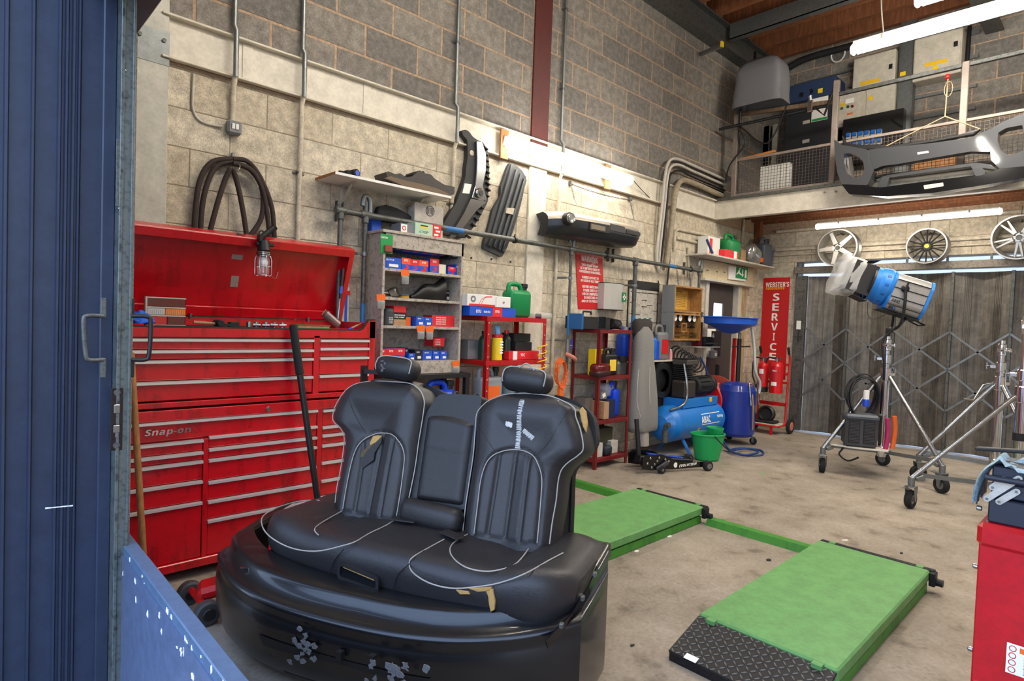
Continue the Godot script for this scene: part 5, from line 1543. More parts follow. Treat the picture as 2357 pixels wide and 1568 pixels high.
	# small painted pipes near the door
	for e in [[[[1552,578],[1553,535],[1560,528],[1620,540],[1680,553]],"cream pipe stepping along the wall over the door shelf"],[[[1557,548],[1620,562]],"short straight cream pipe under the stepped one"],[[[1584,570],[1586,640]],"short cream drop pipe beside the door boxing"],[[[1712,505],[1708,560]],"thin grey pipe under the mezzanine near the corner"]]:
		var pts = []
		for q in e[0]: pts.append(pz(q[0],q[1],0.03))
		st = ST();tube(st,pts,0.018,8);one("wall_pipe",e[1],"pipe",st,M.cream3)
	# pipes along the rear wall
	for e in [[576,552,0.021,"cream pipe along the rear wall behind the hung wheels"],[588,570,0.012,"thin cream pipe along the rear wall under the thicker one"],[533,500,0.024,"cream pipe high on the rear wall under the mezzanine"]]:
		var p = pX(1790,e[0],LX - 0.035)
		st = ST();cyl(st,v3(LX - 0.03,p.y,0.25),v3(LX - 0.03,p.y,3.4),e[2],-1,10);one("rear_pipe",e[3],"pipe",st,M.cream3)
func go_f_shelf() -> void:
	# white shelf
	var a = pz(766,408,0.30);var b = pz(1038,452,0.30)
	var y = 2.345
	var t = thing("wall_shelf","white laminate shelf on brackets above the bookcase","shelf",v3((a.x + b.x)/2,y - 0.2,0.15))
	var st = ST();bb(st,v3(-0.352,y - 0.018,0.012),v3(0.60,y,0.30),0.001);pw(t,"board",st,M.white)
	st = ST();bb(st,v3(-0.354,y - 0.018,0.012),v3(-0.352,y,0.30));pw(t,"bare_edge",st,M.pine)
	for x in [-0.16,0.44]:
		st = ST();bb(st,v3(x - 0.012,y - 0.22,0.012),v3(x + 0.012,y - 0.02,0.018));bb(st,v3(x - 0.012,y - 0.03,0.012),v3(x + 0.012,y - 0.019,0.24));bar(st,v3(x,y - 0.15,0.02),v3(x,y - 0.03,0.16),0.012,0.008);pw(t,"bracket",st,M.offwhite)
	# black part and headlamp on it
	st = ST();var p = pz(800,385,0.18);p.y = y
	t = thing("throttle_body","small black engine casting on the white shelf","engine part",p)
	rbox(st,v3(0.02,0.025,0),v3(0.09,0.05,0.08),0.012);cyl(st,v3(-0.06,0.022,0),v3(-0.02,0.024,0),0.02,-1,12);cyl(st,v3(0.03,0.035,0.0),v3(0.04,0.035,0.06),0.028,-1,14,true,0.004);obj(t,"casting",st,M.blackm)
	st = ST();cyl(st,v3(0.04,0.035,0.055),v3(0.042,0.035,0.062),0.018,-1,14);obj(t,"bore",st,M.blue)
	t = thing("headlamp_unit","broken black headlamp unit lying on the white shelf","headlamp",v3(0.33,y,0.18))
	var poly = wpc([[680,360],[700,350],[760,375],[800,368],[850,400],[900,400],[970,345],[1010,370],[1060,380],[1100,420],[1180,470],[1270,490],[1265,555],[1150,560],[1000,520],[850,470],[740,450],[690,395]],0.22,700,280,3.733)
	var lo = 9.0
	for q in poly: lo = minf(lo,q.y)
	for q in poly.size(): poly[q].y += y + 0.001 - lo
	st = ST();prism(st,poly,0.16,Transform3D(Basis(),v3(0,0,0.10)),0.0);pw(t,"housing",st,mat(C(52,48,46),0.45,0,"dirty",4.0))
	var lz = y + 0.001 - lo
	st = ST();prism(st,wpc([[690,400],[850,470],[1000,520],[1150,555],[1265,555],[1150,500],[1000,455],[850,420],[740,385]],0.27,700,280,3.733),0.02,Transform3D(Basis(),v3(0,lz,0.262)),0.003);pw(t,"lens",st,mat(C(120,104,88),0.12))
	for q in [[930,390],[990,385],[1060,420]]:
		st = ST();var c = pz(700 + q[0]/3.733,280 + q[1]/3.733,0.2) + v3(0,lz,0);box(st,c,v3(0.06,0.05,0.10),Basis(Vector3.BACK,0.4),0.01);pw(t,"lamp_cover",st,M.black)
	# radiator grilles nailed on the wall
	t = thing("chrome_grille","black front grille with chrome surround hung on edge on the wall","grille",v3(1.0,2.0,0.06))
	var g1 = [[1350,75],[1385,70],[1415,90],[1440,130],[1490,165],[1530,175],[1575,260],[1585,400],[1580,560],[1572,690],[1500,830],[1385,1000],[1330,1005],[1180,960],[1185,890],[1300,700],[1330,620],[1380,480],[1385,400],[1400,300],[1398,160],[1355,115]]
	st = ST();prism(st,hull2(wpc(g1,0.06,700,280,3.733),0.02,3),0.05,Transform3D(Basis(),v3(0,0,0.02)),0.0);pw(t,"frame",st,mat(C(46,46,48),0.6))
	for e in [[[1480,168],[1525,172],[1562,280],[1562,420],[1535,555],[1572,665],[1556,692],[1440,655],[1470,550],[1480,430],[1485,300]],[[1430,662],[1570,692],[1480,760],[1330,960],[1290,1000],[1250,985],[1370,790]]]:
		st = ST();prism(st,hull2(wpc(e,0.09,700,280,3.733),0.008,2),0.045,Transform3D(Basis(),v3(0,0,0.05)),0.004);pw(t,"chrome_surround",st,mat(C(150,152,154),0.2,0.95))
	var ec = pz(700 + 1502/3.733,280 + 612/3.733,0.10)
	st = ST();cyl(st,ec,ec + v3(0,0,0.02),0.04,-1,22,true,0.006);pw(t,"emblem_seat",st,M.chrome)
	st = ST();cyl(st,ec + v3(0.006,-0.004,0.018),ec + v3(0.006,-0.004,0.024),0.022,-1,18);pw(t,"emblem_hole",st,M.black)
	for i in 16:
		var f = i/15.0
		var q0 = pz(700 + lerpf(1560,1582,minf(f*2.2,1.0))/3.733 - (maxf(f - 0.5,0.0)*92),280 + lerpf(230,990,f)/3.733,0.08)
		st = ST();box(st,q0,v3(0.045,0.012,0.03),Basis(Vector3.BACK,-0.4),0.002);pw(t,"slat",st,M.black)
	st = ST();prism(st,wpc([[1380,530],[1440,540],[1420,620],[1360,615]],0.072,700,280,3.733),0.001,Transform3D(Basis(),v3(0,0,0.071)));pw(t,"label",st,M.print_white)
	st = ST();var hl = pz(700 + 1440/3.733,280 + 270/3.733,0.07);cyl(st,hl,hl + v3(0,0,0.003),0.022,-1,18);pw(t,"mounting_hole",st,M.cream3)
	t = thing("black_grille","plain black ribbed grille panel hung on the wall between column and pipe","grille",v3(1.4,1.9,0.06))
	st = ST();prism(st,hull2(wpc([[1770,355],[1800,360],[1870,415],[1910,480],[1880,640],[1850,760],[1800,930],[1745,1080],[1700,1165],[1540,1090],[1545,1040],[1580,930],[1600,850],[1620,760],[1690,640],[1690,560],[1720,480],[1745,400]],0.05,700,280,3.733),0.012,2),0.03,Transform3D(Basis(),v3(0,0,0.02)),0.0);pw(t,"panel",st,mat(C(50,52,54),0.5))
	for e in [[1590,1070,1788,375],[1632,1085,1830,420],[1672,1105,1868,455],[1706,1120,1896,500]]:
		var q0 = pz(700 + e[0]/3.733,280 + e[1]/3.733,0.055);var q1 = pz(700 + e[2]/3.733,280 + e[3]/3.733,0.055)
		st = ST();tube(st,[q0,q0.lerp(q1,0.02),q0.lerp(q1,0.98),q1],0.019,12);pw(t,"rib",st,mat(C(60,64,66),0.3))
	st = ST();prism(st,wpc([[1740,740],[1810,745],[1795,800],[1735,785]],0.08,700,280,3.733),0.012,Transform3D(Basis(),v3(0,0,0.068)));pw(t,"broken_gap",st,M.cream3)
	for e in [[1435,1172],[1608,1182],[1772,1205]]:
		var q = pz(700 + e[0]/3.733,280 + e[1]/3.733,0.013)
		st = ST();cyl(st,q,q + v3(0,0,0.006),0.009,-1,9);one("wall_plug","black plug hole left in the painted blocks","wall plug",st,M.black,"old wall plugs")
	# bumper hung on chains
	var xa = 1.80;var xb = 3.17
	t = thing("hung_bumper","black and silver front bumper hung on chains against the block wall","bumper",v3((xa + xb)/2,2.2,0.2))
	var prof = [[0.03,0.10],[0.20,0.115],[0.29,0.09],[0.335,0.06],[0.345,0.03],[0.345,-0.035],[0.33,-0.05],[0.30,-0.11],[0.22,-0.135],[0.08,-0.13]]
	var rows = [[],[]]
	for i in 33:
		var f = i/32.0
		var s = absf(f*2 - 1)
		var rt = []
		var rb = []
		for k in prof.size():
			var z: float = prof[k][0]*(1.0 - 0.10*pow(s,2.0))*(1.0 - 0.45*pow(s,10.0))
			var yy: float = 2.345 + prof[k][1]*(1.0 - 0.15*pow(s,6.0)) + 0.03*f - 0.01
			var q = v3(lerpf(xa,xb,f),yy,z + 0.012)
			if k < 5: rt.append(q)
			if k >= 4: rb.append(q)
		rows[0].append(rt);rows[1].append(rb)
	st = ST();loft(st,rows[0],false,true);pw(t,"silver_top",st,mat(C(176,166,150),0.4,0.4))
	st = ST();loft(st,rows[1],false,true);pw(t,"black_face",st,mat(C(38,40,44),0.35))
	st = ST()
	for e in [0,32]:
		var cc = v3(rows[0][e][0].x,2.34,0.1)
		var ln: Array = rows[0][e].duplicate();ln.append_array(rows[1][e])
		for k in ln.size() - 1: tri(st,cc,ln[k],ln[k + 1])
	pw(t,"end_cap",st,M.black)
	var fc = pz(1312,503,0.34)
	st = ST();cyl(st,v3(fc.x,fc.y,0.29),v3(fc.x,fc.y,0.352),0.058,-1,26,true,0.006);pw(t,"lamp_recess",st,M.black)
	st = ST();lathe(st,[Vector2(0,0.0),Vector2(0.02,0),Vector2(0.036,-0.004),Vector2(0.044,-0.014)],Transform3D(Basis(Vector3.RIGHT,PI/2)*Basis(Vector3.RIGHT,PI),v3(fc.x - 0.012,fc.y,0.362)),22);cyl(st,v3(fc.x - 0.012,fc.y,0.35),v3(fc.x - 0.012,fc.y,0.358),0.044,-1,22);pw(t,"fog_lamp",st,mat(C(196,196,192),0.1,0.6))
	st = ST();var m0 = pz(1361,515,0.36);var m1 = pz(1393,533,0.36);bb(st,v3(m0.x - 0.02,m1.y - 0.012,0.34),v3(m1.x + 0.06,m0.y + 0.015,0.358));pw(t,"grille_opening",st,M.black)
	st = ST();bb(st,v3(m0.x,m1.y,0.35),v3(m1.x,m0.y,0.361));pw(t,"mesh_insert",st,mat(C(190,172,148),0.6,0,"pits",20.0))
	st = ST();bb(st,v3(m1.x + 0.08,2.33,0.345),v3(m1.x + 0.32,2.40,0.36),0.004);pw(t,"plate_holder",st,M.darkgrey)
	st = ST();bb(st,v3(xb - 0.40,2.335,0.345),v3(xb - 0.16,2.375,0.358),0.004);pw(t,"grille_opening",st,M.black)
	for e in [[1314,425,1322,458,1329,472],[1450,460,1457,495,1460,508]]:
		st = ST();var q0 = pz(e[0],e[1],0.05);var q1 = pz(e[2],e[3],0.16);chain(st,q0,q1);tube(st,[q1,pz(e[4],e[5],0.24)],0.003,6);one("hanging_chain",["rusty chain from the wall hook to the fog lamp end of the hung bumper","rusty chain from the wall hook to the plain end of the hung bumper"][0 if e[0] < 1400 else 1],"chain",st,M.galvd)
	st = ST();chain(st,pz(1316,424,0.05),pz(1448,460,0.05),0.02);one("hanging_chain","rusty chain slung between the two wall hooks over the hung bumper","chain",st,M.galvd)
	for e in [[1314,422,"bolt eye in the wall holding the chains at the column side"],[1450,458,"bolt eye in the wall holding the chains at the door side"]]:
		st = ST();var q = pz(e[0],e[1],0.03);box(st,q,v3(0.035,0.045,0.05),Basis(),0.006);one("chain_hook",e[2],"hook",st,M.galvd)
	st = ST();tube(st,curve([pz(1455,412,0.12),pz(1475,435,0.05),pz(1495,455,0.02)],5),0.004,6);one("lamp_flex","thin dark flex from the wall tube to the block wall","cable",st,M.blackm)
func sign_frame(pts: Array,z: float) -> Array:      # four pixels: top left,top right,bottom right,bottom left
	var p = []
	for q in pts: p.append(pz(q[0],q[1],z))
	return p
func go_f_signs() -> void:
	var z = 0.02
	# red warning sign,hung a little askew
	var st = ST()
	var x0 = 2.43;var x1 = 2.86;var y1 = 2.14;var y0 = 1.57
	var t = thing("warning_sign","red warning notice with white capitals about the air ramp","sign",v3((x0 + x1)/2,y0,z))
	var q = [pz(1325,578,z),pz(1387,590,z),pz(1391,712,z),pz(1331,711,z)]
	var poly = []
	for p in q: poly.append(Vector2(p.x,p.y))
	prism(st,poly,0.004,Transform3D(Basis(),v3(0,0,0.016)),0.001);pw(t,"board",st,M.redp)
	var lines = [["WARNING",0.10,0.62,0.075],["THIS BEAM RAMP",0.215,0.62,0.032],["IS TO BE USED ONLY BY",0.275,0.72,0.032],["EXPERIENCED PERSONNEL.",0.335,0.80,0.032],["RUBBER CHOCKS TO",0.435,0.62,0.032],["BE USED AT ALL TIMES.",0.495,0.72,0.032],["BEFORE SWITCHING",0.60,0.62,0.034],["POWER ONTO LIFT",0.665,0.58,0.034],["CHECK COMPRESSOR",0.73,0.68,0.034],["IS SWITCHED ON",0.795,0.54,0.034],["AND UP TO PRESSURE.",0.86,0.74,0.034]]
	for l in lines:
		var a = q[0].lerp(q[3],l[1]) as Vector3;var b = q[1].lerp(q[2],l[1]) as Vector3
		var d = (b - a).normalized()
		words(t,"lettering",l[0],M.print_white,Transform3D(Basis(d,Vector3.BACK.cross(d),Vector3.BACK),(a + b)/2 - t.position + v3(0,0,0.0012)),a.distance_to(b)*l[2],l[3]*0.78)
	st = ST();var rp = (q[0].lerp(q[3],0.22) as Vector3).lerp(q[1].lerp(q[2],0.22),0.5);prism(st,[Vector2(-0.08,-0.05),Vector2(0.09,0.03),Vector2(0.085,0.06),Vector2(-0.06,-0.025)],0.0012,Transform3D(Basis(),v3(rp.x,rp.y,0.0202)));pw(t,"peeled_patch",st,mat(C(226,150,120),0.6))
	# first aid cabinet
	t = thing("first_aid_cabinet","brushed steel first aid cabinet with green cross on the wall","cabinet",v3(2.95,1.57,0.07))
	var prof = [Vector2(2.775,0.012),Vector2(3.125,0.012),Vector2(3.125,0.10),Vector2(3.05,0.135),Vector2(2.95,0.145),Vector2(2.85,0.135),Vector2(2.775,0.10)]
	var flipped = []
	for p in prof: flipped.append(Vector2(p.x,-p.y))
	st = ST();prism(st,flipped,0.275,Transform3D(Basis(Vector3.RIGHT,-PI/2),v3(0,1.575,0)));pw(t,"body",st,mat(C(196,194,188),0.4,0.35))
	for yy in [1.572,1.848]:
		st = ST();prism(st,flipped,0.008,Transform3D(Basis(Vector3.RIGHT,-PI/2),v3(0,yy,0)));pw(t,"end_plate",st,M.blackm)
	st = ST();bb(st,v3(3.035,1.665,0.142),v3(3.105,1.765,0.1435));var gp = pw(t,"green_panel",st,mat(C(0,120,72),0.5))
	st = ST();bb(st,v3(3.061,1.685,0.1435),v3(3.079,1.745,0.1445));bb(st,v3(3.043,1.706,0.1435),v3(3.097,1.724,0.1445));pw(gp,"cross",st,M.print_white)
	# wall chart
	t = thing("wall_chart","tall white marking chart with black header behind the hanging hoodie","chart",v3(3.65,1.1,z))
	st = ST();prism(st,wp([[1450,646],[1517,653],[1514,800],[1446,800]],z),0.006,Transform3D(Basis(),v3(0,0,0.013)));pw(t,"board",st,mat(C(206,202,194),0.6,0,"dirty",2.0))
	st = ST();prism(st,wp([[1449,644],[1518,652],[1517,672],[1449,664]],z),0.002,Transform3D(Basis(),v3(0,0,0.0192)));pw(t,"header",st,M.print_black)
	for e in [[1452,671,1460,671],[1465,673,1488,675],[1490,675,1516,677],[1477,691,1489,692],[1477,706,1489,707],[1490,703,1502,704],[1502,716,1514,718],[1450,696,1456,696],[1450,722,1458,722],[1462,724,1473,724],[1498,743,1512,744],[1450,745,1455,745]]:
		var a = pz(e[0],e[1],z);var b = pz(e[2],e[3],z)
		st = ST();bb(st,v3(a.x,a.y - 0.004,0.019),v3(b.x,a.y + 0.004,0.0205));pw(t,"mark",st,M.print_black)
	for e in [1448,1516]:
		st = ST();var a = pz(e,646,z);var b = pz(e - 2,800,z);bb(st,v3(a.x - 0.006,b.y,0.012),v3(a.x + 0.006,a.y,0.022));pw(t,"edge_strip",st,M.print_black)
	# exit sign
	t = thing("exit_sign","green and white running man fire exit sign over the door","sign",v3(5.8,2.11,0.1))
	st = ST();prism(st,wp([[1683,612],[1724,617],[1720,648],[1682,643]],0.11),0.02,Transform3D(Basis(),v3(0,0,0.065)),0.003);pw(t,"housing",st,M.white)
	st = ST();prism(st,wp([[1695,614],[1722,618],[1720,644],[1693,640]],0.087),0.0012,Transform3D(Basis(),v3(0,0,0.085)));var g = pw(t,"green_panel",st,mat(C(0,140,78),0.5))
	for e in [[[1700,622],[1703,620],[1703,627],[1707,632],[1704,633],[1700,629],[1696,633],[1695,630],[1699,626]],[[1702,617],[1705,617],[1705,620],[1702,620]],[[1709,620],[1711,620],[1710,632],[1712,632],[1709,638],[1706,632],[1708,632]],[[1715,622],[1719,622],[1718,641],[1714,640]]]:
		st = ST();prism(st,wp(e,0.087),0.001,Transform3D(Basis(),v3(0,0,0.0862)));pw(g,"pictogram",st,M.print_white)
	# service sign on the rear wall
	t = thing("service_sign","tall red garage sign with SERVICE in white down its length","sign",v3(LX - 0.01,0.9,0.28))
	var c = [pX(1758,638,LX - 0.02),pX(1821,640,LX - 0.02),pX(1805,880,LX - 0.02),pX(1735,880,LX - 0.02)]
	var p2 = []
	var zl = 0.085;var zr = 0.470;var yt = 2.19;var yb = 0.72
	st = ST();bb(st,v3(LX - 0.018,yb,zl),v3(LX - 0.001,yt,zr),0.002);pw(t,"board",st,M.redp)
	var rf = func(px: float,py: float) -> Transform3D: return Transform3D(BK,pX(px,py,LX - 0.0185) - t.position)
	words(t,"lettering","WEBSTER'S",M.print_white,rf.call(1789.0,655.0),0.335,0.066)
	words(t,"lettering","autocentre",mat(C(255,178,20),0.5),rf.call(1784.0,662.5 + 1.0),0.27,0.046)
	st = ST();var ul = pX(1788,667,LX - 0.019);bb(st,v3(LX - 0.0195,ul.y - 0.004,zl + 0.02),v3(LX - 0.018,ul.y,zr - 0.05));pw(t,"rule",st,M.darkred)
	var k = 0
	for ch in "SERVICE":
		var py = lerpf(684.0,821.0,k/6.0)
		words(t,"lettering",ch,M.print_white,rf.call(1786.5 - k*1.35,py),0.028 if ch == "I" else 0.095,0.108)
		k += 1
# ---- white bookcase and its parts boxes
func bq(x: float,y: float,z: float) -> Vector3:      # a pixel of the 780,480 crop at 3.734
	return pz(780 + x/3.734,480 + y/3.734,z)
func pbox(label: String,r: Array,ybase: float,z: float,style: String,group := "",dep := 0.12) -> void:
	var a = bq(r[0],r[1],z);var b = bq(r[2],r[3],z)
	var c = v3((a.x + b.x)/2,ybase,z)
	var w = b.x - a.x - 0.002
	var h = a.y - b.y
	var t = thing("parts_box",label,"box",c,0,group)
	var st = ST();box(st,v3(0,h/2,-dep/2),v3(w,h,dep),Basis(),0.0015)
	var base: Material = {"rb": M.bluebox,"ob": M.bluebox,"blue": M.bluebox,"navy": mat(C(22,40,92),0.5),"dark": mat(C(34,34,44),0.5),"cream": mat(C(222,210,180),0.6),"red": M.redbox,"grey": mat(C(112,116,124),0.5),"green": mat(C(176,206,180),0.6),"white": M.white,"redwhite": M.redbox,"orangeb": M.orange,"pump": M.redbox}[style]
	obj(t,"carton",st,base)
	if style in ["rb","ob"]:
		st = ST();box(st,v3(0,h*0.74,0.0004),v3(w,h*0.52,0.001));obj(t,"red_panel",st,M.redbox if style == "rb" else mat(C(244,84,40),0.5))
		words(t,"brand_print","BTU",M.print_white,Transform3D(Basis(),v3(0,h*0.80,0.001)),w*0.4,h*0.16)
		st = ST();prism(st,[Vector2(-0.3,0.06),Vector2(0.1,0.05),Vector2(0.3,0.2),Vector2(0.28,0.36),Vector2(0.1,0.42),Vector2(-0.1,0.34),Vector2(0.12,0.28),Vector2(0.05,0.18),Vector2(-0.15,0.16)].map(func(p): return Vector2(p.x*w,p.y*h)),0.001,Transform3D(Basis(),v3(0,0,0.0003)));obj(t,"horse_print",st,M.redbox)
	elif style in ["blue","navy","dark"]:
		st = ST();box(st,v3(w*0.1,h*0.3,0.0005),v3(w*0.5,h*0.25,0.001));obj(t,"label",st,M.print_white)
		words(t,"brand_print","BTU",M.print_white,Transform3D(Basis(),v3(-w*0.1,h*0.78,0.0005)),w*0.4,h*0.14)
	elif style == "red":
		for k in 4: words(t,"fine_print","REPAIR PARTS",M.print_white,Transform3D(Basis(),v3(-w*0.1,h*(0.8 - k*0.19),0.0005)),w*0.45,h*0.09)
	elif style == "pump":
		st = ST();box(st,v3(0,h*0.5,0.0005),v3(w,h*0.36,0.001));obj(t,"black_band",st,M.print_black)
		st = ST();box(st,v3(0,h*0.16,0.0005),v3(w,h*0.32,0.001));obj(t,"kraft_band",st,M.card)
		words(t,"lettering","MECHANICAL",M.print_white,Transform3D(Basis(),v3(0,h*0.54,0.001)),w*0.86,h*0.07);words(t,"lettering","FUEL PUMP",M.print_white,Transform3D(Basis(),v3(-w*0.03,h*0.43,0.001)),w*0.78,h*0.07)
	elif style == "green":
		st = ST();box(st,v3(0,h*0.72,0.0005),v3(w*0.42,h*0.24,0.001));obj(t,"yellow_label",st,M.yellow)
		st = ST();box(st,v3(0,h*0.80,0.0008),v3(w*0.42,h*0.10,0.001));obj(t,"black_label",st,M.print_black)
		words(t,"handwriting","C10P",M.print_black,Transform3D(Basis(),v3(0.0,h*0.28,0.0005)),w*0.5,h*0.2,false)
	elif style == "redwhite":
		for k in 3:
			st = ST();box(st,v3((k % 2)*w*0.2 - w*0.1,h*(0.2 + k*0.28),0.0005),v3(w*0.55,h*0.14,0.001));obj(t,"label",st,M.print_white)
	elif style == "grey":
		st = ST();box(st,v3(-w*0.25,h*0.5,0.0005),v3(w*0.4,h*0.8,0.001));obj(t,"pale_panel",st,M.print_white)
		st = ST();lathe(st,[Vector2(h*0.16,0),Vector2(h*0.26,0),Vector2(h*0.26,0.001),Vector2(h*0.16,0.001)],Transform3D(Basis(Vector3.RIGHT,PI/2),v3(-w*0.25,h*0.5,0.001)),16);obj(t,"swirl_print",st,M.redbox)
func go_g_bookcase() -> void:
	var x0 = 0.02;var x1 = 0.735;var zf = 0.30
	var ys = [1.755,1.552,1.352,1.095]
	var bm = mat(C(196,188,178),0.7,0,"dirty",2.2)
	var t = thing("bookcase","old white painted wooden bookcase full of small parts boxes","bookcase",v3((x0 + x1)/2,1.06,zf/2))
	var st = ST();bb(st,v3(x0,1.06,0.012),v3(x0 + 0.02,2.0,zf),0.002);pw(t,"side_panel",st,bm)
	st = ST();bb(st,v3(x1 - 0.02,1.06,0.012),v3(x1,2.0,zf),0.002);pw(t,"side_panel",st,bm)
	st = ST();bb(st,v3(x0,1.06,0.012),v3(x1,2.0,0.02));pw(t,"back_panel",st,bm)
	st = ST();bb(st,v3(x0 - 0.012,2.0,0.012),v3(x1 + 0.012,2.02,zf + 0.012),0.002);pw(t,"top_board",st,bm)
	st = ST();bb(st,v3(x0,1.90,zf - 0.02),v3(x1,2.0,zf),0.002);pw(t,"header_board",st,bm)
	for y in ys:
		st = ST();bb(st,v3(x0 + 0.02,y - 0.02,0.02),v3(x1 - 0.02,y,zf - 0.004),0.001);pw(t,"shelf_board",st,bm)
	st = ST();bb(st,v3(x0,1.0,zf - 0.02),v3(x1,1.08,zf),0.002);pw(t,"plinth_board",st,bm)
	# the black steel bench it stands on
	t = thing("steel_bench","black steel bench frame under the white bookcase","bench",v3(0.38,0,0.2))
	st = ST();bb(st,v3(0.0,0.965,0.03),v3(0.80,0.998,0.36),0.002);pw(t,"bench_top",st,M.black)
	for x in [0.03,0.77]:
		for z in [0.05,0.34]:
			st = ST();bb(st,v3(x - 0.02,0,z - 0.02),v3(x + 0.02,0.97,z + 0.02),0.002);pw(t,"leg",st,M.black)
	var z = 0.25
	var A = "red and blue parts boxes"
	for r in [[545,315,622,410,"ob"],[625,325,700,420,"rb"],[705,335,778,428,"ob"],[780,350,845,418,"rb"]]: pbox("red topped blue parts box with horse print in the upper row on the top shelf",r,1.755 + 0.135,z,r[4],A)
	pbox("plain dark navy parts box at the end of the upper row on the top shelf",[460,300,543,382],1.755 + 0.135,z,"navy")
	for r in [[540,412,614,525,"ob"],[616,425,690,532,"rb"],[692,430,768,538,"ob"]]: pbox("red topped blue parts box with horse print in the lower row on the top shelf",r,1.757,z,r[4],A)
	pbox("wide blue parts box with pale label at the end of the top shelf",[375,395,535,510],1.757,z,"blue")
	pbox("taller red and blue parts box beside the cream one on the top shelf",[785,415,858,545],1.757,z,"rb")
	pbox("plain cream carton on the top shelf of the bookcase",[862,468,920,555],1.757,z,"cream")
	pbox("red topped parts box standing over the cream carton",[850,370,908,462],1.757 + 0.14,z - 0.02,"rb")
	pbox("small blue carton beside the cream carton on the top shelf",[940,485,1002,560],1.757,z,"rb")
	pbox("dark printed carton stacked high at the end of the top shelf",[945,385,1035,468],1.757 + 0.13,z,"dark")
	pbox("narrow blue carton with tall label at the end of the top shelf",[1004,470,1042,568],1.757,z,"blue")
	# second shelf
	var y = 1.552
	t = thing("fuel_pump","bare metal fuel pump lying on the second shelf of the bookcase","engine part",v3(bq(425,740,0.2).x,y,0.2))
	st = ST();cyl(st,v3(0.02,0.035,0),v3(0.05,0.05,0.04),0.036,-1,18,true,0.005);cyl(st,v3(0.0,0.035,0),v3(0.02,0.036,0.0),0.024,-1,12);cyl(st,v3(-0.06,0.012,0),v3(-0.06,0.05,0),0.022,-1,14,true,0.003);cyl(st,v3(-0.06,0.05,0),v3(-0.06,0.075,0),0.010,-1,10);cyl(st,v3(-0.06,0.03,0),v3(0.01,0.035,0),0.014,-1,10);box(st,v3(-0.03,0.006,0),v3(0.10,0.012,0.05),Basis(),0.002);obj(t,"casting",st,M.steel)
	t = thing("polish_tin","small round yellow and grey tin beside the metal pump","tin",v3(bq(558,740,0.2).x,y,0.2))
	st = ST();cyl(st,v3(0,0,0),v3(0,0.018,0),0.040,-1,22,true,0.003);obj(t,"base",st,mat(C(206,150,40),0.4));st = ST();cyl(st,v3(0,0.018,0),v3(0,0.030,0),0.042,-1,22,true,0.003);obj(t,"lid",st,mat(C(84,100,118),0.4))
	t = thing("mirror_housing","black plastic door mirror housing lying on the second shelf","mirror",v3(bq(750,760,0.2).x,y,0.2))
	var rows = []
	for i in 15:
		var f = i/14.0
		var hgt = lerpf(0.03,0.125,smoothstep(0.0,0.5,f))*(1.0 if f < 0.75 else 1.0 + (f - 0.75)*1.9)
		var row = []
		for j in 14:
			var a = TAU*j/14.0
			row.append(v3(-0.15 + 0.30*f,hgt*0.5*(1.0 + sin(a))*(1.0 if sin(a) > 0 or f < 0.8 else 1.0),0.055*cos(a)*minf(1.0,0.4 + f)))
		rows.append(row)
	st = ST();loft(st,rows,true,true);obj(t,"shell",st,M.black)
	pbox("black and yellow carton behind the mirror housing",[905,680,970,780],y,0.16,"dark")
	# third shelf
	y = 1.352
	t = thing("oil_filter","matt black oil filter canister on the third shelf of the bookcase","filter",v3(bq(418,985,0.22).x,y,0.22))
	st = ST();lathe(st,[Vector2(0,0),Vector2(0.040,0),Vector2(0.044,0.008),Vector2(0.044,0.10),Vector2(0.038,0.118),Vector2(0.02,0.125),Vector2(0,0.126)],Transform3D(),24);obj(t,"can",st,M.darkgrey)
	for k in 4: words(t,"fine_print",["OIL FILTER","SPIN ON","FITS MOST","CARS"][k],M.print_white,Transform3D(Basis(),v3(0.0,0.055 - k*0.012,0.0435)),0.034,0.006)
	pbox("red and black fuel pump carton on the third shelf",[472,820,575,992],y,0.24,"pump")
	pbox("slim orange and black carton by the fuel pump carton",[576,915,618,992],y,0.2,"orangeb")
	pbox("blue parts carton with brake shoe print on the third shelf",[665,915,733,1000],y,0.24,"blue")
	pbox("blue parts carton with white label touching the long red one",[736,920,800,1000],y,0.24,"blue")
	pbox("long red printed carton on the third shelf",[802,905,990,1008],y,0.24,"red")
	# bottom shelf
	y = 1.095
	for r in [[345,1120,409,1228],[412,1120,489,1228],[491,1120,569,1228]]: pbox("red topped blue parts box in the row of three on the bottom shelf",r,y,0.24,"rb",A)
	pbox("navy carton edge behind the row of three on the bottom shelf",[571,1122,600,1228],y,0.2,"navy")
	pbox("low plain blue carton on the bottom shelf",[602,1166,656,1228],y,0.24,"blue")
	pbox("dark printed carton in the middle of the bottom shelf",[658,1138,717,1228],y,0.24,"dark")
	pbox("blue carton with barcode label on the bottom shelf",[722,1143,806,1226],y,0.24,"blue")
	pbox("narrow blue carton under the loose red one on the bottom shelf",[812,1147,868,1226],y,0.24,"blue")
	pbox("blue carton at the end of the bottom shelf",[875,1150,932,1226],y,0.24,"blue")
	pbox("loose red carton lying on top of two blue ones",[815,1072,908,1146],y + 0.104,0.22,"red")
	# on top of the bookcase
	y = 2.022
	pbox("grey carton with red swirl on top of the bookcase",[530,85,655,188],y,0.26,"grey")
	pbox("pale green striped carton marked in pen on top of the bookcase",[658,78,808,208],y,0.27,"green")
	pbox("narrow red and white carton on top of the bookcase",[812,100,878,222],y,0.27,"redwhite")
	t = thing("filter_carton","open white carton with a filter drawing behind the striped one","box",v3(0.42,y,0.14))
	var c0 = pz(955,465,0.15);var c1 = pz(1020,515,0.15)
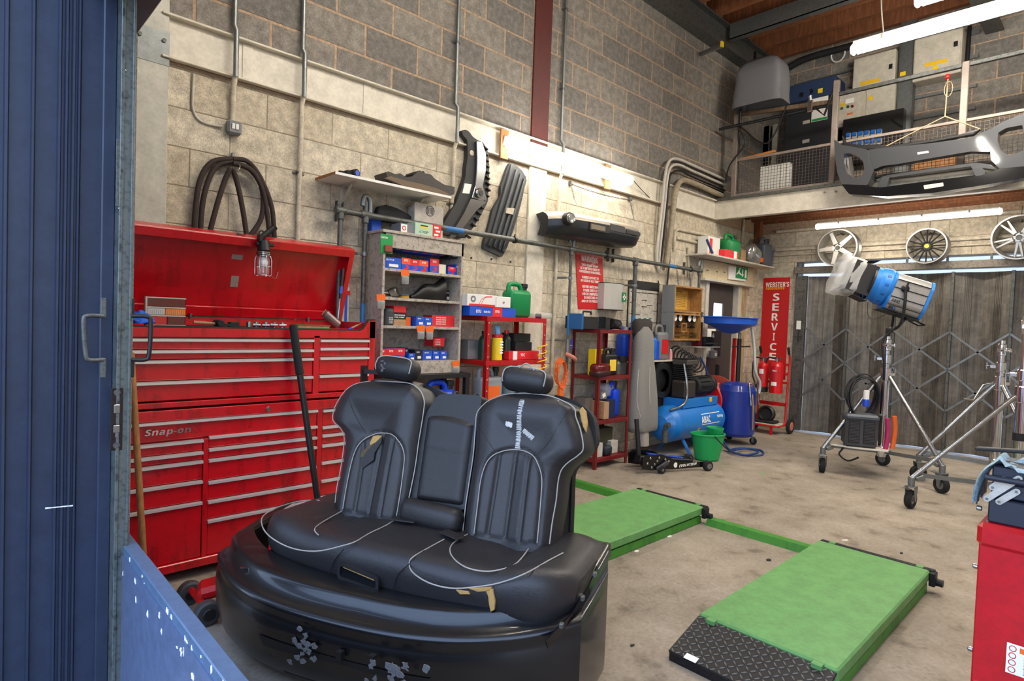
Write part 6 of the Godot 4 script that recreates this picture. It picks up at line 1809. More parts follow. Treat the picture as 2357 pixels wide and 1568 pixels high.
	st = ST();bb(st,v3(c0.x,y,0.06),v3(c1.x,c0.y,0.15),0.002);pw(t,"carton",st,M.offwhite)
	st = ST();bar(st,v3(c0.x,c0.y,0.10),v3(c0.x - 0.05,c0.y - 0.03,0.10),0.08,0.002);pw(t,"flap",st,M.card)
	var fc = pz(990,486,0.152)
	st = ST();lathe(st,[Vector2(0.036,0),Vector2(0.040,0),Vector2(0.040,0.001),Vector2(0.036,0.001)],Transform3D(Basis(Vector3.RIGHT,PI/2),fc),20)
	for k in 5: bb(st,fc + v3(-0.026 + k*0.012,-0.025,0),fc + v3(-0.023 + k*0.012,0.025,0.001))
	pw(t,"filter_drawing",st,M.print_black)
	t = thing("wheel_arch_trim","black curved plastic trim lying behind the pipe on the bookcase","trim",v3(0.1,y,0.12))
	st = ST();prism(st,wpc([[625,770],[640,730],[700,715],[800,745],[900,800],[940,840],[830,880],[700,860],[630,830]],0.1,700,280,3.733),0.05,Transform3D(Basis(),v3(0,0,0.06)),0.006);pw(t,"shell",st,M.blackm)
	var gc = pz(870,508,0.10)
	st = ST();bb(st,v3(gc.x - 0.05,y,0.05),v3(gc.x + 0.03,gc.y + 0.04,0.10),0.003);one("small_carton","small blue and red carton half hidden behind the pipe","box",st,M.bluebox)
	# blister cards and bags hung on the front
	t = thing("blister_card","green blister card hung on the corner of the bookcase","blister card",bq(410,390,0.305))
	var g0 = bq(362,215,0.304);var g1 = bq(460,393,0.304)
	st = ST();bb(st,v3(g0.x,g1.y,0.301),v3(g1.x,g0.y,0.304));pw(t,"card",st,mat(C(16,150,70),0.5))
	st = ST();bb(st,bq(385,375,0.304),bq(452,320,0.304) + v3(0,0,0.02),0.006);pw(t,"blister",st,mat(C(140,66,52),0.4))
	words(t,"lettering","Lucas",M.print_white,Transform3D(Basis(),bq(390,247,0.3045) - t.position),0.055,0.016)
	for q in [[535,525,"orange topped bag of washers hung from the top shelf edge"],[325,735,"orange topped bag hung on the side post of the bookcase"],[672,1005,"orange topped bag hung under the third shelf beside another"],[748,1010,"orange topped bag hung under the third shelf next to the red carton"],[975,1310,"orange topped bag hung at the foot of the bookcase"]]:
		var a = bq(q[0],q[1],0.31);
		t = thing("parts_bag",q[2],"bag",a + v3(0.035,-0.10,0),0,"orange topped parts bags")
		st = ST();box(st,a + v3(0.035,-0.022,0),v3(0.07,0.045,0.002),Basis(Vector3.BACK,0.1));pw(t,"header_card",st,M.orange)
		var bm2 = mat(Color(0.8,0.8,0.78,0.4),0.2);bm2.transparency = BaseMaterial3D.TRANSPARENCY_ALPHA
		st = ST();rbox(st,a + v3(0.036,-0.072,0.002),v3(0.062,0.06,0.016),0.01,Basis(),12);pw(t,"bag",st,bm2)
		st = ST();lathe(st,[Vector2(0.008,-0.004),Vector2(0.02,-0.004),Vector2(0.02,0.004),Vector2(0.008,0.004),Vector2(0.008,-0.004)],Transform3D(Basis(Vector3.RIGHT,1.4),a + v3(0.036,-0.075,0.002)),16);pw(t,"washer",st,M.galvd)
# ---- red racks and the crowded corner by the door
func rack(label: String,x0: float,x1: float,z0: float,z1: float,ys: Array,m: Material,holes: bool) -> void:
	var t = thing("steel_rack",label,"rack",v3((x0 + x1)/2,0,(z0 + z1)/2))
	var w = 0.034
	for x in [x0,x1]:
		for z in [z0,z1]:
			var st = ST()
			var sx = 1.0 if x == x0 else -1.0
			var sz = 1.0 if z == z0 else -1.0
			bb(st,v3(x,0,z),v3(x + sx*w,ys[0],z + sz*0.003));bb(st,v3(x,0,z),v3(x + sx*0.003,ys[0],z + sz*w))
			var l = pw(t,"upright",st,m)
			if holes and z == z1:
				for k in 14:
					st = ST();var c = v3(x + sx*w/2,ys[0] - 0.05 - k*0.09,z);cyl(st,c,c + v3(0,0,0.0015),0.0055,-1,8);pw(l,"bolt_hole",st,M.offwhite)
	for y in ys:
		var st = ST();bb(st,v3(x0 + 0.004,y - 0.008,z0 + 0.004),v3(x1 - 0.004,y,z1 - 0.004));bb(st,v3(x0,y - 0.035,z1 - 0.004),v3(x1,y + 0.002,z1 + 0.002),0.001);bb(st,v3(x0 - 0.002,y - 0.035,z0),v3(x0 + 0.004,y + 0.002,z1),0.001);bb(st,v3(x1 - 0.004,y - 0.035,z0),v3(x1 + 0.002,y + 0.002,z1),0.001)
		pw(t,"shelf",st,m)
func jug(called: String,label: String,p: Vector3,s: Vector3,m: Material,turn := 0.0,cap: Material = null,lab: Material = null) -> Node3D:     # a moulded can with handle and cap
	var t = thing(called,label,"can",p,turn)
	var st = ST();rbox(st,v3(0,s.y*0.40,0),v3(s.x,s.y*0.80,s.z),minf(s.x,s.z)*0.28,Basis(),20);obj(t,"body",st,m)
	st = ST();tube(st,curve([v3(-s.x*0.40,s.y*0.70,0),v3(-s.x*0.40,s.y*0.90,0),v3(-s.x*0.28,s.y*0.97,0),v3(s.x*0.05,s.y*0.96,0),v3(s.x*0.16,s.y*0.86,0),v3(s.x*0.18,s.y*0.76,0)],4),s.z*0.14,8);obj(t,"handle",st,m)
	st = ST();cyl(st,v3(s.x*0.32,s.y*0.76,0),v3(s.x*0.34,s.y*0.90,0),s.z*0.18,-1,14);cyl(st,v3(s.x*0.34,s.y*0.88,0),v3(s.x*0.345,s.y*1.0,0),s.z*0.22,-1,14,true,0.003);obj(t,"cap",st,cap if cap else M.black)
	if lab:
		st = ST();box(st,v3(s.x*0.05,s.y*0.38,s.z/2 + 0.0005),v3(s.x*0.55,s.y*0.42,0.001));obj(t,"label",st,lab)
	return t
func bottle(label: String,p: Vector3,r: float,h: float,m: Material,cap: Material) -> void:
	var t = thing("bottle",label,"bottle",p)
	var st = ST();lathe(st,[Vector2(0,0),Vector2(r,0),Vector2(r,h*0.68),Vector2(r*0.8,h*0.78),Vector2(r*0.42,h*0.86),Vector2(r*0.42,h*0.9)],Transform3D(),18);obj(t,"body",st,m)
	st = ST();cyl(st,v3(0,h*0.88,0),v3(0,h,0),r*0.5,-1,14,true,0.002);obj(t,"cap",st,cap)
func carton(called: String,label: String,a: Vector3,b: Vector3,dep: float,m: Material,cat := "box") -> Node3D:    # front corners top left and bottom right
	var c = v3((a.x + b.x)/2,b.y,a.z)
	var t = thing(called,label,cat,c)
	var st = ST();box(st,v3(0,(a.y - b.y)/2,-dep/2),v3(b.x - a.x,a.y - b.y,dep),Basis(),0.003);obj(t,"body",st,m)
	return t
func go_h_racks() -> void:
	var y1 = 1.445
	var y2 = pz(1128,832,0.42).y
	rack("bright red slotted steel rack beside the white bookcase",0.90,1.575,0.05,0.42,[y1,y2,y2 - 0.42,0.12],M.red,true)
	var z = 0.36
	# top of the first rack
	var t = carton("brake_disc_box","long blue brake disc carton with red end on the red rack",v3(pz(1082,708,z).x,y1 + 0.075,z),v3(pz(1187,730,z).x,y1 + 0.001,z),0.24,M.bluebox)
	var st = ST();box(st,v3(0.04,0.037,0.0006),v3(0.10,0.072,0.001));obj(t,"red_panel",st,M.redbox)
	words(t,"lettering","Brake Disc",M.print_white,Transform3D(Basis(),v3(-0.07,0.037,0.0006)),0.07,0.018);words(t,"brand_print","BTU",M.print_white,Transform3D(Basis(),v3(0.04,0.042,0.0012)),0.045,0.02);words(t,"brand_print","BTU",M.print_white,Transform3D(Basis(),v3(-0.16,0.037,0.0006)),0.05,0.024)
	t = carton("turbo_box","white carton with red stripe and turbo drawing on the brake disc carton",v3(pz(1076,681,z).x,y1 + 0.17,z),v3(pz(1143,709,z).x,y1 + 0.077,z),0.2,M.white)
	st = ST();box(st,v3(0,0.009,0.0006),v3(0.27,0.018,0.001));obj(t,"red_stripe",st,M.redbox)
	st = ST();lathe(st,[Vector2(0.012,0),Vector2(0.026,0),Vector2(0.026,0.001),Vector2(0.012,0.001)],Transform3D(Basis(Vector3.RIGHT,PI/2),v3(-0.095,0.055,0.001)),18);obj(t,"turbo_drawing",st,M.grey)
	for k in 2:
		st = ST();tube(st,curve([v3(-0.03 + k*0.02,0.02,0.001),v3(-0.01 + k*0.02,0.055,0.001),v3(0.04,0.075 + k*0.006,0.001),v3(0.10,0.078 + k*0.006,0.001)],4),0.002,4);obj(t,"red_line",st,M.redbox)
	t = carton("plain_carton","plain white carton with a small print beside the turbo carton",v3(pz(1143,683,z + 0.01).x,y1 + 0.165,z + 0.01),v3(pz(1175,712,z + 0.01).x,y1 + 0.077,z + 0.01),0.16,M.white)
	words(t,"print","UP",M.print_black,Transform3D(Basis(),v3(0,0.04,0.0006)),0.02,0.016)
	jug("petrol_can","green plastic petrol can with black cap on the bright red rack",v3(pz(1188,720,0.2).x,y1,0.20),v3(0.25,0.30,0.15),mat(C(10,136,74),0.4),0.0)
	st = ST();var bp = pz(1232,722,0.2);rbox(st,v3(bp.x + 0.04,y1 + 0.03,0.2),v3(0.24,0.06,0.16),0.03,Basis(),14);one("clear_bag","crumpled clear bag of fittings at the end of the bright red rack","bag",st,glassy(Color(0.85,0.85,0.82),0.45))
	st = ST();cyl(st,v3(1.50,y1 + 0.022,0.36),v3(1.53,y1 + 0.022,0.40),0.022,-1,12,true,0.003);one("pipe_fitting","small dark pipe fitting on the rack edge","fitting",st,M.galvd)
	# second shelf
	z = 0.34
	t = carton("spark_plug_box","grey carton with a plug picture behind the rack upright",v3(pz(1078,782,0.2).x,y2 + 0.16,0.2),v3(pz(1100,828,0.2).x,y2 + 0.001,0.2),0.1,M.grey)
	bottle("dark green oil bottle behind the red upright",v3(pz(1113,820,0.25).x,y2 + 0.001,0.25),0.045,0.235,mat(C(16,60,46),0.35),M.black)
	t = thing("wipes_tub","yellow tub of hand wipes with red lid and blue wipe sticking out","tub",v3(pz(1143,825,z).x,y2 + 0.001,z))
	st = ST();cyl(st,Vector3.ZERO,v3(0,0.185,0),0.044,-1,24,true,0.004);obj(t,"body",st,M.yellow);st = ST();cyl(st,v3(0,0.185,0),v3(0,0.21,0),0.047,-1,24,true,0.004);obj(t,"lid",st,M.redp)
	st = ST();rbox(st,v3(0,0.245,0),v3(0.05,0.08,0.02),0.01,Basis(Vector3.BACK,0.15),10);obj(t,"wipe",st,mat(C(120,180,230),0.9))
	for k in 5:
		st = ST();box(st,v3(0.010,0.15 - k*0.022,0.0435),v3(0.035,0.012,0.002));obj(t,"label",st,M.print_white)
	bottle("clear dark bottle with red cap beside the yellow tub",v3(pz(1164,820,0.26).x,y2 + 0.001,0.26),0.04,0.245,mat(C(40,52,50),0.2),M.redp)
	for k in 2:
		st = ST();var c = pz(1200,800,0.28);bb(st,v3(c.x - 0.09,y2 + 0.075 + k*0.074,0.12),v3(c.x + 0.11,y2 + 0.147 + k*0.074,0.30 - k*0.02),0.003);one("black_carton",["black carton under another on the red and white carton","black carton topmost of its stack on the red rack"][k],"box",st,M.blackm)
	t = carton("brake_tool_box","red and white carton under the black cartons",v3(pz(1172,808,z).x,y2 + 0.073,z),v3(pz(1240,828,z).x,y2 + 0.001,z),0.2,M.redbox)
	words(t,"lettering","TEC",M.print_white,Transform3D(Basis(),v3(-0.02,0.04,0.0006)),0.05,0.022);st = ST();box(st,v3(-0.11,0.036,0.0006),v3(0.05,0.07,0.001));obj(t,"white_end",st,M.print_white)
	st = ST();rng.seed = 2;var pts = []
	var hc = pz(1242,815,0.40)
	for k in 60: pts.append(hc + v3(0.05*cos(k*0.42),0.09 - k*0.0042,0.025*sin(k*0.42) + 0.03))
	tube(st,pts,0.005,6);one("yellow_hose","coiled yellow air hose hung over the rack shelf","hose",st,M.yellow)
	var y3 = y2 - 0.42
	jug("screenwash_can","grey jug with orange label low on the bright red rack",v3(1.05,y3,0.28),v3(0.24,0.36,0.13),mat(C(150,156,160),0.4),0.0,null,M.orange)
	jug("antifreeze_can","clear grey bottle with red cap low on the bright red rack",v3(1.27,y3,0.30),v3(0.11,0.30,0.11),mat(C(120,140,146),0.3),0.3,M.redp)
	jug("blue_can","bright blue plastic can lying under the bookcase bench",v3(0.55,0.62,0.30),v3(0.26,0.32,0.16),M.blue)
	st = ST();bb(st,v3(0.30,0.60,0.05),v3(0.76,0.618,0.34));for x in [0.31,0.75]: bb(st,v3(x - 0.01,0.0,0.06),v3(x + 0.01,0.6,0.08))
	for x in [0.31,0.75]: bb(st,v3(x - 0.01,0.0,0.31),v3(x + 0.01,0.6,0.33))
	one("low_stand","low black stand under the bookcase bench","stand",st,M.black)
	# second rack
	var s1 = 1.365;var s2 = pz(1372,868,0.37).y;var s3 = pz(1376,970,0.37).y;var s4 = pz(1372,1058,0.37).y
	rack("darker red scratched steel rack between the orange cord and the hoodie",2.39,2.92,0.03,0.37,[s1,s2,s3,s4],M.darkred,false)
	t = carton("code_reader_case","black plastic tool case with blue end on the darker red rack",pz(1338,728,0.30),v3(pz(1404,757,0.30).x,s1 + 0.001,0.30),0.2,M.blackm)
	st = ST();box(st,v3(-0.225,0.07,-0.06),v3(0.03,0.15,0.16),Basis(),0.004);obj(t,"blue_end",st,mat(C(24,92,150),0.5))
	st = ST();tube(st,[v3(-0.08,0.14,-0.1),v3(-0.08,0.17,-0.1),v3(0.04,0.17,-0.1),v3(0.04,0.14,-0.1)],0.009,8);obj(t,"handle",st,M.black);st = ST();box(st,v3(0.09,0.07,0.002),v3(0.12,0.11,0.004),Basis(),0.002);obj(t,"clear_panel",st,M.blackgloss)
	t = thing("alternator","greasy black engine part lying beside the black tool case","engine part",v3(pz(1414,745,0.25).x,s1,0.25))
	st = ST();cyl(st,v3(-0.06,0.06,0),v3(0.05,0.045,0.02),0.05,0.04,14,true,0.006);obj(t,"body",st,M.blackm)
	for k in 7:
		st = ST();cyl(st,v3(-0.06 + k*0.02,0.06,0),v3(-0.052 + k*0.02,0.06,0),0.058 - k*0.002,-1,14);obj(t,"rib",st,M.black)
	st = ST();cyl(st,v3(0.04,0.03,0.03),v3(0.05,0.03,0.06),0.024,-1,14);obj(t,"port",st,M.steel)
	for k in 4:
		st = ST();var c = v3(2.83 + k*0.022,s1,0.33);cyl(st,c,c + v3(0,0.035,0),0.007,-1,8);one("small_bit","short steel bit standing on the rack corner","bit",st,M.steel,"steel bits on the rack")
	carton("thinner_tin","yellow rectangular tin on the second shelf of the darker rack",v3(2.47,s2 + 0.26,0.26),v3(2.60,s2 + 0.001,0.26),0.09,M.yellow)
	st = ST();bb(st,v3(2.62,s2 + 0.001,0.1),v3(2.70,s2 + 0.22,0.2),0.004);one("dark_canister","black canister behind the yellow tin","canister",st,M.black)
	jug("oil_jug","black oil jug with bright label on the darker red rack",v3(2.66,s2,0.28),v3(0.19,0.27,0.1),M.black,0.0,null,mat(C(236,200,60),0.5))
	t = thing("red_tail_lens","long dark red tail lamp lens sticking out over the rack shelf","tail lamp",v3(2.44,s2,0.32))
	st = ST();rbox(st,v3(0.0,0.065,0.03),v3(0.30,0.13,0.12),0.045,Basis(Vector3.UP,0.25),16);obj(t,"lens",st,mat(C(96,18,22),0.25));st = ST();rbox(st,v3(0.0,0.034,0.032),v3(0.302,0.066,0.122),0.03,Basis(Vector3.UP,0.25),16);obj(t,"lower_lens",st,mat(C(50,20,20),0.4))
	bottle("small clear spray bottle at the end of the second shelf",v3(2.85,s2 + 0.001,0.25),0.035,0.16,mat(C(90,90,92),0.3),M.black)
	t = carton("sump_gasket_box","dark blue carton with kraft side on the third shelf",v3(2.60,s3 + 0.19,0.33),v3(2.74,s3 + 0.001,0.33),0.2,mat(C(20,30,66),0.6));st = ST();box(st,v3(-0.115,0.09,-0.06),v3(0.08,0.17,0.18),Basis(),0.002);obj(t,"kraft_side",st,M.card)
	jug("coolant_can","tall bright blue can on the third shelf of the darker rack",v3(2.80,s3,0.24),v3(0.13,0.36,0.13),mat(C(10,66,214),0.4),0.2)
	t = carton("bearing_box","small pale grey carton on the dark blue one",v3(2.56,s3 + 0.27,0.28),v3(2.66,s3 + 0.192,0.28),0.1,M.grey);st = ST();box(st,v3(0,0.04,0.001),v3(0.05,0.04,0.001),Basis(Vector3.BACK,0.4));obj(t,"label",st,M.print_white)
	carton("grey_case","scuffed grey case at the back of the third shelf",v3(2.42,s3 + 0.20,0.2),v3(2.54,s3 + 0.001,0.2),0.15,mat(C(110,102,96),0.7))
	st = ST();rbox(st,v3(2.72,s3 + 0.27,0.20),v3(0.2,0.15,0.14),0.05,Basis(),12);one("plastic_wrap","bundle of clear plastic wrap on top of the cartons","plastic wrap",st,glassy(Color(0.8,0.82,0.86),0.5))
	t = thing("axle_stand","yellow steel axle stand leaning behind the blue can","axle stand",v3(2.88,s3,0.16));st = ST();bar(st,v3(0.04,0.0,0.0),v3(-0.02,0.40,0),0.03,0.03,0.003);bar(st,v3(-0.06,0,0),v3(-0.03,0.40,0),0.02,0.02,0.002);obj(t,"leg",st,M.yellow);st = ST();box(st,v3(-0.03,0.41,0),v3(0.13,0.02,0.05),Basis(),0.003);obj(t,"saddle",st,M.yellow)
	carton("ammo_box","grubby olive green steel box on the bottom shelf",v3(2.46,s4 + 0.26,0.25),v3(2.82,s4 + 0.10,0.25),0.16,mat(C(66,66,46),0.7,0,"dirty",4.0))
	carton("white_block","pale streaky carton under the olive box at the upright",v3(2.44,s4 + 0.14,0.33),v3(2.56,s4 + 0.001,0.33),0.1,M.offwhite);carton("white_block","pale streaky carton under the olive box at the hoodie end",v3(2.74,s4 + 0.13,0.30),v3(2.85,s4 + 0.001,0.30),0.1,M.offwhite)
	st = ST();rbox(st,v3(2.65,s4 + 0.05,0.28),v3(0.12,0.1,0.14),0.03,Basis(),12);one("rubber_boot","dark rubber boot foot between the pale cartons","boot",st,mat(C(40,48,56),0.6))
	# orange extension lead on the pipe
	st = ST();rng.seed = 6;var oc = pz(1292,855,0.14)
	for k in 7:
		pts = []
		for i in 24: pts.append(oc + v3(cos(TAU*i/24.0)*(0.05 + rng.randf()*0.03),sin(TAU*i/24.0)*0.13 - 0.02*k*0.3,(k - 3)*0.008))
		tube(st,pts,0.0045,5,true)
	t = thing("orange_lead","bundle of orange extension lead hung on the pipe drop","cable",oc + v3(0,-0.25,0));pw(t,"lead",st,M.orange);st = ST();bb(st,oc + v3(-0.03,-0.26,-0.02),oc + v3(0.025,-0.15,0.02),0.006);pw(t,"socket",st,M.orange)
	st = ST();tube(st,curve([pz(1303,815,0.16),pz(1318,822,0.22),pz(1324,828,0.2)],4),0.02,8);one("red_rag_twist","twisted pink rag tied on the pipe drop","rag",st,mat(C(206,130,112),0.8))
	hoodie()
func hoodie() -> void:
	var gm = mat(C(146,143,139),0.95,0,"mottle",9.0)
	var t = thing("hoodie","grey hooded sweatshirt hanging from the pipe in front of the wall chart","hoodie",v3(3.2,0.30,0.30))
	var lv = [[752,1478,1488,0.04],[765,1468,1498,0.07],[790,1463,1500,0.09],[830,1461,1500,0.09],[850,1458,1502,0.10],[880,1454,1504,0.11],[920,1450,1507,0.12],[960,1447,1508,0.12],[985,1447,1508,0.11],[993,1450,1506,0.10],[996,1452,1504,0.09]]
	var rows = []
	for i in 31:
		var f = i/30.0*(lv.size() - 1)
		var k = mini(int(f),lv.size() - 2)
		var g = f - k
		var py = lerpf(lv[k][0],lv[k + 1][0],g)
		var a = pz(lerpf(lv[k][1],lv[k + 1][1],g),py,0.30);var b = pz(lerpf(lv[k][2],lv[k + 1][2],g),py,0.30)
		var d = lerpf(lv[k][3],lv[k + 1][3],g)
		var row = []
		for j in 36:
			var an = TAU*j/36.0
			var fold = 1.0 + 0.13*sin(an*5.0 + i*0.10)*smoothstep(4.0,14.0,i) + 0.05*sin(an*9.0 - i*0.2)
			row.append(v3((a.x + b.x)/2 + (b.x - a.x)*0.5*cos(an)*(0.95 + 0.05*fold),a.y,0.30 + d*sin(an)*fold))
		rows.append(row)
	var st = ST();loft(st,rows,true,true);pw(t,"body",st,gm)
	rows = []
	for i in 9:
		var f = i/8.0
		var p = pz(lerpf(1479,1481,f),lerpf(985,1026,f),0.32)
		var row = []
		for j in 18:
			var an = TAU*j/18.0
			row.append(p + v3(cos(an)*lerpf(0.10,0.072,f)*(1 + 0.1*sin(an*4)),0,sin(an)*0.05))
		rows.append(row)
	st = ST();loft(st,rows,true,true);pw(t,"cuff",st,mat(C(166,158,150),0.95))
	for q in [[[1496,845],[1495,890],[1496,930]],[[1470,850],[1466,920],[1474,960]]]:
		var pts = []
		for e in q: pts.append(pz(e[0],e[1],0.425))
		st = ST();tube(st,curve(pts,4),0.004,6);pw(t,"drawstring",st,M.offwhite)
	# black cap and striped block above it
	t = thing("welding_cap","black padded strap hung over the pipe above the hoodie","strap",pz(1480,760,0.25));st = ST();rbox(st,pz(1478,755,0.26),v3(0.30,0.20,0.12),0.06,Basis(),14);pw(t,"pad",st,mat(C(52,46,44),0.8))
	st = ST();prism(st,wp([[1460,742],[1464,731],[1496,732],[1497,750],[1480,752]],0.12),0.02,Transform3D(Basis(),v3(0,0,0.10)),0.003);t = thing("striped_board","green and white striped hazard board behind the hoodie","board",pz(1480,750,0.1));pw(t,"board",st,M.offwhite)
	for k in 3:
		st = ST();prism(st,wp([[1463 + k*12,746],[1470 + k*12,732],[1476 + k*12,732],[1469 + k*12,746]],0.122),0.002,Transform3D(Basis(),v3(0,0,0.1205)));pw(t,"stripe",st,mat(C(20,120,124),0.6))
func go_h_corner() -> void:
	# shelf of fluids
	var y = 1.035
	var t = thing("fluid_shelf","narrow cream wall shelf holding oil jugs behind the compressor","shelf",v3(3.6,y - 0.1,0.12))
	var st = ST();bb(st,v3(3.10,y - 0.016,0.012),v3(4.02,y,0.24),0.002);pw(t,"board",st,M.panel)
	for x in [3.35,3.85]:
		st = ST();bb(st,v3(x,y - 0.2,0.012),v3(x + 0.02,y - 0.016,0.02));bar(st,v3(x + 0.01,y - 0.18,0.02),v3(x + 0.01,y - 0.02,0.2),0.01,0.01);pw(t,"bracket",st,M.galvd)
	jug("oil_can","grey oil jug with red label on the cream wall shelf",v3(3.80,y,0.14),v3(0.24,0.40,0.13),mat(C(122,124,124),0.4),0.0,null,M.redp)
	jug("blue_jug","bright blue jug beside the hoodie on the cream wall shelf",v3(3.58,y,0.15),v3(0.15,0.32,0.12),mat(C(30,116,226),0.4))
	jug("orange_can","orange can half hidden behind the hoodie",v3(3.46,y,0.12),v3(0.09,0.36,0.12),M.orange,0.0)
	st = ST();bb(st,v3(3.63,y,0.14),v3(3.74,y + 0.22,0.20),0.006);one("blue_carton","flat deep blue carton before the grey oil jug","box",st,M.blue)
	jug("blue_drum","deep blue jug behind the pipe at the rack end of the cream shelf",v3(3.18,y,0.09),v3(0.17,0.36,0.13),M.blue)
	bottle("tiny pink bottle beside the grey oil jug",v3(3.975,y,0.18),0.02,0.12,mat(C(226,150,150),0.4),M.white)
	st = ST();bb(st,v3(2.97,y - 0.01,0.10),v3(3.12,y + 0.05,0.20),0.006);bb(st,v3(2.9,y,0.12),v3(3.0,y + 0.03,0.17),0.004);one("bench_vice","small black vice clamped at the shelf end","vice",st,M.blackm)
	# wooden gauge box
	var gx0 = 3.885;var gx1 = 4.505
	t = thing("gauge_box","open wooden gauge case hung on chains with four pressure gauges","gauge case",v3(4.2,1.26,0.15))
	for q in [[1.59,1.90,"lid"],[1.262,1.58,"case"]]:
		st = ST();bb(st,v3(gx0,q[0],0.10),v3(gx1,q[1],0.108));pw(t,q[2] + "_back",st,M.woodp)
		st = ST()
		for x in [gx0,gx1 - 0.02]: bb(st,v3(x,q[0],0.10),v3(x + 0.02,q[1],0.26),0.002)
		for yy in [q[0],q[1] - 0.02]: bb(st,v3(gx0,yy,0.10),v3(gx1,yy + 0.02,0.26),0.002)
		pw(t,q[2] + "_frame",st,M.woodp)
		st = ST();bb(st,v3(gx0 - 0.012,q[0] - 0.004,0.098),v3(gx0,q[1] + 0.004,0.262),0.002);pw(t,q[2] + "_side",st,M.grey)
	st = ST();bb(st,v3(4.0,1.63,0.108),v3(4.42,1.86,0.110));pw(t,"instruction_sheet",st,mat(C(232,184,72),0.7,0,"dirty",5.0))
	words(t,"lettering","INSTRUCTIONS",M.print_black,Transform3D(Basis(),v3(4.21,1.845,0.1102) - t.position),0.16,0.012)
	for k in 8: words(t,"fine_print","close the valve and check gauge",M.darkgrey,Transform3D(Basis(),v3(4.21,1.81 - k*0.02,0.1102) - t.position),0.32,0.008,false)
	for x in [3.98,4.09,4.30,4.41]:
		st = ST();var c = v3(x,1.525,0.2);cyl(st,c + v3(0,0,-0.02),c + v3(0,0,0.02),0.044,-1,24,true,0.004);cyl(st,c + v3(0,-0.10,0),c + v3(0,-0.03,0),0.012,-1,10);cyl(st,c + v3(-0.03,-0.10,0),c + v3(0.03,-0.10,0),0.016,-1,10);var g = pw(t,"gauge",st,M.black)
		st = ST();cyl(st,c + v3(0,0,0.02),c + v3(0,0,0.022),0.037,-1,24);pw(g,"dial",st,M.print_white);st = ST();bar(st,c + v3(0,0,0.023),c + v3(0.02,0.018,0.023),0.003,0.001);pw(g,"needle",st,M.print_black)
	st = ST();ring(st,rect(4.15,1.36,4.27,1.47),rect(4.165,1.375,4.255,1.455),0.10,Transform3D(Basis(),v3(0,0,0.108)));pw(t,"inner_box",st,M.woodp)
	st = ST();cyl(st,v3(3.93,1.32,0.2),v3(4.42,1.32,0.2),0.01,-1,10);cyl(st,v3(4.40,1.33,0.2),v3(4.45,1.33,0.2),0.035,-1,14);pw(t,"test_bar",st,mat(C(120,96,60),0.4,0.7))
	for x in [4.08,4.36]:
		st = ST();chain(st,v3(x,2.10,0.15),v3(x,1.91,0.18),0.0,0.034);one("box_chain",["short chain holding the gauge case at the oil jug side","short chain holding the gauge case at the door side"][0 if x < 4.2 else 1],"chain",st,M.galvd)
	# shelf with a grinder stone,poster,small switch
	st = ST();bb(st,v3(4.50,1.175,0.012),v3(5.02,1.19,0.26),0.002);one("small_shelf","small cream shelf beside the gauge case","shelf",st,M.panel)
	t = thing("bench_grinder","dusty bench grinder on the small cream shelf","grinder",v3(4.78,1.19,0.15));st = ST();rbox(st,v3(0.04,0.06,0),v3(0.24,0.12,0.14),0.03,Basis(),14);obj(t,"body",st,M.blackm);st = ST();cyl(st,v3(0.04,0.03,0.06),v3(0.04,0.05,0.06),0.10,-1,22,true,0.004);obj(t,"disc",st,M.darkgrey);st = ST();bb(st,v3(-0.2,0,-0.05),v3(-0.12,0.30,0.05),0.004);obj(t,"red_case",st,M.darkred);st = ST();tube(st,[v3(-0.14,0.30,0),v3(-0.06,0.42,0)],0.018,8);obj(t,"lever",st,M.black)
	st = ST();var ps = wp([[1634,757],[1663,758],[1660,824],[1632,822]],0.055);prism(st,ps,0.002,Transform3D(Basis(),v3(0,0,-0.045)));t = thing("tyre_poster","white framed poster of a tyre on the dark door","poster",pz(1646,822,-0.04));pw(t,"sheet",st,M.print_white)
	st = ST();prism(st,wp([[1638,762],[1661,763],[1658,820],[1636,818]],-0.042),0.001,Transform3D(Basis(),v3(0,0,-0.043)));pw(t,"picture",st,M.print_black)
	var bc = pz(1640,790,-0.04);st = ST();lathe(st,[Vector2(0.10,0),Vector2(0.16,0),Vector2(0.16,0.001),Vector2(0.10,0.001)],Transform3D(Basis(Vector3.RIGHT,PI/2),bc + v3(0.1,0,-0.001)),18,-2.6,0.2);pw(t,"tyre_print",st,M.grey)
	st = ST();var sw = pz(1641,816,0.02);box(st,sw,v3(0.16,0.10,0.05),Basis(),0.008);t = thing("socket_box","small grey twin switch under the small cream shelf","switch",sw);pw(t,"box",st,M.grey)
	for k in 2:
		st = ST();box(st,sw + v3(0.01 + k*0.035,0,0.028),v3(0.02,0.04,0.006));pw(t,"rocker",st,M.white)
	# spiral hose
	st = ST();var pts = []
	var h0 = pz(1552,812,0.22);var h1 = pz(1604,842,0.22)
	for k in 90:
		var f = k/89.0
		pts.append(h0.lerp(h1,f) + v3(0.03*cos(f*TAU*7) + 0.02,0.085*sin(f*TAU*7),0.07*cos(f*TAU*7)))
	tube(st,pts,0.009,6);one("spiral_hose","black spiral air hose hanging in a row of loops","hose",st,M.black)
	# compressor
	var cz = 0.36;var cy = 0.335
	t = thing("air_compressor","blue belt drive air compressor with black pump on a lying tank","compressor",v3(4.15,0,cz))
	var cb = coat(mat(C(20,116,198),0.4),0.4,0.1)
	var R = 0.205
	st = ST();lathe(st,[Vector2(0,0),Vector2(R*0.5,0.02),Vector2(R*0.85,0.07),Vector2(R,0.14),Vector2(R,1.12),Vector2(R*0.85,1.19),Vector2(R*0.5,1.24),Vector2(0,1.26)],Transform3D(axes(Vector3.RIGHT),v3(3.50,cy,cz)),36);pw(t,"tank",st,cb)
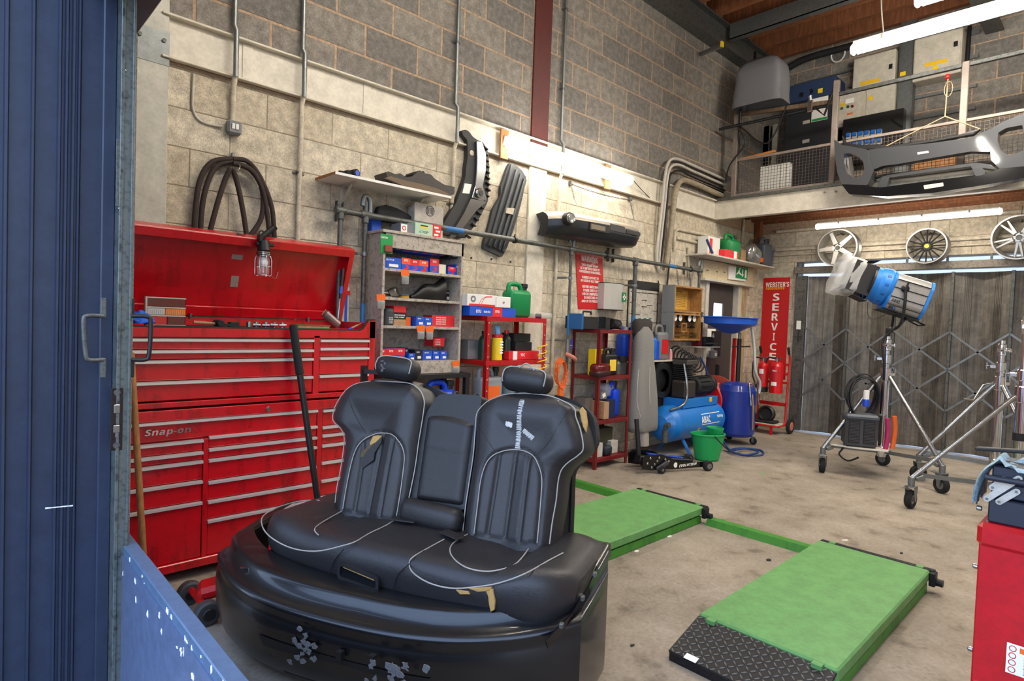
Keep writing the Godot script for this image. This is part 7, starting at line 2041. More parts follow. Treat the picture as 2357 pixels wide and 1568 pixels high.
	for x in [3.85,4.55]:
		st = ST();bar(st,v3(x,0.0,cz + 0.2),v3(x,cy - 0.15,cz + 0.08),0.05,0.012);bar(st,v3(x,0.0,cz - 0.2),v3(x,cy - 0.15,cz - 0.08),0.05,0.012);pw(t,"foot",st,cb)
	st = ST();bb(st,v3(3.78,cy + R - 0.03,cz - 0.13),v3(4.56,cy + R + 0.07,cz + 0.13),0.004);pw(t,"saddle_plate",st,cb)
	var yp = cy + R + 0.07
	st = ST();bb(st,v3(3.86,yp,cz - 0.09),v3(4.10,yp + 0.20,cz + 0.10),0.02);pw(t,"crankcase",st,mat(C(72,64,56),0.5,0.3,"dirty",5.0))
	for k in 8:
		st = ST();bb(st,v3(3.90,yp + 0.20 + k*0.022,cz - 0.10),v3(4.10,yp + 0.210 + k*0.022,cz + 0.09),0.002);pw(t,"cylinder_fin",st,M.blackm)
	st = ST();bb(st,v3(3.88,yp + 0.375,cz - 0.10),v3(4.12,yp + 0.44,cz + 0.10),0.012);pw(t,"cylinder_head",st,mat(C(66,60,54),0.6))
	for k in 10:
		st = ST();bb(st,v3(3.885 + k*0.022,yp + 0.44,cz - 0.09),v3(3.892 + k*0.022,yp + 0.452,cz + 0.09));pw(t,"head_fin",st,M.blackm)
	st = ST();tube(st,curve([v3(3.80,yp + 0.40,cz + 0.10),v3(3.79,yp + 0.2,cz + 0.15),v3(3.79,yp + 0.02,cz + 0.16),v3(3.72,yp - 0.06,cz + 0.14),v3(3.56,yp - 0.10,cz + 0.10)],5),0.014,10);pw(t,"delivery_pipe",st,M.steel)
	st = ST();cyl(st,v3(4.14,yp + 0.13,cz + 0.02),v3(4.50,yp + 0.13,cz + 0.02),0.10,-1,24,true,0.01);pw(t,"motor",st,M.blackm)
	for k in 12:
		var an = TAU*k/12.0
		st = ST();box(st,v3(4.30,yp + 0.13 + sin(an)*0.105,cz + 0.02 + cos(an)*0.105),v3(0.22,0.006,0.02),Basis(Vector3.RIGHT,-an));pw(t,"motor_fin",st,M.black)
	st = ST();cyl(st,v3(4.48,yp + 0.13,cz + 0.02),v3(4.56,yp + 0.13,cz + 0.02),0.115,0.105,24,true,0.01);pw(t,"fan_cowl",st,M.black)
	# belt guard: a thick disc behind
	st = ST();prism(st,hull2([Vector2(3.56,yp - 0.02),Vector2(4.5,yp - 0.02),Vector2(4.5,yp + 0.22),Vector2(3.98,yp + 0.42),Vector2(3.66,yp + 0.42),Vector2(3.54,yp + 0.24)],0.14,5),0.06,Transform3D(Basis(),v3(0,0,cz - 0.2)),0.01);pw(t,"belt_guard",st,M.black)
	st = ST();lathe(st,[Vector2(0.13,0),Vector2(0.20,0.0),Vector2(0.20,0.05),Vector2(0.13,0.05)],Transform3D(Basis(Vector3.RIGHT,PI/2),v3(3.70,yp + 0.2,cz - 0.14)),26);pw(t,"flywheel",st,M.black)
	var lf = func(x: float,yy: float) -> Transform3D:
		var a = (yy - cy)/R
		var zz = sqrt(maxf(0.01,1 - a*a))
		return Transform3D(Basis(Vector3.RIGHT,v3(0,zz,-a),v3(0,a,zz)),v3(x,cy + a*R,cz + zz*R + 0.0008) - t.position)
	words(t,"maker_name","ABAC",M.print_white,lf.call(4.17,cy + 0.035),0.20,0.075);words(t,"lettering","150 Hp",M.print_white,lf.call(4.50,cy + 0.045),0.14,0.042)
	for q in [[4.30,0.095,0.42],[4.28,-0.02,0.40]]:
		st = ST();var fr: Transform3D = lf.call(q[0],cy + q[1]);box(st,fr.origin + t.position,v3(q[2],0.008,0.001),fr.basis);pw(t,"white_line",st,M.print_white)
	st = ST();var fy: Transform3D = lf.call(4.02,cy - 0.09);box(st,fy.origin + t.position,v3(0.04,0.10,0.001),fy.basis);pw(t,"yellow_sticker",st,mat(C(236,180,20),0.5))
	st = ST();bb(st,v3(4.36,yp - 0.06,cz + 0.1305),v3(4.42,yp - 0.005,cz + 0.132));pw(t,"yellow_sticker",st,mat(C(236,180,20),0.5))
	st = ST();cyl(st,v3(3.48,0.16,cz + 0.1),v3(3.48,0.30,cz + 0.1),0.035,-1,16,true,0.006);cyl(st,v3(3.48,0.30,cz + 0.1),v3(3.48,0.36,cz + 0.1),0.02,-1,12);cyl(st,v3(3.46,0.36,cz + 0.13),v3(3.46,0.36,cz + 0.16),0.03,-1,18);pw(t,"water_trap",st,M.galvd)
	# mop bucket
	var bp = v3(3.78,0,0.80)
	t = thing("mop_bucket","green plastic mop bucket with wringer before the compressor","bucket",bp,-0.5)
	var gm = mat(C(20,158,84),0.45)
	var rows = []
	for q in [[0,0.0,0.0],[0,0.13,0.10],[0.02,0.135,0.105],[0.27,0.185,0.135],[0.275,0.195,0.145],[0.29,0.195,0.145],[0.285,0.178,0.128],[0.03,0.125,0.095],[0.03,0.0,0.0]]:
		var row = []
		for k in 28: row.append(v3(cos(TAU*k/28.0)*q[1],q[0],sin(TAU*k/28.0)*q[2]))
		rows.append(row)
	st = ST();loft(st,rows,true,false);obj(t,"pail",st,gm)
	rows = []
	for q in [[0.20,0.05,0.06],[0.345,0.085,0.10],[0.35,0.085,0.10],[0.345,0.075,0.09],[0.21,0.045,0.055]]:
		var row = []
		for k in 20: row.append(v3(0.085 + cos(TAU*k/20.0)*q[1],q[0],sin(TAU*k/20.0)*q[2]))
		rows.append(row)
	st = ST();loft(st,rows,true,false);obj(t,"wringer",st,gm)
	st = ST();tube(st,curve([v3(-0.02,0.28,0.15),v3(0.06,0.20,0.17),v3(0.16,0.12,0.16),v3(0.19,0.10,0.02)],5),0.006,6);obj(t,"bail",st,M.black)
	# hose reel
	t = thing("hose_reel","faded red hose reel standing behind the compressor","hose reel",v3(4.85,0.25,0.22));
	for q in [[4.62,M.redp,0.27],[4.98,mat(C(196,82,62),0.6,0,"mottle",3.0),0.30]]:
		st = ST();cyl(st,v3(q[0],0.52,0.24),v3(q[0] + 0.02,0.52,0.24),q[2],-1,30,true,0.004);pw(t,"side_disc",st,q[1])
	st = ST()
	for k in 8: cyl(st,v3(4.645 + k*0.042,0.52,0.24),v3(4.68 + k*0.042,0.52,0.24),0.22,-1,24,true,0.015)
	pw(t,"wound_hose",st,mat(C(206,96,74),0.6));st = ST();bb(st,v3(4.66,0,0.1),v3(4.70,0.52,0.14));bb(st,v3(4.92,0,0.1),v3(4.96,0.52,0.14));pw(t,"frame",st,M.redp)
	# loose blue hose
	st = ST();tube(st,curve([pz(1612,822,0.24),pz(1625,850,0.26),pz(1636,890,0.32),pz(1640,930,0.4),pz(1655,990,0.5),v3(4.35,0.05,0.75),v3(4.3,0.012,0.95),v3(4.5,0.012,1.08),v3(4.75,0.012,0.95),v3(4.65,0.012,0.75),v3(4.3,0.03,0.8),v3(4.25,0.03,1.0),v3(4.55,0.03,1.02),v3(4.6,0.03,0.85),v3(4.3,0.05,0.86)],7),0.011,8);one("blue_air_hose","blue air hose falling from the wall into loops on the floor","hose",st,mat(C(34,66,120),0.5))
	# oil drainer
	var dp = v3(4.98,0,0.52)
	t = thing("oil_drainer","blue wheeled waste oil drainer with wide bowl on a tall post","oil drainer",dp)
	var db = coat(mat(C(10,46,140),0.4),0.4,0.1)
	st = ST();lathe(st,[Vector2(0,0.10),Vector2(0.20,0.10),Vector2(0.23,0.14),Vector2(0.23,0.66),Vector2(0.20,0.73),Vector2(0.12,0.76),Vector2(0,0.77)],Transform3D(Basis(),dp),30);pw(t,"tank",st,db)
	for a in [0.4,2.3,4.2]:
		castor_small(t,dp + v3(sin(a)*0.22,0,cos(a)*0.22))
	st = ST();cyl(st,dp + v3(0.12,0.74,-0.05),dp + v3(0.12,1.30,-0.05),0.028,-1,14);pw(t,"post",st,M.black)
	st = ST();cyl(st,dp + v3(0.12,1.05,-0.05),dp + v3(0.12,1.38,-0.05),0.020,-1,14);pw(t,"inner_post",st,M.galv)
	st = ST();cyl(st,dp + v3(-0.06,1.20,-0.05),dp + v3(0.42,1.20,-0.05),0.009,-1,8);pw(t,"lock_bar",st,M.black)
	var bt = v3(4.86,0,0.46)
	st = ST();lathe(st,[Vector2(0.04,1.36),Vector2(0.12,1.375),Vector2(0.22,1.42),Vector2(0.33,1.462),Vector2(0.395,1.48),Vector2(0.40,1.55),Vector2(0.425,1.555),Vector2(0.42,1.565),Vector2(0.39,1.56),Vector2(0.385,1.49),Vector2(0.22,1.44),Vector2(0.03,1.385)],Transform3D(Basis().scaled(v3(1.0,1,0.72)),bt),36);pw(t,"bowl",st,mat(C(20,84,190),0.4))
	st = ST();tube(st,curve([bt + v3(0.30,1.5,0.12),bt + v3(0.36,1.2,0.15),bt + v3(0.36,0.9,0.18),bt + v3(0.46,0.75,0.20),bt + v3(0.44,0.62,0.2),bt + v3(0.36,0.66,0.2)],6),0.018,10);pw(t,"clear_hose",st,mat(C(186,186,180),0.25))
	st = ST();tube(st,[dp + v3(-0.09,0.50,0.235),dp + v3(-0.09,0.76,0.20),dp + v3(0.12,0.76,0.20),dp + v3(0.12,0.50,0.235)],0.010,8);pw(t,"push_handle",st,M.steel)
	st = ST();tube(st,curve([dp + v3(-0.01,0.74,0.19),dp + v3(-0.06,0.5,0.245),dp + v3(-0.03,0.2,0.24)],5),0.009,8);pw(t,"sight_tube",st,M.card)
	st = ST();cyl(st,dp + v3(0.0,0.46,0.226),dp + v3(0.0,0.46,0.236),0.04,-1,18);pw(t,"gauge_plate",st,M.galv)
	st = ST();bb(st,v3(5.30,0.0,0.28),v3(5.34,1.30,0.32),0.003);one("red_post","slim red steel post behind the oil drainer","post",st,M.redp)
	st = ST();bb(st,v3(5.10,0.6,0.16),v3(5.14,0.95,0.2),0.003);bb(st,v3(5.05,0.0,0.14),v3(5.2,0.6,0.22),0.004);one("tall_black_case","tall black case standing against the door frame","case",st,M.black)
	extinguishers()
	over_door()
func castor_small(t: Node3D,p: Vector3) -> void:
	var st = ST();cyl(st,p + v3(-0.012,0.045,0),p + v3(0.012,0.045,0),0.045,-1,18,true,0.005);pw(t,"castor",st,M.rubber)
	st = ST();bb(st,p + v3(-0.022,0.03,-0.014),p + v3(-0.016,0.10,0.014));bb(st,p + v3(0.016,0.03,-0.014),p + v3(0.022,0.10,0.014));bb(st,p + v3(-0.022,0.092,-0.02),p + v3(0.022,0.10,0.02));pw(t,"castor_fork",st,M.galv)
func extinguishers() -> void:
	var x = 6.22
	var za = 0.25;var zb = 0.64
	var t = thing("extinguisher_trolley","red tubular trolley carrying two fire extinguishers under the red sign","trolley",v3(x,0,0.45))
	for z in [za,zb]:
		var st = ST();tube(st,curve([v3(x - 0.06,0.13,z),v3(x,0.16,z),v3(x + 0.02,0.5,z),v3(x + 0.06,1.0,z),v3(x + 0.02,1.12,z)],5),0.014,10);pw(t,"rail",st,M.redp)
		st = ST();tube(st,[v3(x + 0.03,1.10,z),v3(x - 0.01,1.19,z)],0.018,10);pw(t,"grip",st,M.blackm)
		st = ST();cyl(st,v3(x + 0.06,0.11,z + (0.05 if z == zb else -0.05) - 0.02),v3(x + 0.06,0.11,z + (0.05 if z == zb else -0.05) + 0.02),0.11,-1,26,true,0.012);var w = pw(t,"wheel",st,M.rubber)
		st = ST();cyl(st,v3(x + 0.06,0.11,z + (0.05 if z == zb else -0.05) - 0.024),v3(x + 0.06,0.11,z + (0.05 if z == zb else -0.05) + 0.024),0.06,-1,20,true,0.004);pw(w,"hub",st,mat(C(196,120,100),0.5))
	for y in [0.40,0.70,0.82,0.95]:
		var st = ST();bar(st,v3(x + 0.02 + (y - 0.4)*0.08,y,za),v3(x + 0.02 + (y - 0.4)*0.08,y,zb),0.012,0.05 if y < 0.5 else 0.03,0.002);pw(t,"cross_bar",st,M.redp)
	var st = ST();bb(st,v3(x - 0.24,0.125,za),v3(x + 0.02,0.14,zb),0.003);pw(t,"platform",st,M.offwhite)
	st = ST();tube(st,[v3(x + 0.02,0.125,za - 0.01),v3(x - 0.22,0.12,za - 0.01),v3(x - 0.25,0.12,za + 0.04),v3(x - 0.25,0.12,zb - 0.04),v3(x - 0.22,0.12,zb + 0.01),v3(x + 0.02,0.125,zb + 0.01)],0.012,8);for z in [za + 0.05,zb - 0.1]: bb(st,v3(x - 0.25,0.0,z),v3(x - 0.23,0.12,z + 0.03))
	pw(t,"platform_rim",st,M.redp)
	for q in [[0.335,0.072,0.42,"slim red fire extinguisher with black foot on the trolley",1],[0.52,0.088,0.43,"wide red water extinguisher with white label on the trolley",0]]:
		var p = v3(x - 0.07,0.56,q[0])
		var e = thing("fire_extinguisher",q[3],"extinguisher",p)
		var r: float = q[1];var h: float = q[2]
		st = ST();lathe(st,[Vector2(0,0.0),Vector2(r,0.0),Vector2(r,h*0.86),Vector2(r*0.85,h*0.95),Vector2(r*0.4,h),Vector2(0,h)],Transform3D(),28);obj(e,"cylinder",st,coat(mat(C(206,14,20),0.35),0.5,0.1))
		if q[4] == 1:
			st = ST();cyl(st,v3(0,-0.002,0),v3(0,0.07,0),r + 0.002,-1,28);obj(e,"foot_ring",st,M.black)
		st = ST();cyl(st,v3(0,h,0),v3(0,h + 0.05,0),0.02,-1,14);box(st,v3(0,h + 0.055,0.01),v3(0.03,0.02,0.10),Basis(),0.004);obj(e,"valve",st,M.steel)
		st = ST();tube(st,curve([v3(0,h + 0.04,-0.02),v3(-0.02,h + 0.04,-0.12),v3(-0.02,h*0.6,-r - 0.07),v3(-0.01,h*0.3,-r - 0.04),v3(-0.02,0.05,-r - 0.012)],6),0.011,8);obj(e,"hose",st,M.black)
		st = ST();lathe(st,[Vector2(r + 0.0008,h*0.30),Vector2(r + 0.0012,h*0.72)],Transform3D(),16,-2.4,-0.75);obj(e,"label",st,mat(C(196,60,60),0.5) if q[4] == 1 else mat(C(186,20,26),0.5))
		st = ST();lathe(st,[Vector2(r + 0.0016,h*(0.60 if q[4] == 1 else 0.24)),Vector2(r + 0.0020,h*(0.76 if q[4] == 1 else 0.36))],Transform3D(),12,-1.9,-1.1);obj(e,"white_label",st,M.print_white)
		if q[4] == 0: words(e,"lettering","Water",M.print_white,Transform3D(BK*Basis(Vector3.UP,0.0),v3(-r - 0.001,h*0.72,0.01)),0.06,0.022)
	t = thing("fan_heater","black round machine part lying on the extinguisher trolley","machine part",v3(x - 0.12,0.14,0.43));st = ST();lathe(st,[Vector2(0.0,-0.05),Vector2(0.10,-0.05),Vector2(0.115,-0.03),Vector2(0.115,0.03),Vector2(0.09,0.05),Vector2(0.07,0.02),Vector2(0,0.02)],Transform3D(axes(v3(-1,0.25,0.1)),v3(0,0.12,0)),26);obj(t,"drum",st,M.black)
	st = ST();rbox(st,v3(0,0.02,0),v3(0.18,0.04,0.30),0.02,Basis(),12);obj(t,"base",st,M.blackm)
func over_door() -> void:
	var y = 2.33
	var t = thing("door_shelf","cream shelf over the dark door crowded with cans","shelf",v3(5.5,y - 0.02,0.15))
	var st = ST();bb(st,v3(4.50,y - 0.022,0.012),v3(6.45,y,0.30),0.003);pw(t,"board",st,M.panel)
	var zz = 0.2
	var at = func(px: float) -> float: return pz(px,595.0,0.2).x
	jug("green_can","green petrol can on the shelf over the door",v3(at.call(1679.0),y,zz),v3(0.34,0.32,0.16),mat(C(10,130,66),0.4))
	jug("grey_can","dark grey oil can at the corner end of the door shelf",v3(at.call(1757.0),y,zz),v3(0.28,0.40,0.15),mat(C(86,92,102),0.4))
	t = carton("filter_box","tall white carton with red spine on the door shelf",v3(at.call(1628.0),y + 0.24,0.2),v3(at.call(1656.0),y + 0.001,0.2),0.14,M.white);st = ST();box(st,v3(-0.08,0.11,0.001),v3(0.07,0.20,0.002));obj(t,"red_spine",st,M.redbox)
	t = carton("red_carton","low red and white carton before the green can over the door",v3(at.call(1654.0),y + 0.10,0.28),v3(at.call(1686.0),y + 0.001,0.28),0.1,M.redbox);st = ST();box(st,v3(0.10,0.05,0.001),v3(0.08,0.09,0.002));obj(t,"white_panel",st,M.print_white)
	t = carton("slim_carton","slim cream carton between the cans over the door",v3(at.call(1699.0),y + 0.16,0.24),v3(at.call(1710.0),y + 0.001,0.24),0.08,M.card)
	t = thing("headlamp","clear car headlamp with amber corner on the door shelf","headlamp",v3(at.call(1729.0),y,0.2));st = ST();rbox(st,v3(0,0.13,0.02),v3(0.36,0.26,0.16),0.09,Basis(Vector3.BACK,-0.3),16);obj(t,"lens",st,mat(C(190,190,188),0.12,0.7));st = ST();rbox(st,v3(0.12,0.06,0.08),v3(0.08,0.07,0.06),0.02,Basis(),12);obj(t,"amber_corner",st,M.orange)
	for q in [[1627,552,1640,583,"blue frame of a tool clipped on the white carton over the door"],[1778,577,1774,612,"slim dark blue handle at the corner end of the door shelf"]]:
		st = ST();tube(st,[pz(q[0],q[1],0.26),pz(q[2],q[3],0.26)],0.016,8);one("hand_tool",q[4],"tool",st,mat(C(30,70,120),0.5))
# ---- film lamp on its wheeled stand,the other stands and the red cabinet at the side
func castor(t: Node3D,p: Vector3,turn: float,R := 0.075) -> void:     # p on the floor
	var B = Basis(Vector3.UP,turn)
	var st = ST()
	lathe(st,[Vector2(R*0.55,-0.022),Vector2(R*0.85,-0.026),Vector2(R*0.97,-0.018),Vector2(R,0),Vector2(R*0.97,0.018),Vector2(R*0.85,0.026),Vector2(R*0.55,0.022)],Transform3D(B*Basis(Vector3.BACK,PI/2),p + v3(0,R,0)),26)
	var w = pw(t,"wheel",st,M.rubber)
	st = ST();cyl(st,p + v3(0,R,0) - B.x*0.02,p + v3(0,R,0) + B.x*0.02,R*0.58,-1,22,true,0.005);cyl(st,p + v3(0,R,0) - B.x*0.03,p + v3(0,R,0) + B.x*0.03,R*0.2,-1,14);pw(w,"hub",st,M.galv)
	st = ST()
	for s in [-1,1]: prism(st,[Vector2(-0.012,R*0.8),Vector2(0.012,R*0.8),Vector2(0.035,R*2.35),Vector2(-0.035,R*2.35)],0.004,Transform3D(B*Basis(Vector3.UP,PI/2),p + B.x*s*0.034))
	box(st,p + v3(0,R*2.4,0),v3(0.075,0.008,0.07),B,0.002);cyl(st,p + v3(0,R*2.4,0),p + v3(0,R*2.4 + 0.03,0),0.024,-1,14);box(st,p + v3(0,R*2.3,0) + B.z*0.07,v3(0.05,0.004,0.06),B*Basis(Vector3.RIGHT,-0.3))
	pw(t,"castor_fork",st,M.galv)
func stand(label: String,c: Vector3,feet: Array,ycol: float,ytop: float,r: float) -> Node3D:
	var t = thing("lamp_stand",label,"stand",c,0,"wheeled steel lamp stands")
	var st = ST();cyl(st,c + v3(0,0.20,0),c + v3(0,ycol + 0.05,0),r,-1,20);pw(t,"column",st,M.chrome)
	st = ST();cyl(st,c + v3(0,ycol + 0.05,0),c + v3(0,ytop,0),r*0.62,-1,18);pw(t,"riser",st,M.chrome)
	var cols = [[ycol - 0.04,ycol + 0.09,1.25,[0.7,2.0]],[ycol + 0.13,ycol + 0.22,1.1,[3.3]],[ytop - 0.14,ytop - 0.03,0.9,[4.6,5.9]]]
	for q in cols:
		st = ST();cyl(st,c + v3(0,q[0],0),c + v3(0,q[1],0),r*q[2],-1,20,true,0.006)
		for a in q[3]:
			var y = (q[0] + q[1])/2
			bar(st,c + v3(0,y,0),c + v3(sin(a),0,cos(a))*(r + 0.045) + v3(0,y,0),0.028,0.035,0.005)
		pw(t,"collar",st,M.chrome)
	for k in 3:
		st = ST();var a = 1.0 + k*2.0;var y: float = [ycol + 0.05,ycol + 0.18,ytop - 0.09][k]
		cyl(st,c + v3(sin(a),0,cos(a))*r + v3(0,y,0),c + v3(sin(a),0,cos(a))*(r + 0.08) + v3(0,y,0),0.006,-1,8);cyl(st,c + v3(sin(a),0,cos(a))*(r + 0.07) + v3(0,y - 0.03,0),c + v3(sin(a),0,cos(a))*(r + 0.07) + v3(0,y + 0.03,0),0.008,-1,8);pw(t,"locking_knob",st,M.steel)
	st = ST();cyl(st,c + v3(0,0.22,0),c + v3(0,0.30,0),r*1.3,-1,20,true,0.006);pw(t,"lower_collar",st,M.chrome)
	for f: Vector3 in feet:
		var d = (f - c).normalized()
		var turn = atan2(d.x,d.z) + f.length()*3.0
		castor(t,f,turn)
		var j = f + v3(0,0.25,0)
		st = ST();cyl(st,j,c + d*(r*1.2) + v3(0,ycol,0),0.020,-1,14);pw(t,"leg",st,M.steel)
		st = ST();bar(st,c + d*r + v3(0,0.25,0),j - d*0.02 + v3(0,0.03,0),0.006,0.035);pw(t,"spreader_bar",st,M.galv)
		st = ST();cyl(st,f + v3(0,0.20,0),f + v3(0,0.26,0),0.026,-1,14,true,0.004);bar(st,f + v3(0,0.24,0) - d*0.03,f + v3(0,0.27,0) + d*-0.09,0.04,0.04,0.006);pw(t,"foot_bracket",st,M.galv)
	return t
func go_j_stands() -> void:
	var c = v3(4.6,0,2.23)
	var t = stand("chromed wheeled stand carrying the blue film lamp, cable coil and ballast",c,[v3(4.26,0,1.80),v3(5.18,0,2.10),v3(4.36,0,2.78)],1.0,1.40,0.038)
	# tray for the ballast
	var st = ST();prism(st,[Vector2(4.28,-1.86),Vector2(4.95,-2.02),Vector2(4.66,-2.28),Vector2(4.40,-2.34),Vector2(4.30,-2.1)],0.012,Transform3D(Basis(Vector3.RIGHT,-PI/2),v3(0,0.285,0)),0.002);pw(t,"tray",st,M.offwhite)
	# ballast
	var bp = v3(4.46,0.298,2.06)
	var BB = Basis(Vector3.UP,-1.12)
	var bl = thing("lamp_ballast","dark grey ballast box with two louvred panels on the stand tray","ballast",bp)
	bl.basis = BB
	st = ST();box(st,v3(0,0.155,0),v3(0.28,0.31,0.26),Basis(),0.02);obj(bl,"body",st,M.darkgrey)
	st = ST();box(st,v3(0,0.295,0.01),v3(0.30,0.06,0.28),Basis(),0.02);obj(bl,"top_cover",st,mat(C(64,70,78),0.5))
	for x in [-0.065,0.065]:
		st = ST();box(st,v3(x,0.15,0.131),v3(0.10,0.22,0.006),Basis(),0.002);obj(bl,"grille_panel",st,M.black)
		for k in 14:
			st = ST();box(st,v3(x,0.055 + k*0.0145,0.136),v3(0.085,0.006,0.008),Basis(Vector3.RIGHT,0.5));obj(bl,"louvre",st,M.darkgrey)
	# cable coil hung on the stand
	st = ST()
	var cc = c + v3(-0.12,0.80,-0.16)
	var fb = Basis(v3(0.62,0,0.78),Vector3.UP,v3(-0.78,0,0.62))
	rng.seed = 9
	for k in 9:
		var pts = []
		var rx = 0.115 + rng.randf()*0.035;var ry = 0.19 + rng.randf()*0.05
		for i in 28:
			var a = TAU*i/28.0
			pts.append(cc + fb*v3(cos(a)*rx + rng.randf_range(-0.002,0.002),sin(a)*ry - k*0.004,(k - 4)*0.012 + 0.02*sin(a*2.0)))
		tube(st,pts,0.008,6,true)
	tube(st,curve([cc + fb*v3(-0.11,-0.1,0),cc + fb*v3(-0.14,-0.35,0),cc + fb*v3(-0.16,-0.52,0.02),cc + fb*v3(-0.2,-0.60,0.02),cc + fb*v3(-0.12,-0.66,0.03),cc + fb*v3(-0.02,-0.62,0.03)],6),0.009,6)
	t = thing("cable_coil","coil of thick black lamp cable hanging on the wheeled stand","cable",cc + v3(0,-0.6,0))
	pw(t,"cable",st,M.black)
	st = ST();cyl(st,cc + fb*v3(0.0,-0.03,0.08),cc + fb*v3(0.0,0.06,0.08),0.026,-1,14,true,0.004);pw(t,"plug_body",st,M.white)
	st = ST();cyl(st,cc + fb*v3(0.0,-0.10,0.08),cc + fb*v3(0.0,-0.03,0.08),0.03,-1,14,true,0.004);pw(t,"plug_ring",st,M.blue)
	for q in [[v3(-0.02,0.62,0.10),M.orange,"orange rubber glove hung on the lamp stand"],[v3(-0.10,0.60,0.06),mat(C(172,34,92),0.6),"crimson strap hung on the column of the lamp stand"]]:
		st = ST();var g: Vector3 = c + q[0]
		tube(st,curve([g,g + v3(0.005,-0.14,0.01),g + v3(-0.01,-0.32,0.0)],4),0.022,8);one("hanging_strap",q[2],"strap",st,q[1])
	# film lamp: axis points towards the side wall and slightly down
	var lc = pX(2075,672,4.6)
	var fd = (pX(1990,640,4.45) - pX(2100,690,4.6)).normalized()      # the way the lamp looks
	fd = v3(-0.34,-0.02,-0.94)
	fd = (fd + v3(0,0.20,0)*0).normalized()
	var p_front = pX(2008,655,4.52);var p_back = pX(2122,690,4.72)
	fd = (p_front - p_back).normalized()
	var side = fd.cross(Vector3.UP).normalized()
	var upv = side.cross(fd).normalized()
	var LB = Basis(side,upv,-fd)        # local z points backwards
	t = thing("film_lamp","blue and silver film lamp head wrapped in clear plastic at the front","film lamp",v3(4.6,1.40,2.23))
	var O = (p_front + p_back)/2
	var X = Transform3D(LB,O)
	var bl2 = mat(C(32,124,214),0.45)
	# housing: a rounded octagon
	var oct = hull2([Vector2(-0.15,-0.12),Vector2(-0.10,-0.20),Vector2(0.10,-0.20),Vector2(0.15,-0.12),Vector2(0.15,0.10),Vector2(0.09,0.17),Vector2(-0.09,0.17),Vector2(-0.15,0.10)],0.03,3)
	st = ST();prism(st,oct,0.30,X*Transform3D(Basis(),v3(0,0,-0.07)),0.005);pw(t,"housing",st,mat(C(196,194,190),0.35,0.5,"brush",3.0))
	for q in [[0.229,0.028],[-0.088,0.022]]:
		st = ST();var o2 = []
		for p in oct: o2.append(p*1.03)
		prism(st,o2,q[1],X*Transform3D(Basis(),v3(0,0,q[0])),0.004);pw(t,"blue_frame",st,bl2)
	st = ST();lathe(st,[Vector2(0.02,0.0),Vector2(0.175,0.0),Vector2(0.185,0.03),Vector2(0.18,0.09),Vector2(0.165,0.12),Vector2(0.17,0.17),Vector2(0.16,0.18),Vector2(0.14,0.175)],X*Transform3D(Basis(Vector3.RIGHT,-PI/2),v3(0,0.01,-0.08)),36);pw(t,"lens_barrel",st,bl2)
	for k in 12:
		var a = TAU*k/12.0
		st = ST();box(st,X*v3(sin(a)*0.181,0.01 + cos(a)*0.181,-0.14),v3(0.03,0.008,0.035),LB*Basis(Vector3.BACK,-a),0.002);pw(t,"cooling_fin",st,mat(C(22,92,170),0.5))
	st = ST();cyl(st,X*v3(0,0.01,-0.25),X*v3(0,0.01,-0.245),0.15,-1,30);pw(t,"lens",st,M.glass)
	for q in [0.10,0.02,-0.07,-0.15]:
		st = ST();box(st,X*v3(-0.152,q,0.08),v3(0.004,0.010,0.29),LB);pw(t,"trim_line",st,M.black)
		st = ST();box(st,X*v3(0.152,q,0.08),v3(0.004,0.010,0.29),LB);pw(t,"trim_line",st,M.black)
	st = ST();lathe(st,[Vector2(0,0),Vector2(0.035,0),Vector2(0.035,0.015),Vector2(0.02,0.03),Vector2(0,0.03)],Transform3D(axes(-LB.x),X*v3(-0.152,0.03,0.02)),18);box(st,X*v3(-0.185,0.055,0.02),v3(0.012,0.07,0.018),LB,0.004);pw(t,"tilt_knob",st,M.black)
	st = ST();box(st,X*v3(-0.154,-0.175,-0.02),v3(0.006,0.03,0.06),LB,0.002);pw(t,"switch_panel",st,M.black)
	st = ST();box(st,X*v3(-0.158,-0.175,-0.005),v3(0.004,0.016,0.016),LB);pw(t,"switch",st,M.bluebox)
	words(t,"maker_name","ARRI",M.print_black,t.transform.affine_inverse()*Transform3D(Basis(LB.z,LB.y,-LB.x),X*v3(-0.1525,-0.105,-0.01)),0.075,0.03)
	# barn doors
	var BDX = X*Transform3D(Basis(),v3(0,0.01,-0.26))
	for q in [[v3(-0.17,0,-0.10),v3(0.006,0.30,0.24),0.35,Vector3.UP],[v3(0.17,0,-0.10),v3(0.006,0.30,0.24),-0.35,Vector3.UP],[v3(0,0.18,-0.10),v3(0.30,0.006,0.20),-0.35,Vector3.RIGHT],[v3(0,-0.18,-0.08),v3(0.30,0.006,0.20),0.15,Vector3.RIGHT]]:
		st = ST();box(st,BDX*q[0],q[1],LB*Basis(q[3],q[2]),0.001);pw(t,"barn_door",st,mat(C(48,47,50),0.7))
	st = ST();lathe(st,[Vector2(0.165,0),Vector2(0.18,0),Vector2(0.18,0.02),Vector2(0.165,0.02)],X*Transform3D(Basis(Vector3.RIGHT,-PI/2),v3(0,0.01,-0.25)),32);pw(t,"door_ring",st,M.black)
	# yoke
	st = ST();var sp = c + v3(0,1.42,0)
	for s in [-1,1]:
		var pv = X*v3(s*0.175,0.03,0.02)
		tube(st,curve([pv,pv + v3(0,-0.16,0),(pv + v3(0,-0.33,0)).lerp(sp + v3(0,0.03,0),0.25),sp + v3(0,0.03,0) + LB.x*s*0.02,sp + v3(0,0.0,0)],5),0.013,10)
	cyl(st,sp + v3(0,-0.05,0),sp + v3(0,0.06,0),0.02,-1,14);pw(t,"yoke",st,M.black)
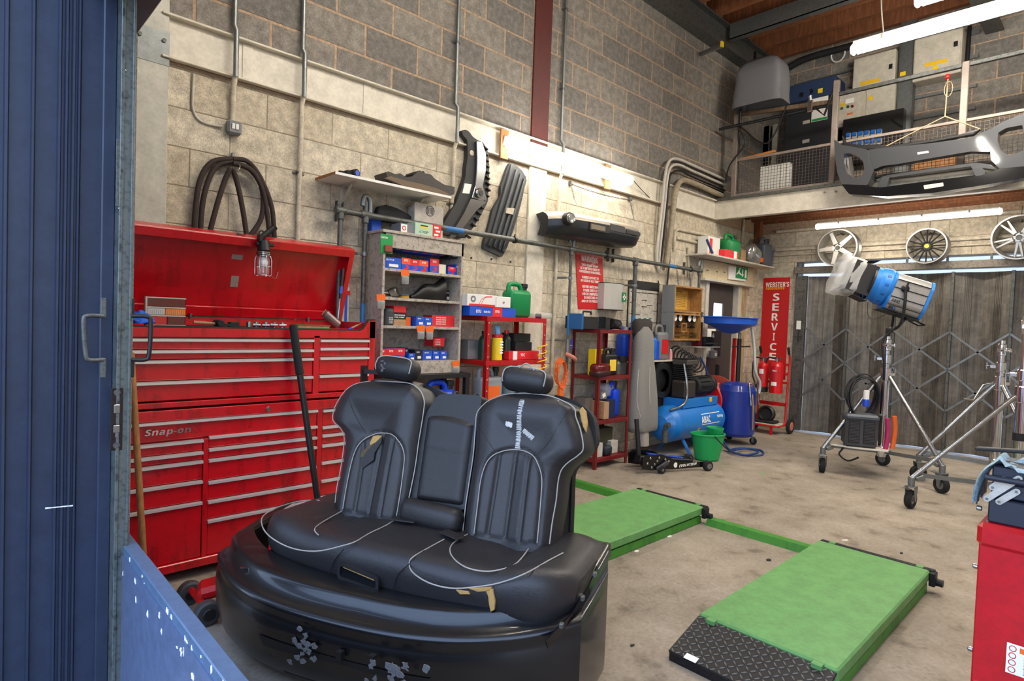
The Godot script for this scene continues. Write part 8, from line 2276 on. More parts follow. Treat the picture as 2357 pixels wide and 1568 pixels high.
	st = ST();box(st,X*v3(0,-0.215,0.07),v3(0.24,0.012,0.36),LB,0.004);tube(st,[X*v3(-0.10,-0.22,0.22),X*v3(-0.10,-0.235,0.31),X*v3(0.10,-0.235,0.31),X*v3(0.10,-0.22,0.22)],0.008,8);pw(t,"skid",st,M.black)
	st = ST();tube(st,curve([X*v3(-0.05,-0.21,0.15),X*v3(-0.10,-0.30,0.12),sp + v3(-0.06,-0.05,-0.02),sp + v3(-0.07,-0.28,0.0),sp + v3(-0.05,-0.45,0.0)],5),0.012,8);pw(t,"power_cable",st,M.black)
	# clear plastic bag bound over the barn doors
	var bag = mat(Color(0.86,0.86,0.85,0.55),0.35);bag.transparency = BaseMaterial3D.TRANSPARENCY_ALPHA
	var nz = noise(6,3.0,3)
	var rows = []
	for i in 9:
		var f = i/8.0
		var row = []
		for j in 28:
			var a = TAU*j/28.0
			var e = 1.0 + 0.10*nz.get_noise_3d(cos(a)*1.5,f*1.5,sin(a)*1.5)
			var sx = 0.20*sn(cos(a))*pow(absf(cos(a)),0.45);var sy = 0.185*sn(sin(a))*pow(absf(sin(a)),0.45)
			row.append(BDX*v3(sx*e*lerpf(1.02,1.10,f)*(1.0 if f < 0.9 else 0.75),sy*e*lerpf(1.0,1.12,f)*(1.0 if f < 0.9 else 0.7) - 0.02*f,-0.12 - 0.22*f + 0.02*nz.get_noise_2d(a*2.0,f*4.0)))
		rows.append(row)
	var tip = []
	for j in 28: tip.append(BDX*v3(0.0,-0.02,-0.33))
	rows.append(tip)
	st = ST();loft(st,rows,true,true);pw(t,"plastic_bag",st,bag,"crumpled clear plastic wrap")
	st = ST();tube(st,curve([X*v3(-0.10,-0.19,-0.22),X*v3(-0.11,-0.30,-0.18),X*v3(-0.10,-0.33,-0.12),X*v3(-0.09,-0.24,-0.02)],5),0.003,6);pw(t,"safety_wire",st,M.black)
	# other stands
	stand("chromed wheeled stand with a black strap round its column next to the red cabinet",v3(3.95,0,3.34),[v3(3.56,0,2.72),v3(4.66,0,3.5),v3(3.6,0,3.94)],0.96,1.6,0.042)
	for y in [0.62,0.34]:
		st = ST();cyl(st,v3(3.95,y,3.34),v3(3.95,y + 0.06,3.34),0.046,-1,20);one("column_strap",["black webbing strap round the stand column above the other strap","black webbing strap low on the stand column"][0 if y > 0.5 else 1],"strap",st,M.blackm)
	stand("bare chromed wheeled stand with winding crank between the gate and the red cabinet",v3(4.9,0,3.08),[v3(4.74,0,2.52),v3(5.4,0,3.4),v3(4.4,0,3.5)],0.98,1.40,0.036)
	st = ST();var kb = v3(4.88,1.0,3.02)
	tube(st,[kb,kb + v3(-0.06,-0.02,-0.05),kb + v3(-0.16,-0.16,-0.10)],0.007,8);cyl(st,kb + v3(-0.16,-0.16,-0.10),kb + v3(-0.20,-0.155,-0.17),0.012,-1,10);one("winding_crank","steel winding crank on the bare stand","crank",st,M.steel)
	right_cabinet()
func right_cabinet() -> void:
	var x0 = 0.11;var z0 = 3.64
	var t = thing("red_cabinet","red steel workshop cabinet with a warning sticker near the ramped lift platform","cabinet",v3(x0 + 0.25,0,z0 + 0.4))
	var rd = coat(mat(C(214,6,30),0.35,0,"mottle",1.5),0.4,0.15)
	var st = ST();bb(st,v3(x0,0.10,z0),v3(x0 + 0.5,0.80,z0 + 0.8),0.004);pw(t,"body",st,rd)
	st = ST();bb(st,v3(x0 - 0.012,0.775,z0 - 0.006),v3(x0 + 0.51,0.85,z0 + 0.81),0.014);pw(t,"top",st,rd)
	st = ST();bb(st,v3(x0 - 0.004,0.08,z0 + 0.004),v3(x0 + 0.49,0.36,z0 + 0.79),0.004);pw(t,"lower_case",st,rd)
	for z in [z0 + 0.08,z0 + 0.7]:
		for x in [x0 + 0.06,x0 + 0.42]:
			st = ST();cyl(st,v3(x,0.045,z - 0.015),v3(x,0.045,z + 0.015),0.045,-1,16,true,0.004);bb(st,v3(x - 0.02,0.06,z - 0.02),v3(x + 0.02,0.085,z + 0.02));pw(t,"castor",st,M.rubber)
	for q in [[2250,1182],[2240,1322],[2222,1530]]:
		var p = pp(q[0],q[1],v3(0,0,1),v3(0,0,z0))
		st = ST();cyl(st,v3(x0 + 0.02,p.y,z0),v3(x0 + 0.02,p.y,z0 - 0.014),0.008,-1,10,true,0.002);pw(t,"screw",st,M.steel)
	var a = pX(2318,1478,x0 - 0.005);
	st = ST();bb(st,v3(x0 - 0.006,a.y - 0.09,a.z),v3(x0 - 0.0045,a.y,a.z + 0.16));var lb = pw(t,"warning_sticker",st,M.print_white)
	st = ST();bb(st,v3(x0 - 0.007,a.y - 0.022,a.z + 0.03),v3(x0 - 0.006,a.y - 0.006,a.z + 0.15));pw(lb,"orange_band",st,M.orange)
	for k in 4:
		st = ST();lathe(st,[Vector2(0.007,0),Vector2(0.009,0),Vector2(0.009,0.001),Vector2(0.007,0.001)],Transform3D(axes(Vector3.LEFT),v3(x0 - 0.006,a.y - 0.014 - k*0.021,a.z + 0.014)),16);pw(lb,"pictogram",st,M.redp)
		st = ST();for j in 3: bb(st,v3(x0 - 0.0065,a.y - 0.034 - k*0.014 - j*0.004,a.z + 0.04),v3(x0 - 0.006,a.y - 0.032 - k*0.014 - j*0.004,a.z + 0.13))
		pw(lb,"fine_print",st,M.grey)
	# black cantilever tool box
	t = thing("cantilever_toolbox","black metal cantilever toolbox with pale hinge arms on the red cabinet","toolbox",v3(x0 + 0.12,0.85,z0 + 0.3))
	var bx = x0 + 0.015;var bz = z0 + 0.015
	var bk = mat(C(38,42,56),0.45)
	st = ST();bb(st,v3(bx,0.851,bz),v3(bx + 0.22,0.925,bz + 0.5),0.004);pw(t,"base_tray",st,bk)
	for k in 2:
		st = ST();bb(st,v3(bx + 0.004,0.93 + k*0.05,bz + 0.004),v3(bx + 0.216,0.975 + k*0.05,bz + 0.5),0.004);pw(t,"upper_tray",st,bk)
	for q in [[0.10,0.168,0.03,0.028],[0.075,0.155,0.02,0.115],[0.10,0.10,0.06,0.02]]: pass
	for q in [[2285,1122,2310,1104],[2272,1148,2345,1102],[2300,1155,2340,1132]]:
		var p0 = pX(q[0],q[1],bx - 0.004);var p1 = pX(q[2],q[3],bx - 0.004)
		st = ST();bar(st,p0,p1,0.004,0.018,0.0,Vector3.LEFT.cross(p1 - p0));cyl(st,p0 + v3(0.003,0,0),p0 - v3(0.003,0,0),0.009,-1,12);cyl(st,p1 + v3(0.003,0,0),p1 - v3(0.003,0,0),0.009,-1,12);var ar = pw(t,"hinge_arm",st,M.offwhite)
		for p in [p0,p1]:
			st = ST();cyl(st,p,p - v3(0.006,0,0),0.004,-1,10);pw(ar,"rivet",st,M.steel)
	st = ST();var h0 = pX(2268,1098,bx - 0.02);tube(st,[h0,h0 + v3(0,0.0,0.10)],0.009,10);pw(t,"handle",st,bk)
	# towel
	var nz = noise(12,2.2,3)
	var rows = []
	for i in 22:
		var f = i/21.0
		var row = []
		for j in 26:
			var g = j/25.0
			var z = bz - 0.075 + g*0.36
			var x = bx - 0.02 + f*0.22
			var y = 1.035 + 0.018*sin(g*9.0 + f*3.0) + 0.02*nz.get_noise_2d(f*3.0,g*4.0)
			if g < 0.28:
				var d = (0.28 - g)/0.28
				y = 1.04 - 0.115*d*d - 0.03*d + 0.010*sin(f*14.0)
				z = bz + 0.026 - 0.062*sin(d*1.5)
			row.append(v3(x,y,z + 0.01*nz.get_noise_2d(f*5.0,9.0 + g)))
		rows.append(row)
	st = ST();loft(st,rows,false,true);
	one("towel","pale blue dirty towel draped over the black toolbox","towel",st,mat(C(176,212,236),0.95,0,"dirty",3.0))
	st = ST();var w0 = pX(2225,1045,bx + 0.02);bar(st,v3(bx + 0.16,1.046,bz - 0.06),v3(bx + 0.10,1.09,bz + 0.30),0.03,0.012,0.003);one("wiper_blade","black flat strip lying under the towel on the toolbox","strip",st,M.black)
# ---- wheels on the rear wall and the mezzanine
func go_k_wheels() -> void:
	var xw = LX - 0.03
	for q in [[1929,571,0.245,5,"silver five spoke alloy wheel hung on the rear wall"],[2134,567,0.212,16,"dark many spoke alloy wheel with polished rim hung on the rear wall"],[2346,547,0.245,10,"bright twin spoke alloy wheel hung nearest the mezzanine bumper"]]:
		var c = pX(q[0],q[1],xw - 0.16)
		var R: float = q[2]
		var t = thing("alloy_wheel",q[4],"wheel",c + v3(0,-R,0),0,"alloy wheels on the rear wall")
		var XF = Transform3D(Basis(BK.x,BK.z*1.0,-BK.y) ,c)      # local y points out of the wall
		XF = Transform3D(axes(Vector3.LEFT),c)
		var sil = mat(C(192,190,186),0.3,0.85)
		var blk = mat(C(34,33,34),0.4,0.3)
		var st = ST();lathe(st,[Vector2(R*0.86,-0.14),Vector2(R,-0.15),Vector2(R*1.0,-0.13),Vector2(R*0.9,-0.11),Vector2(R*0.88,0.0),Vector2(R*0.96,0.02),Vector2(R,0.03),Vector2(R,0.04),Vector2(R*0.94,0.04),Vector2(R*0.90,0.02),Vector2(R*0.84,-0.02),Vector2(R*0.84,-0.14)],XF,48);pw(t,"rim",st,sil)
		st = ST();cyl(st,XF*v3(0,-0.03,0),XF*v3(0,0.015,0),R*0.27,R*0.24,30,true,0.006);pw(t,"hub",st,blk if q[3] == 16 else sil)
		st = ST();cyl(st,XF*v3(0,0.015,0),XF*v3(0,0.022,0),R*0.12,-1,20,true,0.003);pw(t,"centre_cap",st,M.yellow if q[3] == 16 else M.galvd)
		for k in 5:
			var a = TAU*(k + 0.5)/5.0
			st = ST();cyl(st,XF*v3(sin(a)*R*0.19,0.012,cos(a)*R*0.19),XF*v3(sin(a)*R*0.19,0.017,cos(a)*R*0.19),0.009,-1,10);pw(t,"bolt_hole",st,M.black)
		var n: int = q[3]
		for k in n:
			var a = TAU*k/n + (0.1 if n == 5 else 0.0)
			if n == 10: a = TAU*(k/2)/5.0*1.0 + (0.16 if k % 2 == 0 else -0.16) + 0.35
			var B = XF.basis*Basis(Vector3.UP,a)
			var w0: float = {5: 0.070,16: 0.018,10: 0.034}[n];var w1: float = {5: 0.050,16: 0.012,10: 0.024}[n]
			st = ST()
			var a0 = R*0.2;var a1 = R*0.9
			var pr = [Vector2(-w0/2,a0),Vector2(w0/2,a0),Vector2(w1/2,a1),Vector2(-w1/2,a1)]
			prism(st,pr,0.022,Transform3D(Basis(B.x,B.z,-B.y),c - XF.basis.y*-0.012)*Transform3D(Basis().rotated(Vector3.UP,PI),Vector3.ZERO),0.006)
			pw(t,"spoke",st,blk if n == 16 else sil)
		st = ST();cyl(st,v3(LX,c.y + R*0.8,c.z),v3(xw - 0.12,c.y + R*0.82,c.z),0.008,-1,8);tube(st,[v3(xw - 0.1,c.y + R*0.82,c.z),v3(xw - 0.06,c.y + R + 0.12,c.z)],0.003,5);pw(t,"wall_hook",st,M.galvd)
func mez(list: Array,x: float) -> Array:       # pixels of the 1900,230 crop at 5.158 on a plane across x
	var o = []
	for q in list:
		var p = pX(1900 + q[0]/5.158,230 + q[1]/5.158,x)
		o.append(Vector2(p.z,p.y))
	return o
func go_k_mezz() -> void:
	var xr = 5.2
	var pm = mat(C(156,142,132),0.6,0.2,"mottle",1.4)
	var t = thing("mezzanine_railing","pinkish grey steel railing with wire mesh along the mezzanine edge","railing",v3(xr,3.12,1.8))
	for z in [0.25,1.43,2.63,3.5]:
		var st = ST();bb(st,v3(xr - 0.025,3.12,z - 0.03),v3(xr + 0.025,4.30 if absf(z - 1.43) < 0.1 else 4.17,z + 0.03),0.004);pw(t,"post",st,pm)
	for q in [[0.28,1.40,3.14,3.585,false],[1.46,2.60,3.14,3.585,true],[2.66,3.47,3.14,3.585,true]]:
		for y in [q[2],q[3]]:
			var st = ST();bar(st,v3(xr,y,q[0]),v3(xr,y,q[1]),0.03,0.03,0.003);pw(t,"mesh_rail",st,pm)
		if q[4] or true:
			var st = ST();var yy = 4.14 if q[4] else 4.02
			if q[4]: bar(st,v3(xr,yy,q[0]),v3(xr,yy,q[1]),0.04,0.04,0.004);pw(t,"top_rail",st,M.galvd)
		var st = ST()
		var z: float = q[0]
		while z < q[1]:
			bar(st,v3(xr,q[2],z),v3(xr,q[3],z),0.0035,0.0035);z += 0.037
		var y: float = q[2]
		while y < q[3]:
			bar(st,v3(xr + 0.002,y,q[0]),v3(xr + 0.002,y,q[1]),0.0035,0.0035);y += 0.037
		var o = pw(t,"wire_mesh",st,mat(C(96,84,76),0.6,0.3));o.set_meta("kind","stuff")
	var st = ST();bar(st,pX(1690,265,5.3),pX(1915,235,5.3),0.04,0.05,0.004);one("timber_rail","weathered wooden rail across the mezzanine end bay","rail",st,mat(C(150,128,106),0.8,0,"wood",2.0))
	st = ST();bar(st,v3(xr + 0.03,3.60,0.3),v3(xr + 0.03,3.63,0.75),0.03,0.03,0.003);one("orange_strip","strip of faded orange tape board on the mesh rail","board",st,mat(C(190,120,50),0.7))
	# bagged speaker
	var nz = noise(31,2.5,3)
	t = thing("bagged_speaker","box wrapped in a cloudy plastic bag high in the mezzanine corner","bagged box",v3(5.15,3.9,0.35))
	var rows = []
	for i in 13:
		var f = i/12.0
		var row = []
		for j in 30:
			var a = TAU*j/30.0
			var e = 1.0 + 0.05*nz.get_noise_3d(cos(a)*2,f*3,sin(a)*2)
			var tp = 1.0 if i > 1 else (0.80 if i == 1 else 0.55)
			row.append(v3(sn(cos(a))*pow(absf(cos(a)),0.35)*0.17*e*tp*lerpf(0.95,1.12,f),0.5 - 0.55*f + (0.03 if i < 2 else 0.0),sn(sin(a))*pow(absf(sin(a)),0.35)*0.29*e*tp*lerpf(0.95,1.08,f)))
		rows.append(row)
	var sc = pX(1751,238,5.15);t.position = sc
	rows.insert(0,[])
	for j in 30: rows[0].append(v3(0,0.53,0))
	st = ST();loft(st,rows,true,true);var pb = mat(C(120,120,124),0.3);obj(t,"plastic_bag",st,pb)
	st = ST();cyl(st,v3(0,0.5,-0.1),v3(0.1,0.7,-0.15),0.02,-1,10);obj(t,"bag_neck",st,M.black)
	# long black pole with clamp
	var p0 = pX(1655,298,5.05);var p1 = pX(1905,243,5.25)
	t = thing("boom_pole","long black steel pole clamped across the mezzanine railing","pole",p0.lerp(p1,0.5));st = ST();cyl(st,p0,p1,0.018,0.018,12);pw(t,"pole",st,M.black)
	st = ST();var cc = pX(1865,245,5.2);box(st,cc,v3(0.05,0.14,0.06),Basis(),0.01);cyl(st,cc + v3(0,0.05,0),cc + v3(-0.02,0.12,0),0.02,-1,10);pw(t,"clamp",st,M.chrome)
	st = ST();tube(st,[cc + v3(0,-0.02,0.05),cc + v3(0,-0.14,0.16),cc + v3(0,0.10,0.24),cc + v3(0,0.16,0.26)],0.014,8);pw(t,"bracket_arm",st,M.black)
	st = ST();tube(st,curve([pX(1812,240,5.1),pX(1765,330,5.15),pX(1700,290,5.1),pX(1715,330,5.15),pX(1680,380,5.15),pX(1670,420,5.2)],6),0.010,7);tube(st,[pX(1705,250,5.15),pX(1700,330,5.2),pX(1695,440,5.25)],0.016,7);pw(t,"cable",st,M.black)
	# pale boards and pipe behind
	for q in [[1715,1730,"grey upright trunking in the mezzanine corner",M.galvd],[1738,1752,"pale upright board in the mezzanine corner",M.panel],[1778,1790,"second pale upright board beside the dark cabinet",M.panel],[1758,1772,"grey upright pipe between the pale boards",M.galv]]:
		var a = pX(q[0],300,6.5);var b = pX(q[1],300,6.5);st = ST();bb(st,v3(6.5,3.12,maxf(a.z,0.02)),v3(6.55,4.4,maxf(b.z,0.1)),0.004);one("upright_board",q[2],"board",st,q[3])
	# dark inverter cabinet with blue head
	var ca = pX(1815,215,6.3);var cb = pX(1918,350,6.3)
	t = thing("inverter_cabinet","tall dark grey electrical cabinet with blue head on the mezzanine","electrical cabinet",v3(6.4,3.12,(ca.z + cb.z)/2))
	st = ST();bb(st,v3(6.25,3.4,ca.z),v3(LX - 0.01,ca.y - 0.18,cb.z),0.006);pw(t,"body",st,mat(C(44,46,50),0.5));st = ST();bb(st,v3(6.22,ca.y - 0.18,ca.z - 0.01),v3(LX - 0.01,ca.y + 0.06,cb.z + 0.01),0.006);pw(t,"blue_head",st,mat(C(44,62,96),0.5))
	st = ST();bb(st,v3(6.3,3.12,ca.z + 0.05),v3(LX - 0.05,3.4,cb.z - 0.05));pw(t,"plinth",st,M.galvd)
	for q in [[1856,281,0.09,0.045],[1855,325,0.09,0.045]]:
		var c = pX(q[0],q[1],6.245);st = ST();bb(st,c - v3(0.002,q[3]/2,q[2]/2),c + v3(0,q[3]/2,q[2]/2));pw(t,"name_plate",st,M.offwhite)
	for q in [[1888,209,0.06],[1868,210,0.04],[1845,218,0.05]]:
		var c = pX(q[0],q[1],6.215);st = ST();bb(st,c - v3(0.002,0.03,q[2]/2),c + v3(0,0.03,q[2]/2));pw(t,"sticker",st,M.yellow if q[0] == 1888 else M.black)
	var s0 = pX(1887,250,6.24);st = ST();bb(st,s0 - v3(0.003,0.16,0.10),s0 + v3(0,0.16,0.10));var nt = pw(t,"notice",st,M.print_white);st = ST();bb(st,s0 - v3(0.004,0.155,0.095),s0 + v3(-0.003,-0.125,0.095));pw(nt,"green_band",st,mat(C(20,160,70),0.5))
	# cream distribution boards
	for q in [[1965,137,2058,200,"cream distribution board beside the steel post, upper one",2050,153,2003,173],[2105,92,2211,165,"cream distribution board beyond the steel post",2200,101,2155,128],[1993,206,2058,262,"small plain cream electrical box below the upper board",-1,0,2004,226],[1930,214,1990,282,"small cream control box with push buttons by the railing post",-2,0,1940,241]]:
		var a = pX(q[0],q[1],6.38);var b = pX(q[2],q[3],6.38)
		t = thing("distribution_board",q[4],"electrical box",v3(6.48,b.y,(a.z + b.z)/2));st = ST();bb(st,v3(6.38,b.y,a.z),v3(LX - 0.02,a.y,b.z),0.006);pw(t,"box",st,M.panel)
		st = ST();bb(st,v3(6.372,b.y + 0.03,a.z + 0.012),v3(6.382,a.y - 0.012,b.z - 0.012),0.003);var dr = pw(t,"door",st,M.panel)
		if q[5] > 0:
			var c = pX(q[5],q[6],6.37);st = ST();bb(st,c - v3(0.004,0.03,0.02),c + v3(0,0.03,0.02));pw(dr,"latch",st,M.black)
			c = pX(q[7],q[8],6.371);st = ST();bb(st,c - v3(0.002,0.04,0.06),c + v3(0,0.02,0.06));pw(dr,"label",st,M.offwhite)
			c += v3(-0.001,-0.085,0);st = ST();bb(st,c - v3(0.002,0.022,0.11),c + v3(0,0.022,0.11));pw(dr,"warning_strip",st,mat(C(240,190,20),0.5));c += v3(0,-0.06,0.0);st = ST();bb(st,c - v3(0.002,0.022,0.025),c + v3(0,0.022,0.025));pw(dr,"warning_square",st,mat(C(240,200,20),0.5))
		else:
			var c = pX(q[7],q[8],6.371);st = ST();bb(st,c - v3(0.002,0.025,0.025),c + v3(0,0.025,0.025));pw(dr,"warning_square",st,mat(C(240,200,20),0.5))
			if q[5] == -2:
				for e in [[1952,246,C(20,90,50)],[1962,245,C(110,30,30)],[1938,250,C(90,110,90)]]:
					c = pX(e[0],e[1],6.37);st = ST();cyl(st,c,c - v3(0.012,0,0),0.018,-1,12);pw(dr,"button",st,mat(e[2],0.4))
				c = pX(1956,232,6.371);st = ST();bb(st,c - v3(0.002,0.03,0.05),c + v3(0,0.03,0.05));pw(dr,"label",st,M.print_white);c = pX(1956,262,6.371);st = ST();bb(st,c - v3(0.002,0.012,0.035),c + v3(0,0.012,0.035));pw(dr,"warning_strip",st,M.orange)
	# steel post and strut frame on the rear wall
	var sp = pX(2085,200,6.45);t = thing("steel_post","wide galvanised steel post on the rear wall of the mezzanine","post",v3(6.5,3.12,sp.z));st = ST();bb(st,v3(6.42,3.12,sp.z - 0.075),v3(6.44,CY,sp.z + 0.075),0.003);for s in [-1,1]: bb(st,v3(6.42,3.12,sp.z + s*0.075 - 0.006),v3(6.55,CY,sp.z + s*0.075 + 0.006))
	pw(t,"channel",st,M.galv);var ys = pX(2078,170,6.415);st = ST();bb(st,ys - v3(0.002,0.025,0.03),ys + v3(0,0.025,0.03));pw(t,"warning_square",st,mat(C(240,200,20),0.5))
	for y in [5.0,4.72,4.38,4.12]:
		st = ST();bb(st,v3(6.555,y - 0.02,1.1),v3(LX - 0.005,y + 0.02,2.5),0.003);one("strut_channel","horizontal galvanised strut behind the cream boards","strut",st,M.galv,"struts behind the cream boards")
	st = ST();tube(st,[pX(2232,60,6.55),pX(2226,148,6.55)],0.022,8);one("black_riser","black cable riser on the bare rear blocks","cable",st,M.black)
	# socket panel
	var ka = pX(1940,290,6.3);var kb = pX(2050,335,6.3)
	t = thing("power_distribution_unit","black power distribution panel with two rows of blue sockets","power panel",v3(6.35,kb.y - 0.1,(ka.z + kb.z)/2));st = ST();bb(st,v3(6.30,kb.y - 0.12,ka.z),v3(LX - 0.02,ka.y + 0.08,kb.z + 0.12),0.006);pw(t,"case",st,M.black)
	for r in 2:
		for k in 6:
			var c = pX(1953 + k*14.2,314 - k*1.9 + r*21,6.29);st = ST();box(st,c,v3(0.03,0.075,0.06),Basis(),0.006);var so = pw(t,"socket",st,M.offwhite);st = ST();box(st,c + v3(-0.022,0.012,0),v3(0.024,0.055,0.052),Basis(),0.008);pw(so,"blue_cap",st,mat(C(30,110,200),0.4))
	st = ST();tube(st,curve([v3(6.28,kb.y + 0.2,kb.z + 0.12),v3(6.3,kb.y + 0.32,kb.z + 0.0),v3(6.4,kb.y + 0.4,kb.z + 0.05)],5),0.008,6);pw(t,"lead",st,M.black)
	# heater behind the mesh,low boards
	var ha = pX(1752,385,5.35);var hb = pX(1818,425,5.35)
	t = thing("white_radiator","white slatted panel leaning behind the railing mesh","panel",v3(5.4,hb.y,(ha.z + hb.z)/2));st = ST();bb(st,v3(5.33,3.121,ha.z + 0.06),v3(5.40,3.18,ha.z + 0.1));bb(st,v3(5.33,3.121,hb.z - 0.1),v3(5.40,3.18,hb.z - 0.06));bb(st,v3(5.33,3.17,ha.z),v3(5.40,ha.y,hb.z),0.004);pw(t,"panel",st,M.white)
	for k in 3:
		st = ST();bb(st,v3(5.318,3.19,lerpf(ha.z,hb.z,[0.02,0.72,0.9][k])),v3(5.33,ha.y - 0.005,lerpf(ha.z,hb.z,[0.08,0.76,0.98][k])),0.002);pw(t,"rib",st,M.white)
	st = ST();bb(st,v3(6.2,3.13,0.9),v3(6.5,3.36,1.35),0.004);one("plank_stack","dark timber stack low behind the railing mesh","timber",st,M.timber2)
	st = ST();var wa = pX(2102,372,6.2);var wb = pX(2197,388,6.2);bb(st,v3(6.2,3.13,wa.z),v3(6.3,wa.y + 0.02,wb.z),0.003);one("chipboard_sheet","bright chipboard sheet standing behind the railing mesh","board",st,M.pine)
	# black cables and white coil
	st = ST();tube(st,curve([v3(6.45,5.02,0.05),v3(6.4,5.22,0.16),v3(6.42,5.12,0.3),v3(6.45,5.20,0.6),v3(6.5,5.22,1.2),v3(6.5,5.2,2.4),v3(6.5,5.2,3.5)],6),0.045,10);one("trunk_cable","thick black cable bundle along the top of the rear wall","cable",st,M.blackm)
	st = ST();var wc = pX(1929,125,6.5);var pts = []
	for i in 20: pts.append(wc + v3(0,sin(TAU*i/20.0)*0.10,cos(TAU*i/20.0)*0.085))
	tube(st,pts,0.010,6,true);one("white_cable_ring","white cable ring hung high on the rear wall","cable",st,M.white)
	st = ST();cyl(st,v3(LX - 0.03,4.92,0.4),v3(LX - 0.03,4.92,1.25),0.012,-1,8);one("upper_pipe","thin grey pipe high on the bare rear wall","pipe",st,M.galvd)
	st = ST();var be = pz(1612,125,0.02);bar(st,v3(be.x,be.y,0.02),pz(1662,105,0.42),0.05,0.04,0.004);t = thing("roof_bracket","grey channel arm with yellow cap sticking out near the ceiling","bracket",v3(be.x,be.y,0.02));pw(t,"arm",st,M.galv);st = ST();var ye = pz(1662,102,0.42);box(st,ye,v3(0.05,0.06,0.02));pw(t,"cap",st,M.yellow)
	mezz_bumper()
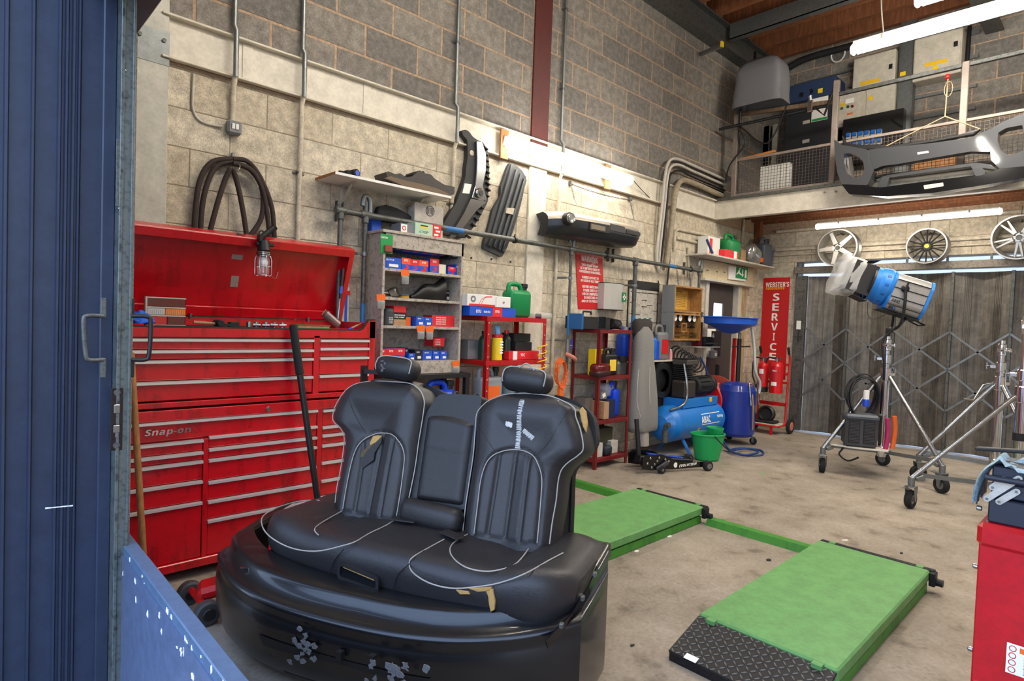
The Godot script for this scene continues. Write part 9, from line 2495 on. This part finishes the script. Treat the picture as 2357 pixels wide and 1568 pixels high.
func mezz_bumper() -> void:
	var gm = coat(mat(C(70,72,76),0.3,0.3),0.8,0.05)
	var t = thing("grey_bumper","large dark grey car front bumper hung by rope on the mezzanine edge","bumper",v3(5.0,3.05,2.4))
	var x = 5.06
	var put = func(called: String,list: Array,dep: float,m: Material,off := 0.0,rnd := 0.015) -> void:
		var st = ST();prism(st,hull2(mez(list,x),rnd,3),dep,Transform3D(BK,v3(x - off,0,0)),0.006);pw(t,called,st,m)
	put.call("upper_bar",[[545,620],[720,602],[1300,545],[1765,480],[1995,375],[1985,650],[1880,650],[1750,645],[1300,720],[900,790],[720,810],[610,855],[550,780]],0.10,gm,0.02)
	put.call("top_lip",[[215,430],[260,520],[420,548],[650,540],[720,565],[1300,480],[1770,395],[1860,352],[1765,428],[1300,517],[720,602],[400,602],[230,560]],0.06,M.black,0.0,0.006)
	var st = ST()
	var o = hull2(mez([[150,500],[240,565],[545,620],[560,780],[620,860],[560,1000],[540,1040],[240,1025],[190,900],[160,700]],x),0.02,3)
	var h = hull2(mez([[262,672],[330,660],[420,690],[490,760],[505,840],[490,910],[430,955],[340,950],[300,900],[270,790]],x),0.01,3)
	ring(st,o,h,0.13,Transform3D(BK,v3(x,0,0)));pw(t,"corner",st,gm)
	st = ST();prism(st,mez([[262,672],[310,680],[330,780],[345,930],[330,940],[290,880]],x),0.05,Transform3D(BK,v3(x,0,0)));pw(t,"lamp_bezel",st,M.chrome)
	st = ST();o = hull2(mez([[1985,385],[2160,290],[2440,180],[2440,500],[2440,845],[2085,845],[1990,745],[1985,640]],x),0.015,3);h = hull2(mez([[2075,430],[2170,375],[2360,340],[2380,480],[2370,640],[2200,700],[2100,620],[2070,520]],x),0.01,3);ring(st,o,h,0.13,Transform3D(BK,v3(x,0,0)));pw(t,"corner",st,gm)
	put.call("grille_bar",[[620,965],[760,912],[1300,830],[1800,765],[1980,790],[2065,850],[1900,832],[1800,800],[1300,868],[760,945],[700,1005]],0.08,gm,0.0,0.004)
	put.call("lower_grille_bar",[[700,1010],[1300,930],[1850,870],[1850,895],[1300,960],[700,1040]],0.05,M.galvd,-0.02,0.003)
	put.call("strut",[[700,930],[790,935],[750,1090],[705,1165],[590,1160],[655,1040]],0.10,gm,0.01)
	put.call("strut",[[1740,790],[1850,788],[1925,880],[1885,1020],[1860,1045],[1795,900]],0.10,gm,0.01)
	put.call("lower_lip",[[240,1030],[470,1048],[700,1068],[1300,1000],[1880,930],[2100,850],[2440,820],[2440,950],[1900,1045],[1300,1135],[760,1172],[580,1165],[330,1145]],0.14,M.blackgloss,0.0)
	put.call("white_tape",[[1125,655],[1255,635],[1262,660],[1130,682]],0.002,M.offwhite,0.121,0.004);put.call("white_tape",[[1205,1045],[1435,1012],[1440,1055],[1215,1092]],0.002,M.offwhite,0.141,0.006)
	# rope
	var kn = pX(2175,268,5.1);st = ST();tube(st,[pX(2183,170,5.18),kn],0.006,6);tube(st,[kn,pX(2037,338,5.02)],0.006,6);tube(st,[kn,pX(2258,298,5.02)],0.006,6);var lp = []
	for i in 12: lp.append(pX(2183,205,5.14) + v3(0,sin(TAU*i/12.0)*0.075,cos(TAU*i/12.0)*0.035))
	tube(st,lp,0.004,5,true)
	var rt = thing("bumper_rope","sisal rope with red knot holding the grey bumper to the railing","rope",kn);pw(rt,"rope",st,mat(C(176,150,116),0.9));st = ST();rbox(st,pX(2181,176,5.16),v3(0.04,0.05,0.045),0.02,Basis(),10);pw(rt,"red_knot",st,M.redp)
func _ready() -> void:
	rng.seed = 11
	cam = Camera3D.new()
	cam.name = "camera"
	cam.position = EYE
	cam.rotation_degrees = Vector3(-1.7954,-43.7095,2.08)
	cam.fov = 59.321
	cam.near = 0.05
	cam.far = 200
	add_child(cam)
	cam.current = true
	var we := WorldEnvironment.new()
	we.name = "environment"
	var env := Environment.new()
	env.background_mode = Environment.BG_SKY
	var sky := Sky.new()
	var pm := ProceduralSkyMaterial.new()
	pm.sky_top_color = Color(0.58,0.67,0.82)
	pm.sky_horizon_color = Color(0.80,0.85,0.91)
	pm.ground_bottom_color = Color(0.30,0.31,0.33)
	pm.ground_horizon_color = Color(0.52,0.55,0.60)
	pm.sky_energy_multiplier = 2.15
	pm.ground_energy_multiplier = 0.8
	sky.sky_material = pm
	env.sky = sky
	env.tonemap_mode = Environment.TONE_MAPPER_LINEAR
	env.tonemap_exposure = 1.15
	env.sdfgi_enabled = true
	env.ssao_enabled = true
	env.ssil_enabled = true
	we.environment = env
	add_child(we)
	make_textures()
	make_materials()
	build_setting()
	build_lights()
	go_c_seat()
	go_c_bumper()
	go_c_tyres()
	go_d_chest()
	go_e_lift()
	go_f_pipes()
	go_f_shelf()
	go_f_signs()
	go_g_bookcase()
	go_h_racks()
	go_h_corner()
	go_j_stands()
	go_k_wheels()
	go_k_mezz()
